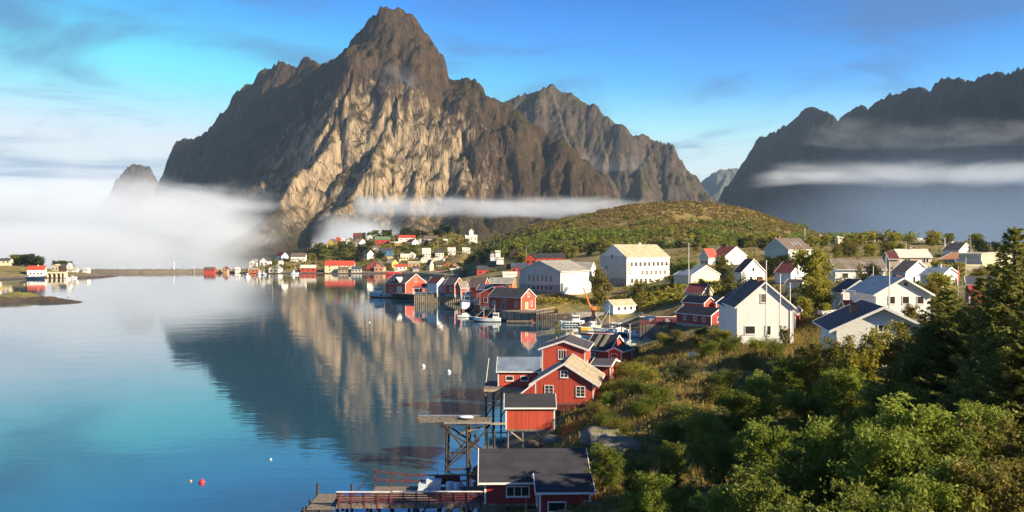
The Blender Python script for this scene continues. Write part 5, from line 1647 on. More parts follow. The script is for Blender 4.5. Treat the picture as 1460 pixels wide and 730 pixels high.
o = MB().lathe([(.03, -.7), (.05, -.2), (.22, .0), (.2, .1), (.05, .2)], 10).build('hanging_hook', M['black'], tr); o.location = (-3.9, 104.6, 3.7)

# deck of the low blue-roofed shed
pd = thing('pile_deck', 'weathered pile deck under the blue-roofed red shed, open at its seaward side', 'deck', (0, 0, 0))
q = MB(); planks(q, -3.9, 4.3, 136.0, 144.2, 4.12, .22, along='y'); q.build('deck', M['old_wood'], pd)
MB().box(-3.9, 4.3, 135.85, 135.99, 3.75, 4.08).build('edge_beam', M['pale_wood'], pd)
for x in np.arange(-3.7, 4.0, 1.05):
    for y in (136.1, 139.0, 142.5):
        pile(pd, x, y, -2, 4.05, .24, _pile_grey)
for x in np.arange(-3.6, 2.8, 2.1):
    MB().beam((x, 135.95, .3), (x + 2.1, 135.95, 3.6), .15).build('brace', M['dark_wood'], pd)
MB().beam((-3.7, 135.9, 1.9), (4.2, 135.9, 1.9), .16).build('brace', M['pale_wood'], pd)
MB().beam((-3.9, 136.2, 2.9), (1.2, 132.0, 4.4), .1).build('handrail', M['pale_wood'], pd)
MB().beam((-3.9, 136.2, 2.3), (1.2, 132.0, 3.8), .1).build('handrail', M['pale_wood'], pd)
MB().beam((-3.6, 136.1, 5.0), (-3.2, 137.0, 8.3), .08).build('leaning_pole', M['pole'], pd)
# side stair of the tan-roofed house
q = thing('covered_stair', 'white-edged red stair cheek falling from the tan-roofed red house', 'stair', (0, 0, 0))
MB().hexa([(.4, 124, 3.6), (2.9, 124, 5.2), (2.9, 125.2, 5.2), (.4, 125.2, 3.6)], [(.4, 124, 4.6), (2.9, 124, 6.6), (2.9, 125.2, 6.6), (.4, 125.2, 4.6)]).build('cheek', M['darkred'], q)
MB().beam((.35, 123.95, 4.68), (2.9, 123.95, 6.7), .1, .16).build('handrail', M['trim'], q)
for x in (.5, 1.7, 2.8): pile(q, x, 124.6, 0.5, 4.2 + (x - .4) * .3, .2, _pile_grey, 'stilt')


def quay(name, label, px0, px1, Y0, Y1, ztop, depth, facing, piles, pilemat, deckmat=None, zbot=-1.5, cat='quay'):
    a_ = P(px0, HOR, Y0); c_ = P(px1, HOR, Y1)
    d_ = Vector((c_.x - a_.x, c_.y - a_.y, 0)); ln = d_.length
    o = thing(name, label, cat, (a_.x, a_.y, 0), math.atan2(d_.y, d_.x))
    MB().box(0, ln, -0.15, depth, ztop - .25, ztop).build('deck', deckmat or M['old_wood'], o)
    if facing:
        MB().box(0.1, ln - .1, 0.05, 0.25, 0.5, ztop - .26).build('plank_face', facing, o)
    n = max(2, int(ln / piles))
    for i in range(min(n + 1, 60)):
        pile(o, ln * i / n, -.02, zbot, ztop + random.uniform(-.1, .4), .36, pilemat)
    return o, ln


q1, ln = quay('timber_wharf', 'long pale pile wharf carrying the pavilion and white store', 591, 664, 407, 404, 3.6, 12, M['pale_wood'], .85, MB().tube([(0, 0, 0), (0, 0, 1)], [.5, .45], 8).mesh('pile', M['pale_wood'], True))
MB().box(0, ln, -.1, .05, 4.5, 4.62).build('handrail', M['pale_wood'], q1)
for x in np.linspace(.2, ln - .2, 10): MB().box(x - .06, x + .06, -.1, .02, 3.6, 4.5).build('rail_post', M['pale_wood'], q1)
q2, ln = quay('plank_quay', 'grey vertical-plank quay below the orange-gabled boathouse', 713, 764, 313, 305, 3.1, 10, M['grey_wood'], 2.3, _pile_grey)


q3, ln = quay('plank_quay', 'short dark pile quay running behind the grey plank quay', 764.5, 790, 304, 318, 3.0, 6, None, 1.4, _pile_mesh)
MB().box(0, ln, -.1, 0, 3.9, 4.05).build('handrail', M['pale_wood'], q3)
for x in np.linspace(.3, ln - .3, 6): MB().box(x - .07, x + .07, -.12, .02, 3, 4).build('rail_post', M['pale_wood'], q3)
q4, ln = quay('plank_quay', 'dark wharf under the maroon-roofed red house and the trawler berth', 664, 714, 374, 330, 2.6, 12, M['dark_wood'], 2.5, _pile_grey)
q5, ln = quay('warehouse_quay', 'dark tarred quay under the large orange-gabled warehouse', 560, 592, 442, 428, 2.6, 18, M['dark_wood'], 2.2, _pile_mesh)
q6, ln = quay('harbour_quay', 'long pale concrete quay on the far side of the harbour basin', 635, 742, 640, 560, 2.4, 14, M['white_render'], 9, _pile_grey, M['concrete'])
q7, ln = quay('harbour_quay', 'pale timber quay below the tall cream store on the far harbour front', 598, 634, 770, 720, 2.6, 10, M['pale_wood'], 4, _pile_grey)
rd = thing('red_deck', 'large faded red timber deck on fence-like piles beside the red waterside house', 'deck', P(912, 463, 248), R(4))
MB().add([(0, 0, 0), (16.5, 0, 0), (16.5, 9, 0), (2, 9, 0), (0, 0, .25), (16.5, 0, .25), (16.5, 9, .25), (2, 9, .25)], [(0, 3, 2, 1), (4, 5, 6, 7), (0, 1, 5, 4), (1, 2, 6, 5), (2, 3, 7, 6), (3, 0, 4, 7)]).build('deck', M['rail_red'], rd)
for x in np.arange(.2, 5.2, .34):
    pile(rd, x, -.1, -4.8, -.05, .2, _pile_grey)
for x in np.arange(5.6, 16.4, 1.9):
    pile(rd, x, -.05, -4.8, 0, .26, _pile_mesh)
for zz_ in (.7, 1.15):
    MB().box(0, 16.4, -.05, .03, zz_ - .07, zz_ + .07).build('rail', M['rail_red'], rd)
MB().box(6, 16.4, 8.8, 8.95, .25, 1.3).build('back_rail', M['rail_red'], rd)
MB().box(6, 16.4, 8.75, 9.0, 1.3, 1.42).build('handrail', M['trim'], rd)
for x in np.arange(.1, 16.5, 2.0):
    MB().box(x - .07, x + .07, -.08, .06, .25, 1.2).build('rail_post', M['rail_red'], rd)
# gangway, crane, container, clutter of the inlet
gw = thing('gangway', 'sloping grey gangway with lattice rails climbing to the red deck', 'gangway', (0, 0, 0))
A_ = P(877, 463, 268); B_ = P(916, 449, 262)
A_.z = 1.6; B_.z = 5.0
MB().beam(A_, B_, 2.6, .25).build('deck', M['concrete'], gw)
for sgn in (-1, 1):
    off_ = Vector((0, 1.3 * sgn, 0))
    MB().beam(A_ + off_ + Vector((0, 0, 1.1)), B_ + off_ + Vector((0, 0, 1.1)), .12).build('handrail', M['metal'], gw)
    for i in range(9):
        p_ = A_.lerp(B_, i / 8) + off_
        MB().beam(p_, p_ + Vector((0, 0, 1.1)), .1).build('rail_post', M['metal'], gw)
for i in range(3): pile(gw, *(A_.lerp(B_, .25 + i * .3).xy), -1.5, A_.lerp(B_, .25 + i * .3).z, .3)
cr = thing('dock_crane', 'orange dock crane with its jib raised over the inlet', 'crane', P(846, 448, 300), R(10))
cr.location.z = 2.0
MB().lathe([(.9, 0), (.9, .5), (.55, .6), (.5, 1.9), (.8, 2.0), (.8, 2.6)], 12).build('pedestal', M['crane'], cr)
MB().hexa([(-.9, -.4, 2.4), (-.3, -.4, 1.9), (-.3, .4, 1.9), (-.9, .4, 2.4)], [(-3.4, -.25, 9.3), (-3.0, -.25, 9.2), (-3.0, .25, 9.2), (-3.4, .25, 9.3)]).build('jib', M['crane'], cr)
MB().box(-.5, .9, -.6, .6, 2.3, 3.3).build('cabin', M['crane'], cr)
MB().beam((-.4, 0, 3.2), (-1.7, 0, 5.0), .22).build('ram', M['metal'], cr)
o = thing('concrete_quay', 'stepped block of grey concrete quay under the orange crane', 'quay', P(838, 457, 305))
o.location.z = 0
MB().box(-3.4, 4.0, -2, 4, -2, 2.0).build('block', M['concrete'], o)
MB().box(4.05, 9.5, -1, 4, -2, 1.6).build('block', M['concrete'], o)
MB().box(-3.4, 9.6, 4.02, 4.35, -1, 3.0).build('retaining_wall', M['concrete'], o)
ct = thing('container', 'dark blue open container heaped with planks beside the white workshop', 'container', P(926, 448.5, 284), R(-4))
CTRL_c = gz(ct.location.x, ct.location.y); ct.location.z = CTRL_c + .1
MB().hexa([(-1.9, -1.1, 0), (1.9, -1.1, 0), (1.9, 1.1, 0), (-1.9, 1.1, 0)], [(-2, -1.2, 1.7), (2, -1.2, 1.7), (2, 1.2, 1.7), (-2, 1.2, 1.7)]).build('body', M['container'], ct)
for x in np.arange(-1.7, 1.8, .68): MB().box(x - .05, x + .05, -1.27, -1.1, .1, 1.6).build('rib', M['container'], ct)
q = MB()
for i in range(14):
    p_ = Vector((random.uniform(-1.5, 1.5), random.uniform(-.9, .9), 1.75 + random.random() * .25)); q.beam(p_, p_ + Vector((random.uniform(-1.2, 1.2), random.uniform(-.4, .4), random.random() * .5)), .2, .08)
q.build('plank_heap', M['pale_wood'], ct)
bc = thing('beacon_post', 'slender grey post with a small triangular day mark on the red deck', 'beacon', P(973.5, 457, 252))
bc.location.z = 4.2
MB().tube([(0, 0, 0), (0, 0, 5.0)], [.09, .06], 8).build('post', M['pole'], bc)
MB().add([(-.75, -.1, 3.2), (.75, -.1, 3.2), (.15, -.1, 2.0), (-.15, -.1, 2.0), (-.75, .1, 3.2), (.75, .1, 3.2), (.15, .1, 2.0), (-.15, .1, 2.0)], [(3, 2, 1, 0), (4, 5, 6, 7), (0, 1, 5, 4), (1, 2, 6, 5), (2, 3, 7, 6), (3, 0, 4, 7)]).build('day_mark', M['plastic'], bc)
tp = MB().lathe([(1.0, 0), (.9, .5), (.5, .95), (.1, 1.1)], 10).build('covered_heap', M['hull_yellow'], None, True)
p_ = P(962, 452, 262); tp.location = (p_.x, p_.y, 4.3); tag(tp, 'yellow tarpaulin-covered heap beyond the red deck', 'tarpaulin')
for k, (x, y, lab) in enumerate(((3.5, 4.0, 'stack of pale pallets on the red deck near its seaward end'), (8.0, 6.0, 'stack of grey fish crates on the red deck beside the pallets'))):
    o = thing('pallet_stack' if k == 0 else 'crate_stack', lab, 'stack', (rd.location.x + x, rd.location.y + y, rd.location.z + .27))
    for j in range(5 if k == 0 else 4):
        MB().box(-.6, .6, -.5, .5, j * .2, j * .2 + .15).build('pallet' if k == 0 else 'crate', M['pale_wood'] if k == 0 else M['plastic'], o)


# ------------------------------------------------------------------ boats
def hull_mesh(L, B, H, mat_top, mat_low, root, sheer=0.5, draft=0.35):
    st_ = np.linspace(0, 1, 13)
    def ring(u, z0, z1, k0, k1):
        out = []
        for z, k in ((z0, k0), (z1, k1)):
            w = B / 2 * k * (1 - max(0, (u - .45) / .55) ** 2.2) * (0.82 + 0.18 * min(1, u / .2))
            zz_ = z + (sheer * max(0, u - .35) ** 2 * 2.0 + sheer * .25 * max(0, .3 - u) if z > 0.2 else 0)
            out += [(-L / 2 + L * u * (1.0 if z > .2 else .96), -w, zz_), (-L / 2 + L * u * (1.0 if z > .2 else .96), w, zz_)]
        return out
    for nm, z0, z1, k0, k1, mt in (('hull', draft * .6, H, .86, 1.0, mat_top), ('keel_band', -draft, draft * .6, .45, .86, mat_low)):
        vs = []; fs = []
        for u in st_:
            vs += ring(u, z0, z1, k0, k1)
        n = len(st_)
        for i in range(n - 1):
            a = 4 * i; b_ = a + 4
            fs += [(a, b_, b_ + 2, a + 2), (a + 1, a + 3, b_ + 3, b_ + 1), (a + 2, b_ + 2, b_ + 3, a + 3), (a, a + 1, b_ + 1, b_)]
        fs += [(0, 2, 3, 1)]
        MB().add(vs, fs).build(nm, mt, root)
    g_ = MB()
    for i in range(len(st_) - 1):
        r0 = ring(st_[i], .3, H, .9, 1.0); r1 = ring(st_[i + 1], .3, H, .9, 1.0)
        for k in (2, 3):
            g_.beam(r0[k], r1[k], .07, .12)
    g_.build('gunwale', M['trim'], root)


def boat(label, px, py, Y, L, B, H, heading, top='hull_white', low='hull_rust', house_at=-0.15, hl=.25, hh=2.0, masts=(), name='fishing_boat', cat='boat', group=None, rig=True, house_mat='hull_white', z=0.0, fenders=0):
    p_ = P(px, py, Y)
    o = thing(name, label, cat, (p_.x, p_.y, z), R(heading), group)
    hull_mesh(L, B, H, M[top], M[low], o, sheer=.10 * L * .5, draft=.06 * L ** .8)
    if hl > 0:
        cx = house_at * L; cl = hl * L / 2; w = B * .33
        c = MB().hexa([(cx - cl, -w, H), (cx + cl, -w, H), (cx + cl, w, H), (cx - cl, w, H)], [(cx - cl, -w * .92, H + hh), (cx + cl * .85, -w * .92, H + hh), (cx + cl * .85, w * .92, H + hh), (cx - cl, w * .92, H + hh)]).build('wheelhouse', M[house_mat], o)
        MB().box(cx - cl - .1, cx + cl, -w, w, H + hh + .002, H + hh + .12).build('wheelhouse_roof', M['trim'], c)
        for sg in (-1, 1):
            for k in range(3 if L > 7 else 2):
                xx = cx - cl * .7 + cl * 1.2 * k / (2 if L > 7 else 1)
                MB().box(xx - cl * .22, xx + cl * .22, sg * w * .98 - .04, sg * w * .98 + .04, H + hh * .5, H + hh * .85).build('window', M['glass'], c)
        MB().box(cx + cl * .90 - .02, cx + cl * .92 + .04, -w * .8, w * .8, H + hh * .52, H + hh * .85).build('window', M['glass'], c)
    for mx, mh in masts:
        m_ = MB().tube([(mx * L, 0, H), (mx * L, 0, H + mh)], [.012 * L ** .7 + .03, .03], 8).build('mast', M['pole'], o)
        if rig:
            MB().beam((mx * L, 0, H + mh * .75), (mx * L + .3 * L, 0, H + mh * .12), .08).build('boom', M['pole'], m_)
            MB().beam((mx * L, -B * .2, H + mh * .78), (mx * L, B * .2, H + mh * .78), .07).build('spreader', M['pole'], m_)
            MB().tube([(mx * L, 0, H + mh * .97), (mx * L + .42 * L * (1 if mx < .2 else -1), 0, H + .3)], [.018, .018], 5).build('stay', M['metal'], m_)
    for k in range(fenders):
        xx = -.36 * L + .66 * L * k / max(1, fenders - 1)
        MB().box(xx - .3, xx + .3, -B * .50 - .05, -B * .44, H * .45, H * .8).build('fender', M['rubber'], o)
    return o


b1 = boat('pale blue fishing vessel with two pale masts moored by the orange-gabled warehouse', 550, 423, 452, 15.5, 4.6, 2.1, 172, 'hull_blue', 'hull_rust', -.12 + .32, .26, 2.6, ((.30, 6.4), (-.22, 7.6)), z=0)
MB().box(-5.6, -1.8, -1.5, 1.5, 2.1, 2.9).build('deck_house', M['hull_white'], b1)
MB().box(3.6, 3.9, -1.0, 1.0, 4.7, 5.4).build('radar', M['trim'], b1)
for xx in (-2, 1.5): MB().box(xx - .45, xx + .45, 1.95, 2.2, .9, 1.5).build('fender', M['rubber'], b1)
b2 = boat('white trawler with tall mast moored bow-on beside the pile wharf', 666, 440, 366, 14, 5.0, 2.6, -103, 'hull_white', 'hull_rust', -.05, .34, 2.6, ((.0, 9.0), (-.25, 5.5)))
MB().box(-1.8, 1.6, -1.3, 1.3, 5.3, 6.8).build('upper_bridge', M['hull_blue'], b2)
MB().box(1.55, 1.68, -1.2, 1.2, 5.9, 6.5).build('window', M['glass'], b2)
b3 = boat('white motor boat with brown stripe and rigged mast below the grey plank quay', 694.5, 459.5, 309, 8.6, 2.6, 1.1, 176, 'hull_white', 'brown', -.32, .22, 1.6, ((-.28, 4.2), (.12, 3.6)))
MB().box(-.2, 1.6, -.7, .7, 1.1, 1.5).build('hatch', M['orange'], b3)
boat('small open white dinghy with dark outboard behind the striped motor boat', 662, 453, 328, 4.6, 1.6, .55, 8, hl=0, name='dinghy')
boat('black inflatable dinghy tied behind the striped motor boat', 673.5, 454.5, 322, 3.0, 1.6, .55, 150, 'hull_navy', 'hull_navy', hl=0, name='dinghy')
b6 = boat('white and pale blue workboat with black fenders under the concrete quay', 817, 462, 296, 7.6, 2.6, 1.2, 6, 'hull_white', 'hull_blue', .12, .30, 1.7, fenders=6, masts=((-.02, 2.8),), rig=False)
boat('yellow-hulled fishing smack with slender mast in the inlet', 842, 466.5, 277, 6.8, 2.5, 1.1, 20, 'hull_yellow', 'hull_rust', .1, .25, 1.3, ((.25, 4.4),))
boat('white cruiser with red hull stripe and tall white mast in the inlet', 868, 469, 270, 9.0, 2.9, 1.2, 188, 'hull_white', 'hull_red', -.22, .30, 1.5, ((-.02, 6.8),))
boat('long low red and white boat lying in front of the white cruiser', 852, 477, 258, 9.0, 2.4, .8, 178, 'hull_red', 'hull_white', .2, .16, .9)
boat('little dark-hulled motor boat tied below the gangway', 893, 475, 262, 4.6, 1.8, .7, 160, 'hull_navy', 'hull_navy', 0, .25, .8, name='motor_boat')
boat('little grey motor boat with white cabin tied beside the red deck piles', 905, 477.5, 258, 4.4, 1.8, .7, 150, 'plastic', 'hull_navy', 0, .3, .8, name='motor_boat')
boat('small white skiff with raised bow on the inner side of the inlet', 878, 473.5, 266, 4.0, 1.6, .6, 130, hl=.25, hh=.6, name='motor_boat')
boat('red fishing boat lying at the far harbour front', 561, 391.5, 800, 13, 4, 2.6, 4, 'hull_red', 'hull_red', .2, .2, 2.2, ((0, 4),))
boat('white sailing boat reflected in front of the village tip', 353.5, 396, 735, 5.5, 2.0, 1.0, 60, masts=((.1, 7.0),), rig=True, name='sailing_boat')
boat('white cabin boat moored between the orange and the white boathouse', 372, 391.6, 805, 6.0, 2.2, 1.2, 20, masts=((0, 5),))
boat('white open boat moored against the piles of the white boathouse', 376.5, 391.8, 800, 5, 2, 1.0, -20, masts=((0, 6),))
boat('grey yacht with bare mast moored before the yellow bank', 420.5, 391.4, 812, 7, 2.4, 1.2, 30, 'hull_blue', masts=((0, 8),), name='sailing_boat')
boat('long dark blue boat lying under the red-roofed western boathouse', 51, 397.6, 700, 13, 3.4, 1.8, 2, 'hull_navy', 'hull_navy', -.35, .12, 1.4)
boat('small white boat near the western quay', 97, 398.5, 692, 3.4, 1.6, 1.0, 40, hl=.4, hh=.9, name='motor_boat')
boat('pale boat drawn up beyond the small white western boat', 105, 396.6, 715, 5.0, 2.0, 1.0, 10, hl=.25, hh=.8, name='motor_boat')
boat('bright yellow-white boat at the edge of the western bay', -1, 411, 548, 5.5, 2.6, 1.6, 100, 'hull_yellow', 'hull_yellow', 0, .5, 1.8, name='motor_boat')
for i, (px, py) in enumerate(((645, 393.5), (652, 393), (658, 393.8), (664, 393), (671, 393.6), (683, 393.8), (712, 394.5), (721, 394), (733, 395))):
    boat('white moored boat with mast, one of the cluster in the far harbour basin', px, py, Yw(py + 1.2), random.uniform(6, 9), 2.4, 1.3, random.choice((10, 80, 170, -60)), masts=((random.uniform(-.1, .2), random.uniform(5, 9)),), group='white boats moored in the far harbour basin')
# floating jetty and buoys
fj = thing('floating_jetty', 'grey floating pontoon with a red end moored below the plank quay', 'pontoon', P(741, 459.5, 304), R(-2))
fj.location.z = 0
MB().box(-4.0, 4.0, -.8, .8, .25, .5).build('deck', M['old_wood'], fj)
for x in (-3.2, -1, 1.2, 3.2): MB().tube([(x, -.9, .1), (x, .9, .1)], [.3, .3], 10).build('float', M['black'], fj)
MB().box(-4.0, 4.0, -.75, -.65, .75, .85).build('handrail', M['pale_wood'], fj)
for x in np.linspace(-3.8, 3.8, 6): MB().box(x - .04, x + .04, -.75, -.67, .5, .8).build('rail_post', M['pale_wood'], fj)
MB().box(3.7, 4.1, -.5, .5, .5, 1.15).build('end_marker', M['buoy_red'], fj)


def buoy(label, px, py, r_, mat, pole=0):
    Y = Yw(py); p_ = P(px, py, Y)
    o = MB().lathe([(r_ * math.sin(R(a)), r_ * .25 - r_ * math.cos(R(a))) for a in range(8, 180, 16)] + [(r_ * .12, r_ * 1.3), (r_ * .1, r_ * 1.45)], 16).build('buoy', M[mat], None, True)
    o.location = (p_.x, p_.y, 0); tag(o, label, 'buoy')
    if pole:
        MB().tube([(0, 0, 0), (0, 0, pole)], [.06, .04], 6).build('pole', M['pole'], o)
    return o


buoy('round red mooring buoy alone on the dark blue water', 288, 688.5, .30, 'buoy_red')
buoy('small pink float beside the red mooring buoy', 272, 686.5, .13, 'salmon')
buoy('small white float on the blue water off the landing stage', 386, 655.5, .13, 'hull_white')
buoy('white mooring buoy nearer the tall red house', 603.5, 523, .40, 'hull_white')
buoy('white mooring buoy closest to the blue-roofed red shed', 640, 531, .40, 'hull_white')
buoy('tiny red float among the mast reflections', 593, 456, .28, 'buoy_red')
buoy('tiny white float off the bow of the pale blue vessel', 527, 460, .25, 'hull_white')
buoy('small orange float behind the tall red house', 793, 482, .3, 'orange')
buoy('yellow float behind the ridge of the tall red house', 815, 477, .55, 'hull_yellow')
buoy('slender spar buoy standing in the far bay', 388.5, 413, .35, 'old_wood', 6.5)
buoy('green-grey spar marker just beyond the low western islet', 97, 424, .3, 'old_wood', 7.0)
buoy('pink float off the western quay', 34.5, 406, .5, 'salmon')

# ------------------------------------------------------------------ western islet, breakwater, quay
def rock_mound(name, pts, hmax, mat, seed, step=1.2, rough=.5, kind='structure'):
    """low rocky land: pts = (x, y, radius, height)"""
    xs_ = [p[0] for p in pts]; ys_ = [p[1] for p in pts]; rm = max(p[2] for p in pts) * 1.6
    xs = np.arange(min(xs_) - rm, max(xs_) + rm, step); ys = np.arange(min(ys_) - rm, max(ys_) + rm, step)
    X, Y = np.meshgrid(xs, ys); x = X.ravel(); y = Y.ravel()
    h = np.full(len(x), -1.5)
    for px, py, r_, hh_ in pts:
        d = np.hypot(x - px, (y - py)) / r_
        h = np.maximum(h, hh_ * (1 - d ** 2 * .9) - .1)
    h = np.maximum(h, -1.5) + fbm(x / 4, y / 4, 5, seed, .6, True) * rough
    o = link(bpy.data.objects.new(name, np_mesh(name, np.stack([x, y, h], 1), grid_faces(len(xs), len(ys)), mat, True)))
    o['kind'] = kind
    return o


isl = []
for px, py, r_, h_ in ((-60, 428, 20, 3.4), (-20, 430, 16, 2.6), (10, 429, 12, 2.6), (25, 427, 11, 3.3), (38, 427, 9, 2.4), (55, 429, 8, 1.6), (66, 429, 7, 1.9), (78, 430, 6, 1.4), (92, 430.5, 5, .9), (104, 430.8, 3.5, .5)):
    Y = Yw(py); isl.append(((px - 730) / 1400 * Y, Y, r_, h_))
m, nt, b = new_mat('islet_rock')
v = objco(nt); na = noise(nt, .25, 5, .65, v); nb = noise(nt, 1.5, 4, .7, v)
sp = nt.nodes.new('ShaderNodeSeparateXYZ'); nt.links.new(v, sp.inputs[0])
ck = mixrgb(nt, nb, (.02, .015, .010), (.11, .075, .045))
ck = mixrgb(nt, mathn(nt, 'MULTIPLY', maprange(nt, mathn(nt, 'ADD', sp.outputs['Z'], maprange(nt, na, .3, .7, -.8, .8)), 1.5, 2.4), .9), ck, mixrgb(nt, nb, (.08, .09, .02), (.28, .24, .05)))
nt.links.new(ck, b.inputs['Base Color']); b.inputs['Roughness'].default_value = .85
bump(nt, b, nb, .8, .3)
M['islet'] = m
rock_mound('islet', isl, 3, M['islet'], 5)
br = []
for px in np.arange(118, 352, 3.0):
    py = 388.8 + 0.9 * math.cos((px - 230) / 70)
    Y = 868; br.append(((px - 730) / 1400 * Y, Y + 6 * math.sin(px / 40), 5.0, 2.5 + .5 * math.sin(px * .9)))
M['riprap'] = None
m, nt, b = new_mat('breakwater_stone')
v = objco(nt)
vo = nn(nt, 'ShaderNodeTexVoronoi', Scale=.7); nt.links.new(v, vo.inputs['Vector'])
nt.links.new(mixrgb(nt, mathn(nt, 'FRACT', mathn(nt, 'MULTIPLY', vo.outputs['Distance'], 3.7)), (.05, .042, .036), (.27, .23, .17)), b.inputs['Base Color'])
b.inputs['Roughness'].default_value = .9
M['riprap'] = m
o = rock_mound('breakwater', br, 3, M['riprap'], 8, 1.3, 1.1, 'thing'); del o['kind']
tag(o, 'long low stone breakwater closing the bay in front of the fog bank', 'breakwater')
wq = thing('island_quay', 'yellow-lit concrete quay on square piers beside the western boathouse', 'quay', (P(66, 395, 722).x, 722, 0), R(6))
MB().box(0, 13, 0, 6, 3.4, 4.4).build('deck', M['cream'], wq)
for x in (.2, 3.4, 6.6, 9.8, 12.2): MB().box(x, x + .8, 0.1, 5.8, -2, 3.39).build('pier', M['cream'], wq)


# ------------------------------------------------------------------ poles
def pole(label, px, ptop, pbase, Y, r_=.07, name='flagpole', cat='flagpole', knob=True, lamp=False, pennant=None, group=None, mat='pole'):
    p_ = P(px, pbase, Y); zt = zrow(ptop, Y)
    zb = min(gz(p_.x, p_.y), p_.z + 1.0) - .3
    o = thing(name, label, cat, (p_.x, p_.y, zb), 0, group)
    h_ = zt - zb
    MB().tube([(0, 0, 0), (0, 0, h_)], [r_, r_ * .55], 8).build('shaft', M[mat], o)
    if knob:
        MB().lathe([(.02, h_), (.11, h_ + .05), (.12, h_ + .12), (.03, h_ + .2)], 8).build('knob', M['pole'], o)
    if lamp:
        MB().beam((0, 0, h_ - .1), (-1.2, 0, h_ + .05), .1).build('arm', M['metal'], o)
        MB().box(-1.9, -1.1, -.15, .15, h_ - .02, h_ + .14).build('lamp_head', M['metal'], o)
    if pennant:
        zt_, ln_ = pennant
        MB().add([(0, 0, h_ - zt_), (.35, .05, h_ - zt_ - .6), (.25, .0, h_ - zt_ - ln_), (0, 0, h_ - zt_ - ln_ * .8), (0, .06, h_ - zt_), (.35, .11, h_ - zt_ - .6), (.25, .06, h_ - zt_ - ln_), (0, .06, h_ - zt_ - ln_ * .8)],
                 [(0, 1, 2, 3), (7, 6, 5, 4), (0, 4, 5, 1), (1, 5, 6, 2), (2, 6, 7, 3), (3, 7, 4, 0)]).build('pennant', M['flag'], o)
    return o


pole('tall white flagpole standing directly in front of the big white plank house', 1092.5, 373, 497, 132, .12)
pole('white flagpole at the right half of the big plank house gable', 1112.5, 393, 470, 136, .11)
pole('white flagpole beside the right corner of the big plank house', 1126.5, 405, 460, 140, .11)
pole('white flagpole behind the white house with three dark windows, near the slate roof', 1245, 381, 428, 160, .11)
pole('tall white flagpole with crossbar rising behind the black chimney roof', 1268, 380, 436, 120, .12)
pole('leaning white flagpole above the slate-roofed house', 1263, 366, 400, 200, .10)
pole('white flagpole before the orange-roofed terraces', 1377, 369, 402, 170, .08)
pole('pole flying a narrow red pennant beside the blue-grey roof', 1366, 382, 402, 172, .05, pennant=(.1, 2.6))
pole('pale street lamp standing between school and orange-red roof', 982, 346, 378, 300, .16, 'street_lamp', 'street lamp', False, True)
pole('dark street lamp in front of the red-roofed shed', 1219, 414, 452, 146, .06, 'street_lamp', 'street lamp', False, True, mat='metal')
pole('white street lamp above the pale-roofed cream house', 1292, 347, 356, 330, .15, 'street_lamp', 'street lamp', False, True)
pole('thin pale mast on the crown of the hill foot', 1147.5, 325, 342, 620, .3, 'mast', 'mast', False)
pole('pale mast on the skyline behind the white gable', 1347, 338, 350, 520, .35, 'mast', 'mast', False)
pole('slender pole with crosspiece on the black-roofed skyline house', 1384, 334, 356, 425, .10, 'mast', 'mast')
pole('white mooring pole standing in the inlet by the black-roofed cabins', 898, 462, 496, 190, .12, 'mooring_pole', 'pole', False)
for px, pt, lab in ((178, 379, 'breakwater lamp post furthest west'), (200, 378, 'breakwater lamp post next after the westernmost'), (226, 377, 'breakwater lamp post just west of the tall white beacon'), (277, 376, 'breakwater lamp post east of the tall white beacon'), (330, 377, 'breakwater lamp post among the little huts')):
    pole(lab, px, pt, 388, 866, .16, 'lamp_post', 'lamp post', False)
pole('tall thick white beacon post in the middle of the breakwater', 248, 373, 388, 866, .55, 'beacon_post', 'beacon', True)
for px, pt, pb_, lab in ((624, 334, 352, 'utility pole above the brown-roofed villa'), (562, 335, 350, 'utility pole by the long red house with green roof'), (679, 348, 360, 'white pole below the turreted villa'), (516, 332, 345, 'utility pole beside the tall dark house on the crest'),
                         (750, 350, 372, 'utility pole behind the red barn'), (800, 347, 362, 'utility pole at the wood edge'), (1160, 384, 398, 'utility pole behind the maroon-roofed white house')):
    Y = slopeY(pb_) if px < 700 else (560 if px < 900 else 250)
    pole(lab, px, pt, pb_, Y, .18 if px < 1000 else .1, 'utility_pole', 'utility pole', False, mat='pale_wood')
# ------------------------------------------------------------------ trees and shrubs
def leaf_quads(rng, centres, spread, per, size, flat=0.7, up=0.35, aspect=0.55):
    """little folded leaves round each centre"""
    n = len(centres) * per
    c = np.repeat(centres, per, 0) + rng.normal(0, 1, (n, 3)) * np.array([1, 1, flat]) * np.repeat(np.broadcast_to(spread, (len(centres),)), per)[:, None]
    nr = rng.normal(0, 1, (n, 3)); nr[:, 2] = np.abs(nr[:, 2]) + up
    nr /= np.linalg.norm(nr, axis=1)[:, None]
    t = rng.normal(0, 1, (n, 3)); t -= nr * np.sum(t * nr, 1)[:, None]; t /= np.linalg.norm(t, axis=1)[:, None] + 1e-9
    u = np.cross(nr, t)
    s = size * rng.uniform(.65, 1.35, n)[:, None]
    v = np.stack([c - t * s, c + u * s * aspect + nr * s * .15, c + t * s, c - u * s * aspect + nr * s * .15], 1).reshape(-1, 3)
    f = np.arange(n * 4).reshape(-1, 4)
    return v, f


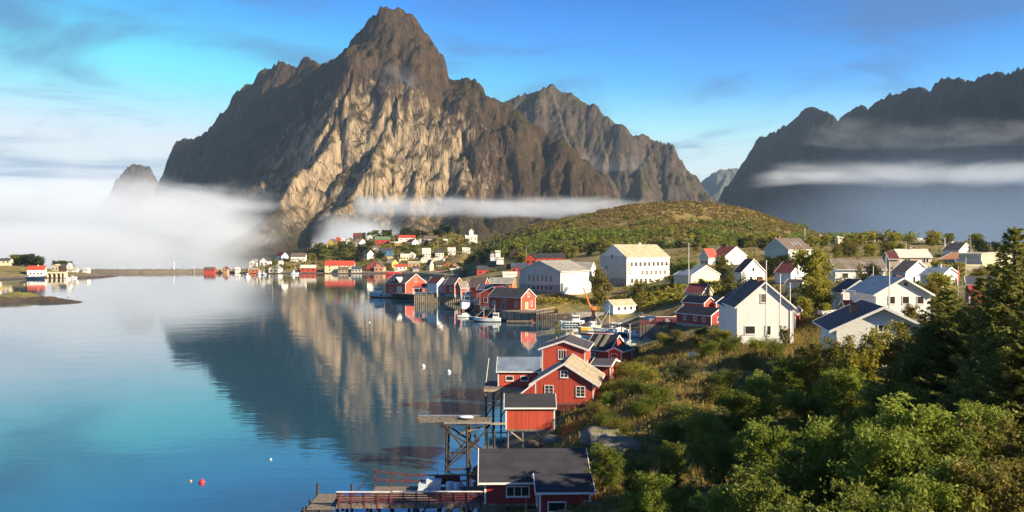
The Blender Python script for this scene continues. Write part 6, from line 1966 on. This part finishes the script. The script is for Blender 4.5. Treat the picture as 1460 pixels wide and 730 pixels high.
def broadleaf(seed, height, radius, leafmat, n_limb=11, per=70, size=.15, base=.18, lean=.1, twigs=7, shape=1.0, spread=.34):
    rng = np.random.default_rng(seed)
    rr = random.Random(seed)
    wood = MB()
    top = Vector((rr.uniform(-lean, lean) * height, rr.uniform(-lean, lean) * height, height * .82))
    trunk = [Vector((0, 0, -.6)).lerp(top, k / 6) + Vector((rr.uniform(-.12, .12), rr.uniform(-.12, .12), 0)) * (k > 0) for k in range(7)]
    r0 = .022 * height + .03
    wood.tube(trunk, [r0 * (1 - .8 * k / 6) for k in range(7)], 7)
    cents = []
    for i in range(n_limb):
        t = base + (1 - base) * (i + rr.random() * .6) / n_limb
        t = min(t, .97)
        p0 = trunk[int(t * 6)].lerp(trunk[min(6, int(t * 6) + 1)], t * 6 - int(t * 6))
        az = i * 2.39996 + rr.uniform(-.4, .4)
        # crown outline: wide in the middle, narrow on top
        prof = math.sin(math.pi * min(1, (t - base * .4) / (1.25 - base * .4)) ** .8) ** .8
        ln = radius * prof * rr.uniform(.7, 1.15) * shape
        el = rr.uniform(.25, .75) + t * .5
        p3 = p0 + Vector((math.cos(az) * ln, math.sin(az) * ln, ln * el))
        mid = p0.lerp(p3, .5) + Vector((0, 0, -.08 * ln))
        wood.tube([p0, mid, p3], [r0 * .38 * (1 - t * .5), r0 * .24 * (1 - t * .5), .012], 5)
        for k in range(twigs):
            u = .35 + .65 * (k + rr.random()) / twigs
            q = (p0.lerp(mid, u * 2) if u < .5 else mid.lerp(p3, u * 2 - 1))
            d = Vector((rr.uniform(-1, 1), rr.uniform(-1, 1), rr.uniform(-.35, .9))).normalized() * ln * rr.uniform(.12, .42)
            e = q + d
            wood.tube([q, e], [.014, .006], 4)
            cents.append(e)
            if rr.random() < .6: cents.append(q.lerp(e, .5))
    for k in range(5):
        cents.append(trunk[6] + Vector((rr.uniform(-.3, .3), rr.uniform(-.3, .3), rr.uniform(-.3, .2) * height * .15)))
    cents = np.array([tuple(c) for c in cents])
    v, f = leaf_quads(rng, cents, rng.uniform(.6, 1.3, len(cents)) * spread * radius / 2.2, per, size)
    return np_mesh('crown', v, f, leafmat), wood.mesh('trunk', M['bark'])


def conifer(seed, height, radius, whorls=26, per_whorl=7, bare_top=0.0):
    rng = np.random.default_rng(seed); rr = random.Random(seed)
    wood = MB()
    wood.tube([(0, 0, -.5), (0, 0, height * .5), (0, 0, height)], [.018 * height + .03, .011 * height, .02], 8)
    V = []; 
    for w in range(whorls):
        t = (w + .3) / whorls
        z = height * (.05 + .95 * t)
        ln0 = radius * ((1 - t) ** .85) * (0.78 + .3 * rr.random()) + .10
        nb = per_whorl if t < .8 else 5
        for k in range(nb):
            az = k * 2 * math.pi / nb + w * 1.1 + rr.uniform(-.3, .3)
            ln = ln0 * rr.uniform(.72, 1.12)
            droop = -.20 + .55 * t
            d = Vector((math.cos(az), math.sin(az), 0)); side = Vector((-math.sin(az), math.cos(az), 0))
            def at(u): return Vector((0, 0, z)) + d * (ln * u) + Vector((0, 0, ln * (droop * u + .22 * u * u)))
            wood.tube([at(0), at(.5), at(1)], [.03, .018, .006], 4)
            nt_ = max(4, int(ln / .17))
            for i in range(nt_):
                u = .12 + .88 * (i + .5) / nt_
                p = at(u)
                tl = ln * .40 * (1.08 - u) ** .7 + .10
                for sg in (-1, 1):
                    tip = p + (side * sg * .85 + d * .55).normalized() * tl * rr.uniform(.7, 1.15) + Vector((0, 0, rr.uniform(-.10, .06) * tl - .05))
                    m_ = max(2, int(tl / .13))
                    for j in range(m_):
                        c = p.lerp(tip, (j + .7) / m_)
                        V.append((c, (tip - p).normalized()))
            V.append((at(1), d)); V.append((at(.93), d))
    for k in range(14):
        V.append((Vector((0, 0, height * (1 - .012 * k))), Vector((math.cos(k), math.sin(k), .7)).normalized()))
    c = np.array([tuple(a) for a, _ in V]); dd = np.array([tuple(b_) for _, b_ in V])
    reps = 3
    c = np.repeat(c, reps, 0) + rng.normal(0, .035, (len(c) * reps, 3)); dd = np.repeat(dd, reps, 0) + rng.normal(0, .38, (len(V) * reps, 3))
    dd /= np.linalg.norm(dd, axis=1)[:, None]
    u = np.cross(dd, rng.normal(0, .5, dd.shape) + np.array([0, 0, 1.0])); u /= np.linalg.norm(u, axis=1)[:, None] + 1e-9
    s = rng.uniform(.10, .19, len(c))[:, None] * (1.0 if height > 6 else .7)
    v = np.stack([c - dd * s * .6, c + u * s * .30, c + dd * s * 1.15, c - u * s * .30], 1).reshape(-1, 3)
    return np_mesh('crown', v, np.arange(len(v)).reshape(-1, 4), M['needle']), wood.mesh('trunk', M['bark'])


def plant(name, label, cat, meshes, x, y, z, scale, rot, group=None, sz=1.0):
    o = thing(name, label, cat, (x, y, z), rot, group)
    o.scale = (scale, scale, scale * sz)
    mesh_obj('trunk', meshes[1], o)
    c = mesh_obj('crown', meshes[0], o)
    return o


TOPS = {}


def plant_px(name, label, cat, meshes, mh, px, ptop, Y, group=None, wide=1.0, rot=None, zb=None):
    """stand a plant on the ground at column px and depth Y so that its top reaches row ptop"""
    x = (px - 730) / 1400 * Y
    z = gz(x, Y) if zb is None else zb
    h = max(zrow(ptop, Y) - z, 0.8)
    top = max(v.co.z for v in meshes[0].vertices) if meshes[0].name not in TOPS else TOPS[meshes[0].name]
    TOPS[meshes[0].name] = top
    s = h / top
    o = plant(name, label, cat, meshes, x, Y, z - .05, s * wide, random.uniform(0, 6.28) if rot is None else rot, group, 1.0 / wide)
    return o


NEAR = [broadleaf(100 + i, 9.0, 3.3, M[mt], 30, 34, .155, twigs=8, spread=.21, base=.10) for i, mt in enumerate(('leaf', 'leaf_light', 'leaf_light', 'leaf_light', 'leaf', 'leaf_olive'))]  # lighter leaf colour on some crowns stands in for fill light
LIT = [broadleaf(140 + i, 8.0, 3.0, M[mt], 26, 36, .15, twigs=8, spread=.22, base=.10) for i, mt in enumerate(('leaf_yellow', 'leaf_olive', 'leaf_yellow'))]
BUSH = [broadleaf(160 + i, 2.2, 1.5, M[mt], 11, 60, .075, .05, twigs=7, spread=.50) for i, mt in enumerate(('leaf_yellow', 'leaf_olive', 'leaf', 'leaf_light', 'leaf_dark'))]
SPRUCE = [conifer(170, 12.0, 3.9, 34, 8), conifer(171, 10, 4.3, 27, 8)]
MIDT = [broadleaf(180 + i, 7.0, 2.6, M[mt], 11, 26, .26, twigs=6, spread=.45) for i, mt in enumerate(('leaf_yellow', 'leaf_olive', 'leaf', 'leaf_dark'))]
FART = [broadleaf(190 + i, 6.0, 2.6, M[mt], 8, 12, .50, twigs=4, spread=.5) for i, mt in enumerate(('leaf_olive', 'leaf', 'leaf_dark', 'leaf_yellow'))]
FARC = conifer(196, 9, 2.4, 12, 6)

for px, pt, Y, k, w, lab in THICKET:
    plant_px('broadleaf_tree', lab, 'tree', NEAR[k], 9.0, px, pt - (12 if Y > 72 else 5), Y, 'trees of the thicket on the near slope', w)
for px, pt, Y, k, w, lab in (
 (1275, 456, 86, 0, .85, 'sunlit yellow-green tree in front of the broad gable roof'),
 (1308, 455, 84, 1, .85, 'sunlit olive tree hiding the lower right of the broad gable roof'),
 (1228, 474, 84, 2, .8, 'small sunlit yellow tree below the eave of the broad gable roof'),
 (1190, 474, 96, 1, .9, 'sunlit olive tree at the western eave of the broad gable roof'),
 (1345, 470, 92, 1, 1.0, 'olive tree between broad gable roof and spruces'),
 (1140, 494, 112, 0, .8, 'yellow-green sapling beside the flagpoles'),
 (1078, 484, 121, 2, .8, 'yellow-green bush under the window of the big plank house'),
 (1028, 466, 130, 0, 1.2, 'big yellow-green tree covering the foot of the narrow white house'),
 (1000, 476, 140, 1, 1.1, 'olive bush-tree beside the big yellow-green one'),
 (1120, 463, 131, 1, .7, 'thin sapling growing against the plank house gable'),
 (1052, 476, 128, 1, .9, 'olive shrub at the left corner of the big plank house'),
):
    plant_px('sunlit_tree', lab, 'tree', LIT[k], 8.0, px, pt, Y, 'sunlit trees on the slope edge', w)
for px, pt, Y, k, w, lab in (
 (1447, 321, 60, 0, 1.0, 'tallest spruce, its bare-tipped crown rising above the eastern skyline'),
 (1352, 408, 74, 1, 1.4, 'broad spruce with layered boughs beside the white house with three windows'),
 (1402, 392, 70, 0, 1.35, 'spruce standing just west of the tallest one'),
 (1320, 462, 72, 1, 1.25, 'shorter spruce at the western end of the spruce group'),
 (1470, 420, 56, 1, 1.2, 'spruce half cut by the eastern edge, its boughs in front of the tallest'),
):
    plant_px('spruce', lab, 'tree', SPRUCE[k], 12.0 if k == 0 else 10.0, px, pt, Y, 'spruces at the eastern end', w)

# shrubs on the grass slope
SHR = [
 (878, 548, 120, 0, 1.2, 'yellow-green shrub at the corner of the tan-roofed house'), (905, 528, 128, 0, 1.5, 'broad yellow shrub above the tan-roofed house'), (930, 522, 134, 1, 1.5, 'broad olive shrub right of the yellow one'),
 (890, 520, 140, 1, 1.4, 'olive shrub behind the small red side house'), (868, 566, 112, 3, 1.0, 'fresh green shrub beneath the tan-roofed house'), (905, 556, 112, 2, 1.1, 'green shrub on the dry slope'),
 (975, 553, 108, 4, 1.2, 'dark round shrub on the dry grass slope'), (940, 572, 100, 2, 1.5, 'green shrub halfway up the dry slope'), (915, 590, 98, 2, 1.3, 'green shrub above the flat boulder'),
 (985, 585, 92, 2, 1.5, 'green shrub at the upper rim of the thicket'), (960, 604, 88, 2, 1.6, 'low green shrub before the spreading tree'), (850, 588, 106, 1, 1.0, 'olive shrub beside the windowless cabin'),
 (945, 478, 205, 0, 1.2, 'yellow shrub in front of the red deck, seaward one'), (965, 474, 205, 1, 1.1, 'yellow-brown shrub in front of the red deck, middle one'), (1000, 492, 165, 2, 1.3, 'green shrub below the red waterside house'),
 (955, 500, 165, 1, 1.4, 'olive shrub near the black-roofed cabins'), (905, 505, 165, 1, 1.1, 'olive shrub beside the red porch'), (925, 540, 118, 0, 1.2, 'yellow shrub among dry grass'),
 (1010, 520, 122, 2, 1.3, 'green shrub below the garden of the big plank house'), (1040, 508, 122, 2, 1.2, 'green hedge shrub left of the flagpole foot'), (1080, 492, 124, 3, 1.2, 'fresh green hedge shrub at the flagpole foot'),
 (860, 606, 98, 2, .9, 'small green shrub above the grey boulder'), (1105, 500, 118, 2, 1.2, 'green hedge shrub right of the flagpole foot'), (885, 612, 92, 1, 1.1, 'olive shrub at the top of the shore rocks'),
 (1030, 545, 104, 2, 1.4, 'green shrub where the slope meets the tree rim'), (1065, 520, 112, 1, 1.3, 'olive shrub along the garden rim'),
 (1020, 560, 100, 1, 1.2, 'olive shrub among tall dry grass near the rim'),
]
for px, pt, Y, k, w, lab in SHR:
    x = (px - 730) / 1400 * Y
    z = gz(x, Y)
    h = min(max(zrow(pt, Y) - z, 1.5), 3.4)
    plant('shrub', lab, 'shrub', BUSH[k], x, Y, z - .1, h / 2.2 * w, random.uniform(0, 6), 'shrubs on the grass slope', 1 / w)

# trees among the houses
MID = [
 (1162, 346, 182, 0, .75, 'tall yellow-green birch between the maroon-roofed and the blue-roofed white houses'), (1172, 392, 170, 0, .95, 'yellow birch below the tallest one'), (1150, 420, 165, 0, .9, 'yellow-green birch beside the plank house annex'),
 (1178, 430, 160, 0, .8, 'low yellow birch beside the parked boat trailer yard'), (1130, 418, 170, 3, 1.0, 'dark tree right behind the big plank house'), (1140, 378, 290, 1, .8, 'olive tree behind the maroon-roofed white house'),
 (1098, 362, 310, 3, 1.2, 'dark tree below the house with three skylights, western one'), (1120, 360, 314, 3, 1.2, 'dark tree below the house with three skylights, eastern one'), (1088, 368, 330, 1, 1.0, 'olive tree beside the half-hidden white gable'),
 (1028, 362, 350, 1, 1.1, 'round olive tree in front of the maroon roof and lit gable'), (1214, 336, 420, 1, 1.1, 'large golden tree on the skyline, western one'), (1240, 345, 410, 0, 1.0, 'yellow-green tree on the skyline beside the golden one'),
 (1262, 342, 420, 1, 1.1, 'olive tree on the skyline above the pale-roofed house'), (1282, 343, 400, 0, 1.1, 'broad yellow-green tree on the skyline'), (1192, 347, 350, 1, 1.0, 'olive tree behind the tall birch'),
 (1246, 372, 205, 3, .9, 'dark tree at the right end of the slate roof'), (1230, 388, 190, 3, .8, 'dark shrubby tree beside the slate-roofed house'), (1320, 398, 160, 1, 1.0, 'olive tree right of the white house with three dark windows'),
 (1345, 384, 165, 0, 1.1, 'yellow tree below the small shaded gable'), (1370, 372, 240, 0, 1.2, 'yellow-green tree before the orange-roofed terraces'), (1335, 370, 250, 0, 1.1, 'yellow tree beside the pale-roofed cream house'),
 (1395, 380, 200, 1, 1.2, 'olive tree before the blank cream hall'), (1418, 370, 220, 2, 1.1, 'green tree before the blank cream hall, nearest the spruces'), (1400, 338, 440, 3, 1.2, 'dark skyline tree behind the white lit gable, western one'),
 (1420, 342, 440, 3, 1.1, 'dark skyline tree behind the white lit gable, eastern one'), (1430, 348, 400, 3, 1.3, 'dark tree behind the cream hall'), (1312, 352, 330, 1, 1.1, 'olive tree behind the pale-roofed cream house'),
 (857, 379, 338, 1, .85, 'round dark-green tree between the grey hall and the white school'), (976, 364, 330, 2, 1.2, 'dark round tree beside the pale street lamp'), (962, 372, 340, 3, .9, 'dark shrub tree at the corner of the school'),
 (912, 396, 310, 1, .7, 'small olive tree against the school wall'), (1000, 395, 310, 3, .8, 'dark shrub left of the cream warehouse conifer'), (1352, 425, 120, 1, .9, 'olive tree behind the broad spruce'),
 (1010, 418, 272, 1, 1.0, 'olive tree at the corner of the beige garage'), (1238, 440, 150, 0, .5, 'small yellow bush beside the red-roofed shed'), (1202, 436, 155, 0, .5, 'small yellow bush at the shaded side of the red-roofed shed'),
 (940, 432, 296, 3, 1.4, 'dark scrub tree on the bank above the blue container'), (958, 420, 300, 3, 1.3, 'dark scrub tree on the bank below the cream warehouse'), (1300, 430, 128, 1, .8, 'olive tree under the garage door wall'),
]
for px, pt, Y, k, w, lab in MID:
    plant_px('garden_tree', lab, 'tree', MIDT[k], 7.0, px, pt, Y, 'trees among the village houses', w)
CON = [conifer(198, 9, 3.0, 16, 7)]
for px, pt, Y, w, lab in ((1040, 378, 285, 1.35, 'big shaggy brown-green conifer left of the half-hidden white gable'), (1060, 386, 280, 1.2, 'shaggy conifer leaning on the half-hidden white gable'), (1225, 374, 215, .9, 'dark conifer before the slate roof'), (391, 366.5, 830, 1.0, 'dark pointed tree beside the white houses of the village tip')):
    plant_px('conifer', lab, 'tree', CON[0], 9.0, px, pt, Y, 'conifers among the village houses', w)

# the far village and the islet
rng = random.Random(3)
def far_group(label, group, n, x0, x1, fy0, fy1, hmin, hmax, kinds, Yf=None, avoid=True):
    cnt = 0; tries = 0
    while cnt < n and tries < n * 20:
        tries += 1
        px = rng.uniform(x0, x1); py = rng.uniform(fy0(px), fy1(px))
        Y = (Yf(py) if Yf else slopeY(py)) + rng.uniform(-12, 12)
        x = (px - 730) / 1400 * Y
        z = gz(x, Y)
        if z < .6: continue
        cnt += 1
        h = rng.uniform(hmin, hmax)
        k = rng.choice(kinds)
        if k == 9:
            plant('far_tree', label, 'tree', FARC, x, Y, z - .2, h / 9, rng.uniform(0, 6), group)
        else:
            plant('far_tree', label, 'tree', FART[k], x, Y, z - .3, h / 6 * 1.25, rng.uniform(0, 6), group, .85)
L_ = 'dark tree of the wood on the western slope of the far village'
far_group(L_, 'wood on the western slope of the far village', 34, 444, 522, lambda p: 353, lambda p: 372, 5, 8, (2, 2, 1, 0, 9))
far_group('dark tree in the row crowning the far village', 'trees crowning the far village', 30, 515, 660, lambda p: 335, lambda p: 340, 5, 8, (2, 2, 1, 9), lambda py: 1030)
far_group('small tree between the far village houses', 'trees between the far village houses', 46, 520, 700, lambda p: 346, lambda p: 372, 3.5, 6.5, (2, 1, 0, 0, 3))
far_group('tree below the turreted white villa, east of the far village', 'trees east of the far village', 26, 655, 745, lambda p: 342, lambda p: 364, 4, 7, (2, 1, 0), lambda py: 760 + (364 - py) * 6)
far_group('tree of the wood edge behind barn and halls', 'wood edge behind barn and halls', 22, 740, 870, lambda p: 352, lambda p: 366, 5, 8, (2, 1, 0, 3), lambda py: 560 + (366 - py) * 6)
far_group('small tree at the foot of the heathery hill', 'trees at the foot of the heathery hill', 26, 930, 1110, lambda p: 346, lambda p: 362, 4, 7, (2, 1, 0, 3), lambda py: 520 + (362 - py) * 8)
far_group('tree between harbour basin and red barn', 'trees between harbour basin and red barn', 22, 640, 760, lambda p: 366, lambda p: 384, 3, 6, (2, 1, 0, 3), lambda py: 560 + (390 - py) * 9)
far_group('dark tree on the western island', 'trees on the western island', 14, 14, 70, lambda p: 372, lambda p: 381, 5, 8, (2, 2, 1), lambda py: 770)
far_group('dark tree behind the cottages of the western island', 'trees behind the western cottages', 6, 68, 108, lambda p: 376, lambda p: 382, 5, 9, (2,), lambda py: 790)
far_group('skyline tree among the eastern houses', 'skyline trees among the eastern houses', 20, 1150, 1400, lambda p: 347, lambda p: 353, 4, 7, (0, 3, 1), lambda py: 560)
far_group('bush on the bank between quay and grey hall', 'bushes on the bank below the halls', 12, 768, 960, lambda p: 405, lambda p: 432, 1.2, 2.6, (3, 0), lambda py: 306 + (430 - py) * .9)

# scrub that clothes the heathery hill: one thicket
def scrub(name, label, n, xr, yr, hrange, size, mat, seed, test):
    r_ = np.random.default_rng(seed)
    x = r_.uniform(*xr, n * 3); y = r_.uniform(*yr, n * 3)
    k = test(x, y); x = x[k][:n]; y = y[k][:n]
    z = ground(x, y)
    c = np.stack([x, y, z], 1)
    h = r_.uniform(*hrange, len(x))
    per = 12
    cc = np.repeat(c, per, 0); hh_ = np.repeat(h, per)
    cc = cc + np.stack([r_.normal(0, .30, len(cc)) * hh_, r_.normal(0, .30, len(cc)) * hh_, r_.uniform(.05, 1.0, len(cc)) * hh_], 1)
    v, f = leaf_quads(r_, cc, np.full(len(cc), .12), 1, size, up=.2, aspect=.8)
    o = link(bpy.data.objects.new(name, np_mesh(name, v, f, mat)))
    tag(o, label, 'scrub', None, 'stuff')


def hill_mask(lo, hi, thr, sd):
    def t(x, y):
        z = ground_raw(x, y)
        nz_ = fbm(x / 60, y / 60, 4, sd)
        return (z > lo) & (z < hi) & (nz_ + (hi - z) / (hi - lo) * .5 > thr)
    return t


scrub('hill_scrub', 'dark green scrub over the lower flank of the heathery hill', 3600, (-40, 300), (610, 930), (1.4, 4.0), .65, M['leaf_olive'], 5, hill_mask(18, 50, .24, 70))
scrub('heather', 'golden heather and low brush over the crown of the hill', 9000, (-60, 320), (700, 1000), (.5, 1.5), .55, M['heather'], 14, lambda x, y: (ground_raw(x, y) > 30) & (fbm(x / 40, y / 40, 4, 72) > -.2))
scrub('hill_wood', 'dark low wood along the foot of the heathery hill', 2600, (-60, 260), (600, 880), (3.0, 6.5), .95, M['leaf'], 6, hill_mask(14, 42, .22, 71))
scrub('bank_brush', 'golden brush on the bank below the halls', 1500, (5, 75), (296, 340), (.5, 1.6), .32, M['leaf_yellow'], 7, lambda x, y: (ground_raw(x, y) > 4.0) & (ground_raw(x, y) < 11))
scrub('slope_brush', 'mixed brush and brambles on the near slope', 2600, (6, 60), (62, 215), (.3, 1.1), .13, M['leaf_olive'], 8, lambda x, y: (ground_raw(x, y) > 3.2) & (fbm(x / 9, y / 9, 3, 5) > -.05) & (x > .05 * y))
scrub('village_brush', 'low green brush between the far houses', 2600, (-230, 20), (850, 1040), (.8, 2.4), .7, M['leaf_olive'], 9, lambda x, y: ground_raw(x, y) > 1.5)
scrub('garden_brush', 'low green and golden brush between the eastern gardens', 3600, (40, 260), (140, 520), (.4, 1.5), .30, M['leaf_olive'], 10, lambda x, y: (ground_raw(x, y) > 6) & (fbm(x / 20, y / 20, 3, 6) > .0))


def grass(name, label, n, xr, yr, hr, mat, seed, test):
    r_ = np.random.default_rng(seed)
    x = r_.uniform(*xr, n * 3); y = r_.uniform(*yr, n * 3)
    k = test(x, y); x = x[k][:n]; y = y[k][:n]
    z = ground(x, y)
    per = 5
    b_ = np.repeat(np.stack([x, y, z - .05], 1), per, 0) + r_.normal(0, .10, (len(x) * per, 3)) * np.array([1, 1, 0])
    h = np.repeat(r_.uniform(*hr, len(x)), per) * r_.uniform(.6, 1.2, len(b_))
    a_ = r_.uniform(0, 6.28, len(b_)); w = .022 + .02 * r_.random(len(b_))
    s = np.stack([np.cos(a_) * w, np.sin(a_) * w, 0 * w], 1)
    tip = b_ + np.stack([r_.normal(.10, .22, len(b_)) * h, r_.normal(0, .22, len(b_)) * h, h], 1)
    mid = (b_ + tip) / 2 + np.array([0, 0, .05])
    v = np.stack([b_ - s, b_ + s, mid + s * .8, tip], 1)
    v = np.stack([b_ - s, b_ + s, tip + s * .2, mid - s * .8], 1).reshape(-1, 3)
    o = link(bpy.data.objects.new(name, np_mesh(name, v, np.arange(len(v)).reshape(-1, 4), mat)))
    tag(o, label, 'grass', None, 'stuff')


grass('dry_grass', 'tall dry golden grass on the near slope', 15000, (2, 48), (72, 200), (.4, .95), M['grass_blade'], 11, lambda x, y: (ground_raw(x, y) > 2.6) & (x > .05 * y) & (fbm(x / 14, y / 14, 3, 15) > -.22))
grass('green_grass', 'greener grass between the dry tufts', 9000, (2, 48), (60, 190), (.25, .6), M['grass_green'], 12, lambda x, y: (ground_raw(x, y) > 2.4) & (x > .04 * y))
grass('bank_grass', 'golden grass on the bank below the school', 7000, (4, 85), (292, 345), (.5, 1.2), M['grass_blade'], 13, lambda x, y: ground_raw(x, y) > 3.5)


# ------------------------------------------------------------------ boulders
def boulder(label, px, py, Y, sx, sy, sz, mat, seed, sink=.25, z=None):
    n1_, n2_ = 26, 16
    vs = []
    for j in range(n2_ + 1):
        for i in range(n1_):
            th = 2 * math.pi * i / n1_; ph = math.pi * j / n2_
            d = np.array([math.sin(ph) * math.cos(th), math.sin(ph) * math.sin(th), math.cos(ph)])
            vs.append(d)
    vs = np.array(vs)
    k = 1 + .22 * fbm(vs[:, 0] * 1.6 + seed, vs[:, 1] * 1.6 + vs[:, 2] * 2.1, 4, seed) + .05 * fbm(vs[:, 0] * 7, vs[:, 2] * 7 + vs[:, 1] * 5, 3, seed + 1)
    sq = np.sign(vs) * np.abs(vs) ** .75
    vs = sq * k[:, None] * np.array([sx, sy, sz])
    fs = [(j * n1_ + i, j * n1_ + (i + 1) % n1_, (j + 1) * n1_ + (i + 1) % n1_, (j + 1) * n1_ + i) for j in range(n2_) for i in range(n1_)]
    o = link(bpy.data.objects.new('boulder', np_mesh('boulder', vs, np.array(fs), mat, True)))
    x = (px - 730) / 1400 * Y
    o.location = (x, Y, (gz(x, Y) if z is None else z) + sz * (1 - sink * 2))
    o.rotation_euler = (0, 0, random.uniform(0, 6))
    tag(o, label, 'boulder')
    return o


def mat_boulder(name, c, moss):
    m, nt, b = new_mat(name)
    v = objco(nt)
    n1_ = noise(nt, 1.3, 6, .65, v); n2_ = noise(nt, 7, 4, .7, v)
    cc = mixrgb(nt, maprange(nt, n1_, .35, .65), tuple(x * .55 for x in c), c)
    cc = mixrgb(nt, maprange(nt, n2_, .5, .75, 0, .6), cc, tuple(x * .35 for x in c))
    geo = nt.nodes.new('ShaderNodeNewGeometry'); sp = nt.nodes.new('ShaderNodeSeparateXYZ'); nt.links.new(geo.outputs['Normal'], sp.inputs[0])
    cc = mixrgb(nt, mathn(nt, 'MULTIPLY', maprange(nt, sp.outputs['Z'], .55, .9), maprange(nt, n1_, .4, .6)), cc, moss)
    nt.links.new(cc, b.inputs['Base Color']); b.inputs['Roughness'].default_value = .9
    bump(nt, b, n2_, .8, .05)
    return m


MBOU = mat_boulder('lichened_boulder', (.27, .245, .21), (.12, .12, .03))
MORA = mat_boulder('orange_boulder', (.50, .27, .12), (.40, .24, .10))
MWET = mat_boulder('shore_rock', (.13, .10, .085), (.07, .05, .02))
boulder('big flat-topped mossy boulder on the slope between the two lower cabins', 858, 628, 92, 1.9, 1.4, .95, MBOU, 3, .2)
boulder('long tilted grey boulder just below the mossy one', 880, 652, 86, 2.0, 1.3, .95, MBOU, 5, .2)
boulder('bright orange boulder in front of the smaller black-roofed cabin', 808, 722, 73.5, 1.15, 1.0, .85, MORA, 7, .1, z=2.6)
boulder('round grey shore boulder under the windowless cabin', 760, 627, 103, .9, .8, .6, MWET, 9)
boulder('brown shore boulder at the left leg of the windowless cabin', 728, 634, 102, 1.1, .9, .6, MWET, 11)
boulder('pale shore boulder right of the windowless cabin', 786, 626, 103, .9, .8, .55, MBOU, 13)
boulder('dark shore boulder beside the trestle foot', 708, 642, 100, 1.2, .9, .55, MWET, 15)
boulder('low dark shore boulder above the black ridge of the big cabin', 745, 636, 97, 1.2, .9, .6, MWET, 17)
boulder('small grey boulder at the gable of the big black-roofed cabin', 840, 650, 84, .8, .7, .55, MBOU, 19)
o = thing('garden_box', 'white timber box left between the two boulders on the slope', 'box', P(861, 645, 87)); o.location.z = gz(o.location.x, o.location.y) + .25
MB().box(-.55, .55, -.35, .35, 0, .55).build('body', M['trim'], o)
MB().box(-.6, .6, -.4, .4, .552, .6).build('lid', M['trim'], o)
o = thing('red_gate', 'short red and white fence panel beside the big black-roofed cabin', 'fence', P(842, 662, 84)); o.location.z = gz(o.location.x, o.location.y) + .2
MB().beam((-.9, 0, 0), (.9, 0, 1.0), .09).build('brace', M['trim'], o)
for x in (-.8, 0, .8): MB().box(x - .05, x + .05, -.04, .04, -.4, .7).build('post', M['rail_red'], o)
MB().box(-.85, .85, .0, .05, .25, .4).build('rail', M['rail_red'], o)
# tanks, gravel yard and a boat trailer by the white houses
o = MB().lathe([(.02, -.5), (.4, -.42), (.55, 0), (.4, .42), (.02, .5)], 14).build('garden_tank', M['hull_white'], None, True)
p_ = P(920, 520, 142); o.location = (p_.x, p_.y, gz(p_.x, p_.y) + .4); tag(o, 'small round white tank lying on the dry slope', 'tank')
o = MB().lathe([(.02, -.5), (.5, -.42), (.62, 0), (.5, .42), (.02, .5)], 14).build('garden_tank', M['cream'], None, True)
p_ = P(987, 517, 132); o.location = (p_.x, p_.y, gz(p_.x, p_.y) + .5); tag(o, 'round cream tank half hidden in garden grass', 'tank')
p_ = P(1187, 450, 160)
boat('white open boat stored on the gravel beside the shaded house wall', 1187, 450, 160, 4.6, 1.7, .7, 12, hl=0, name='stored_boat', z=gz(p_.x, p_.y) + .4)
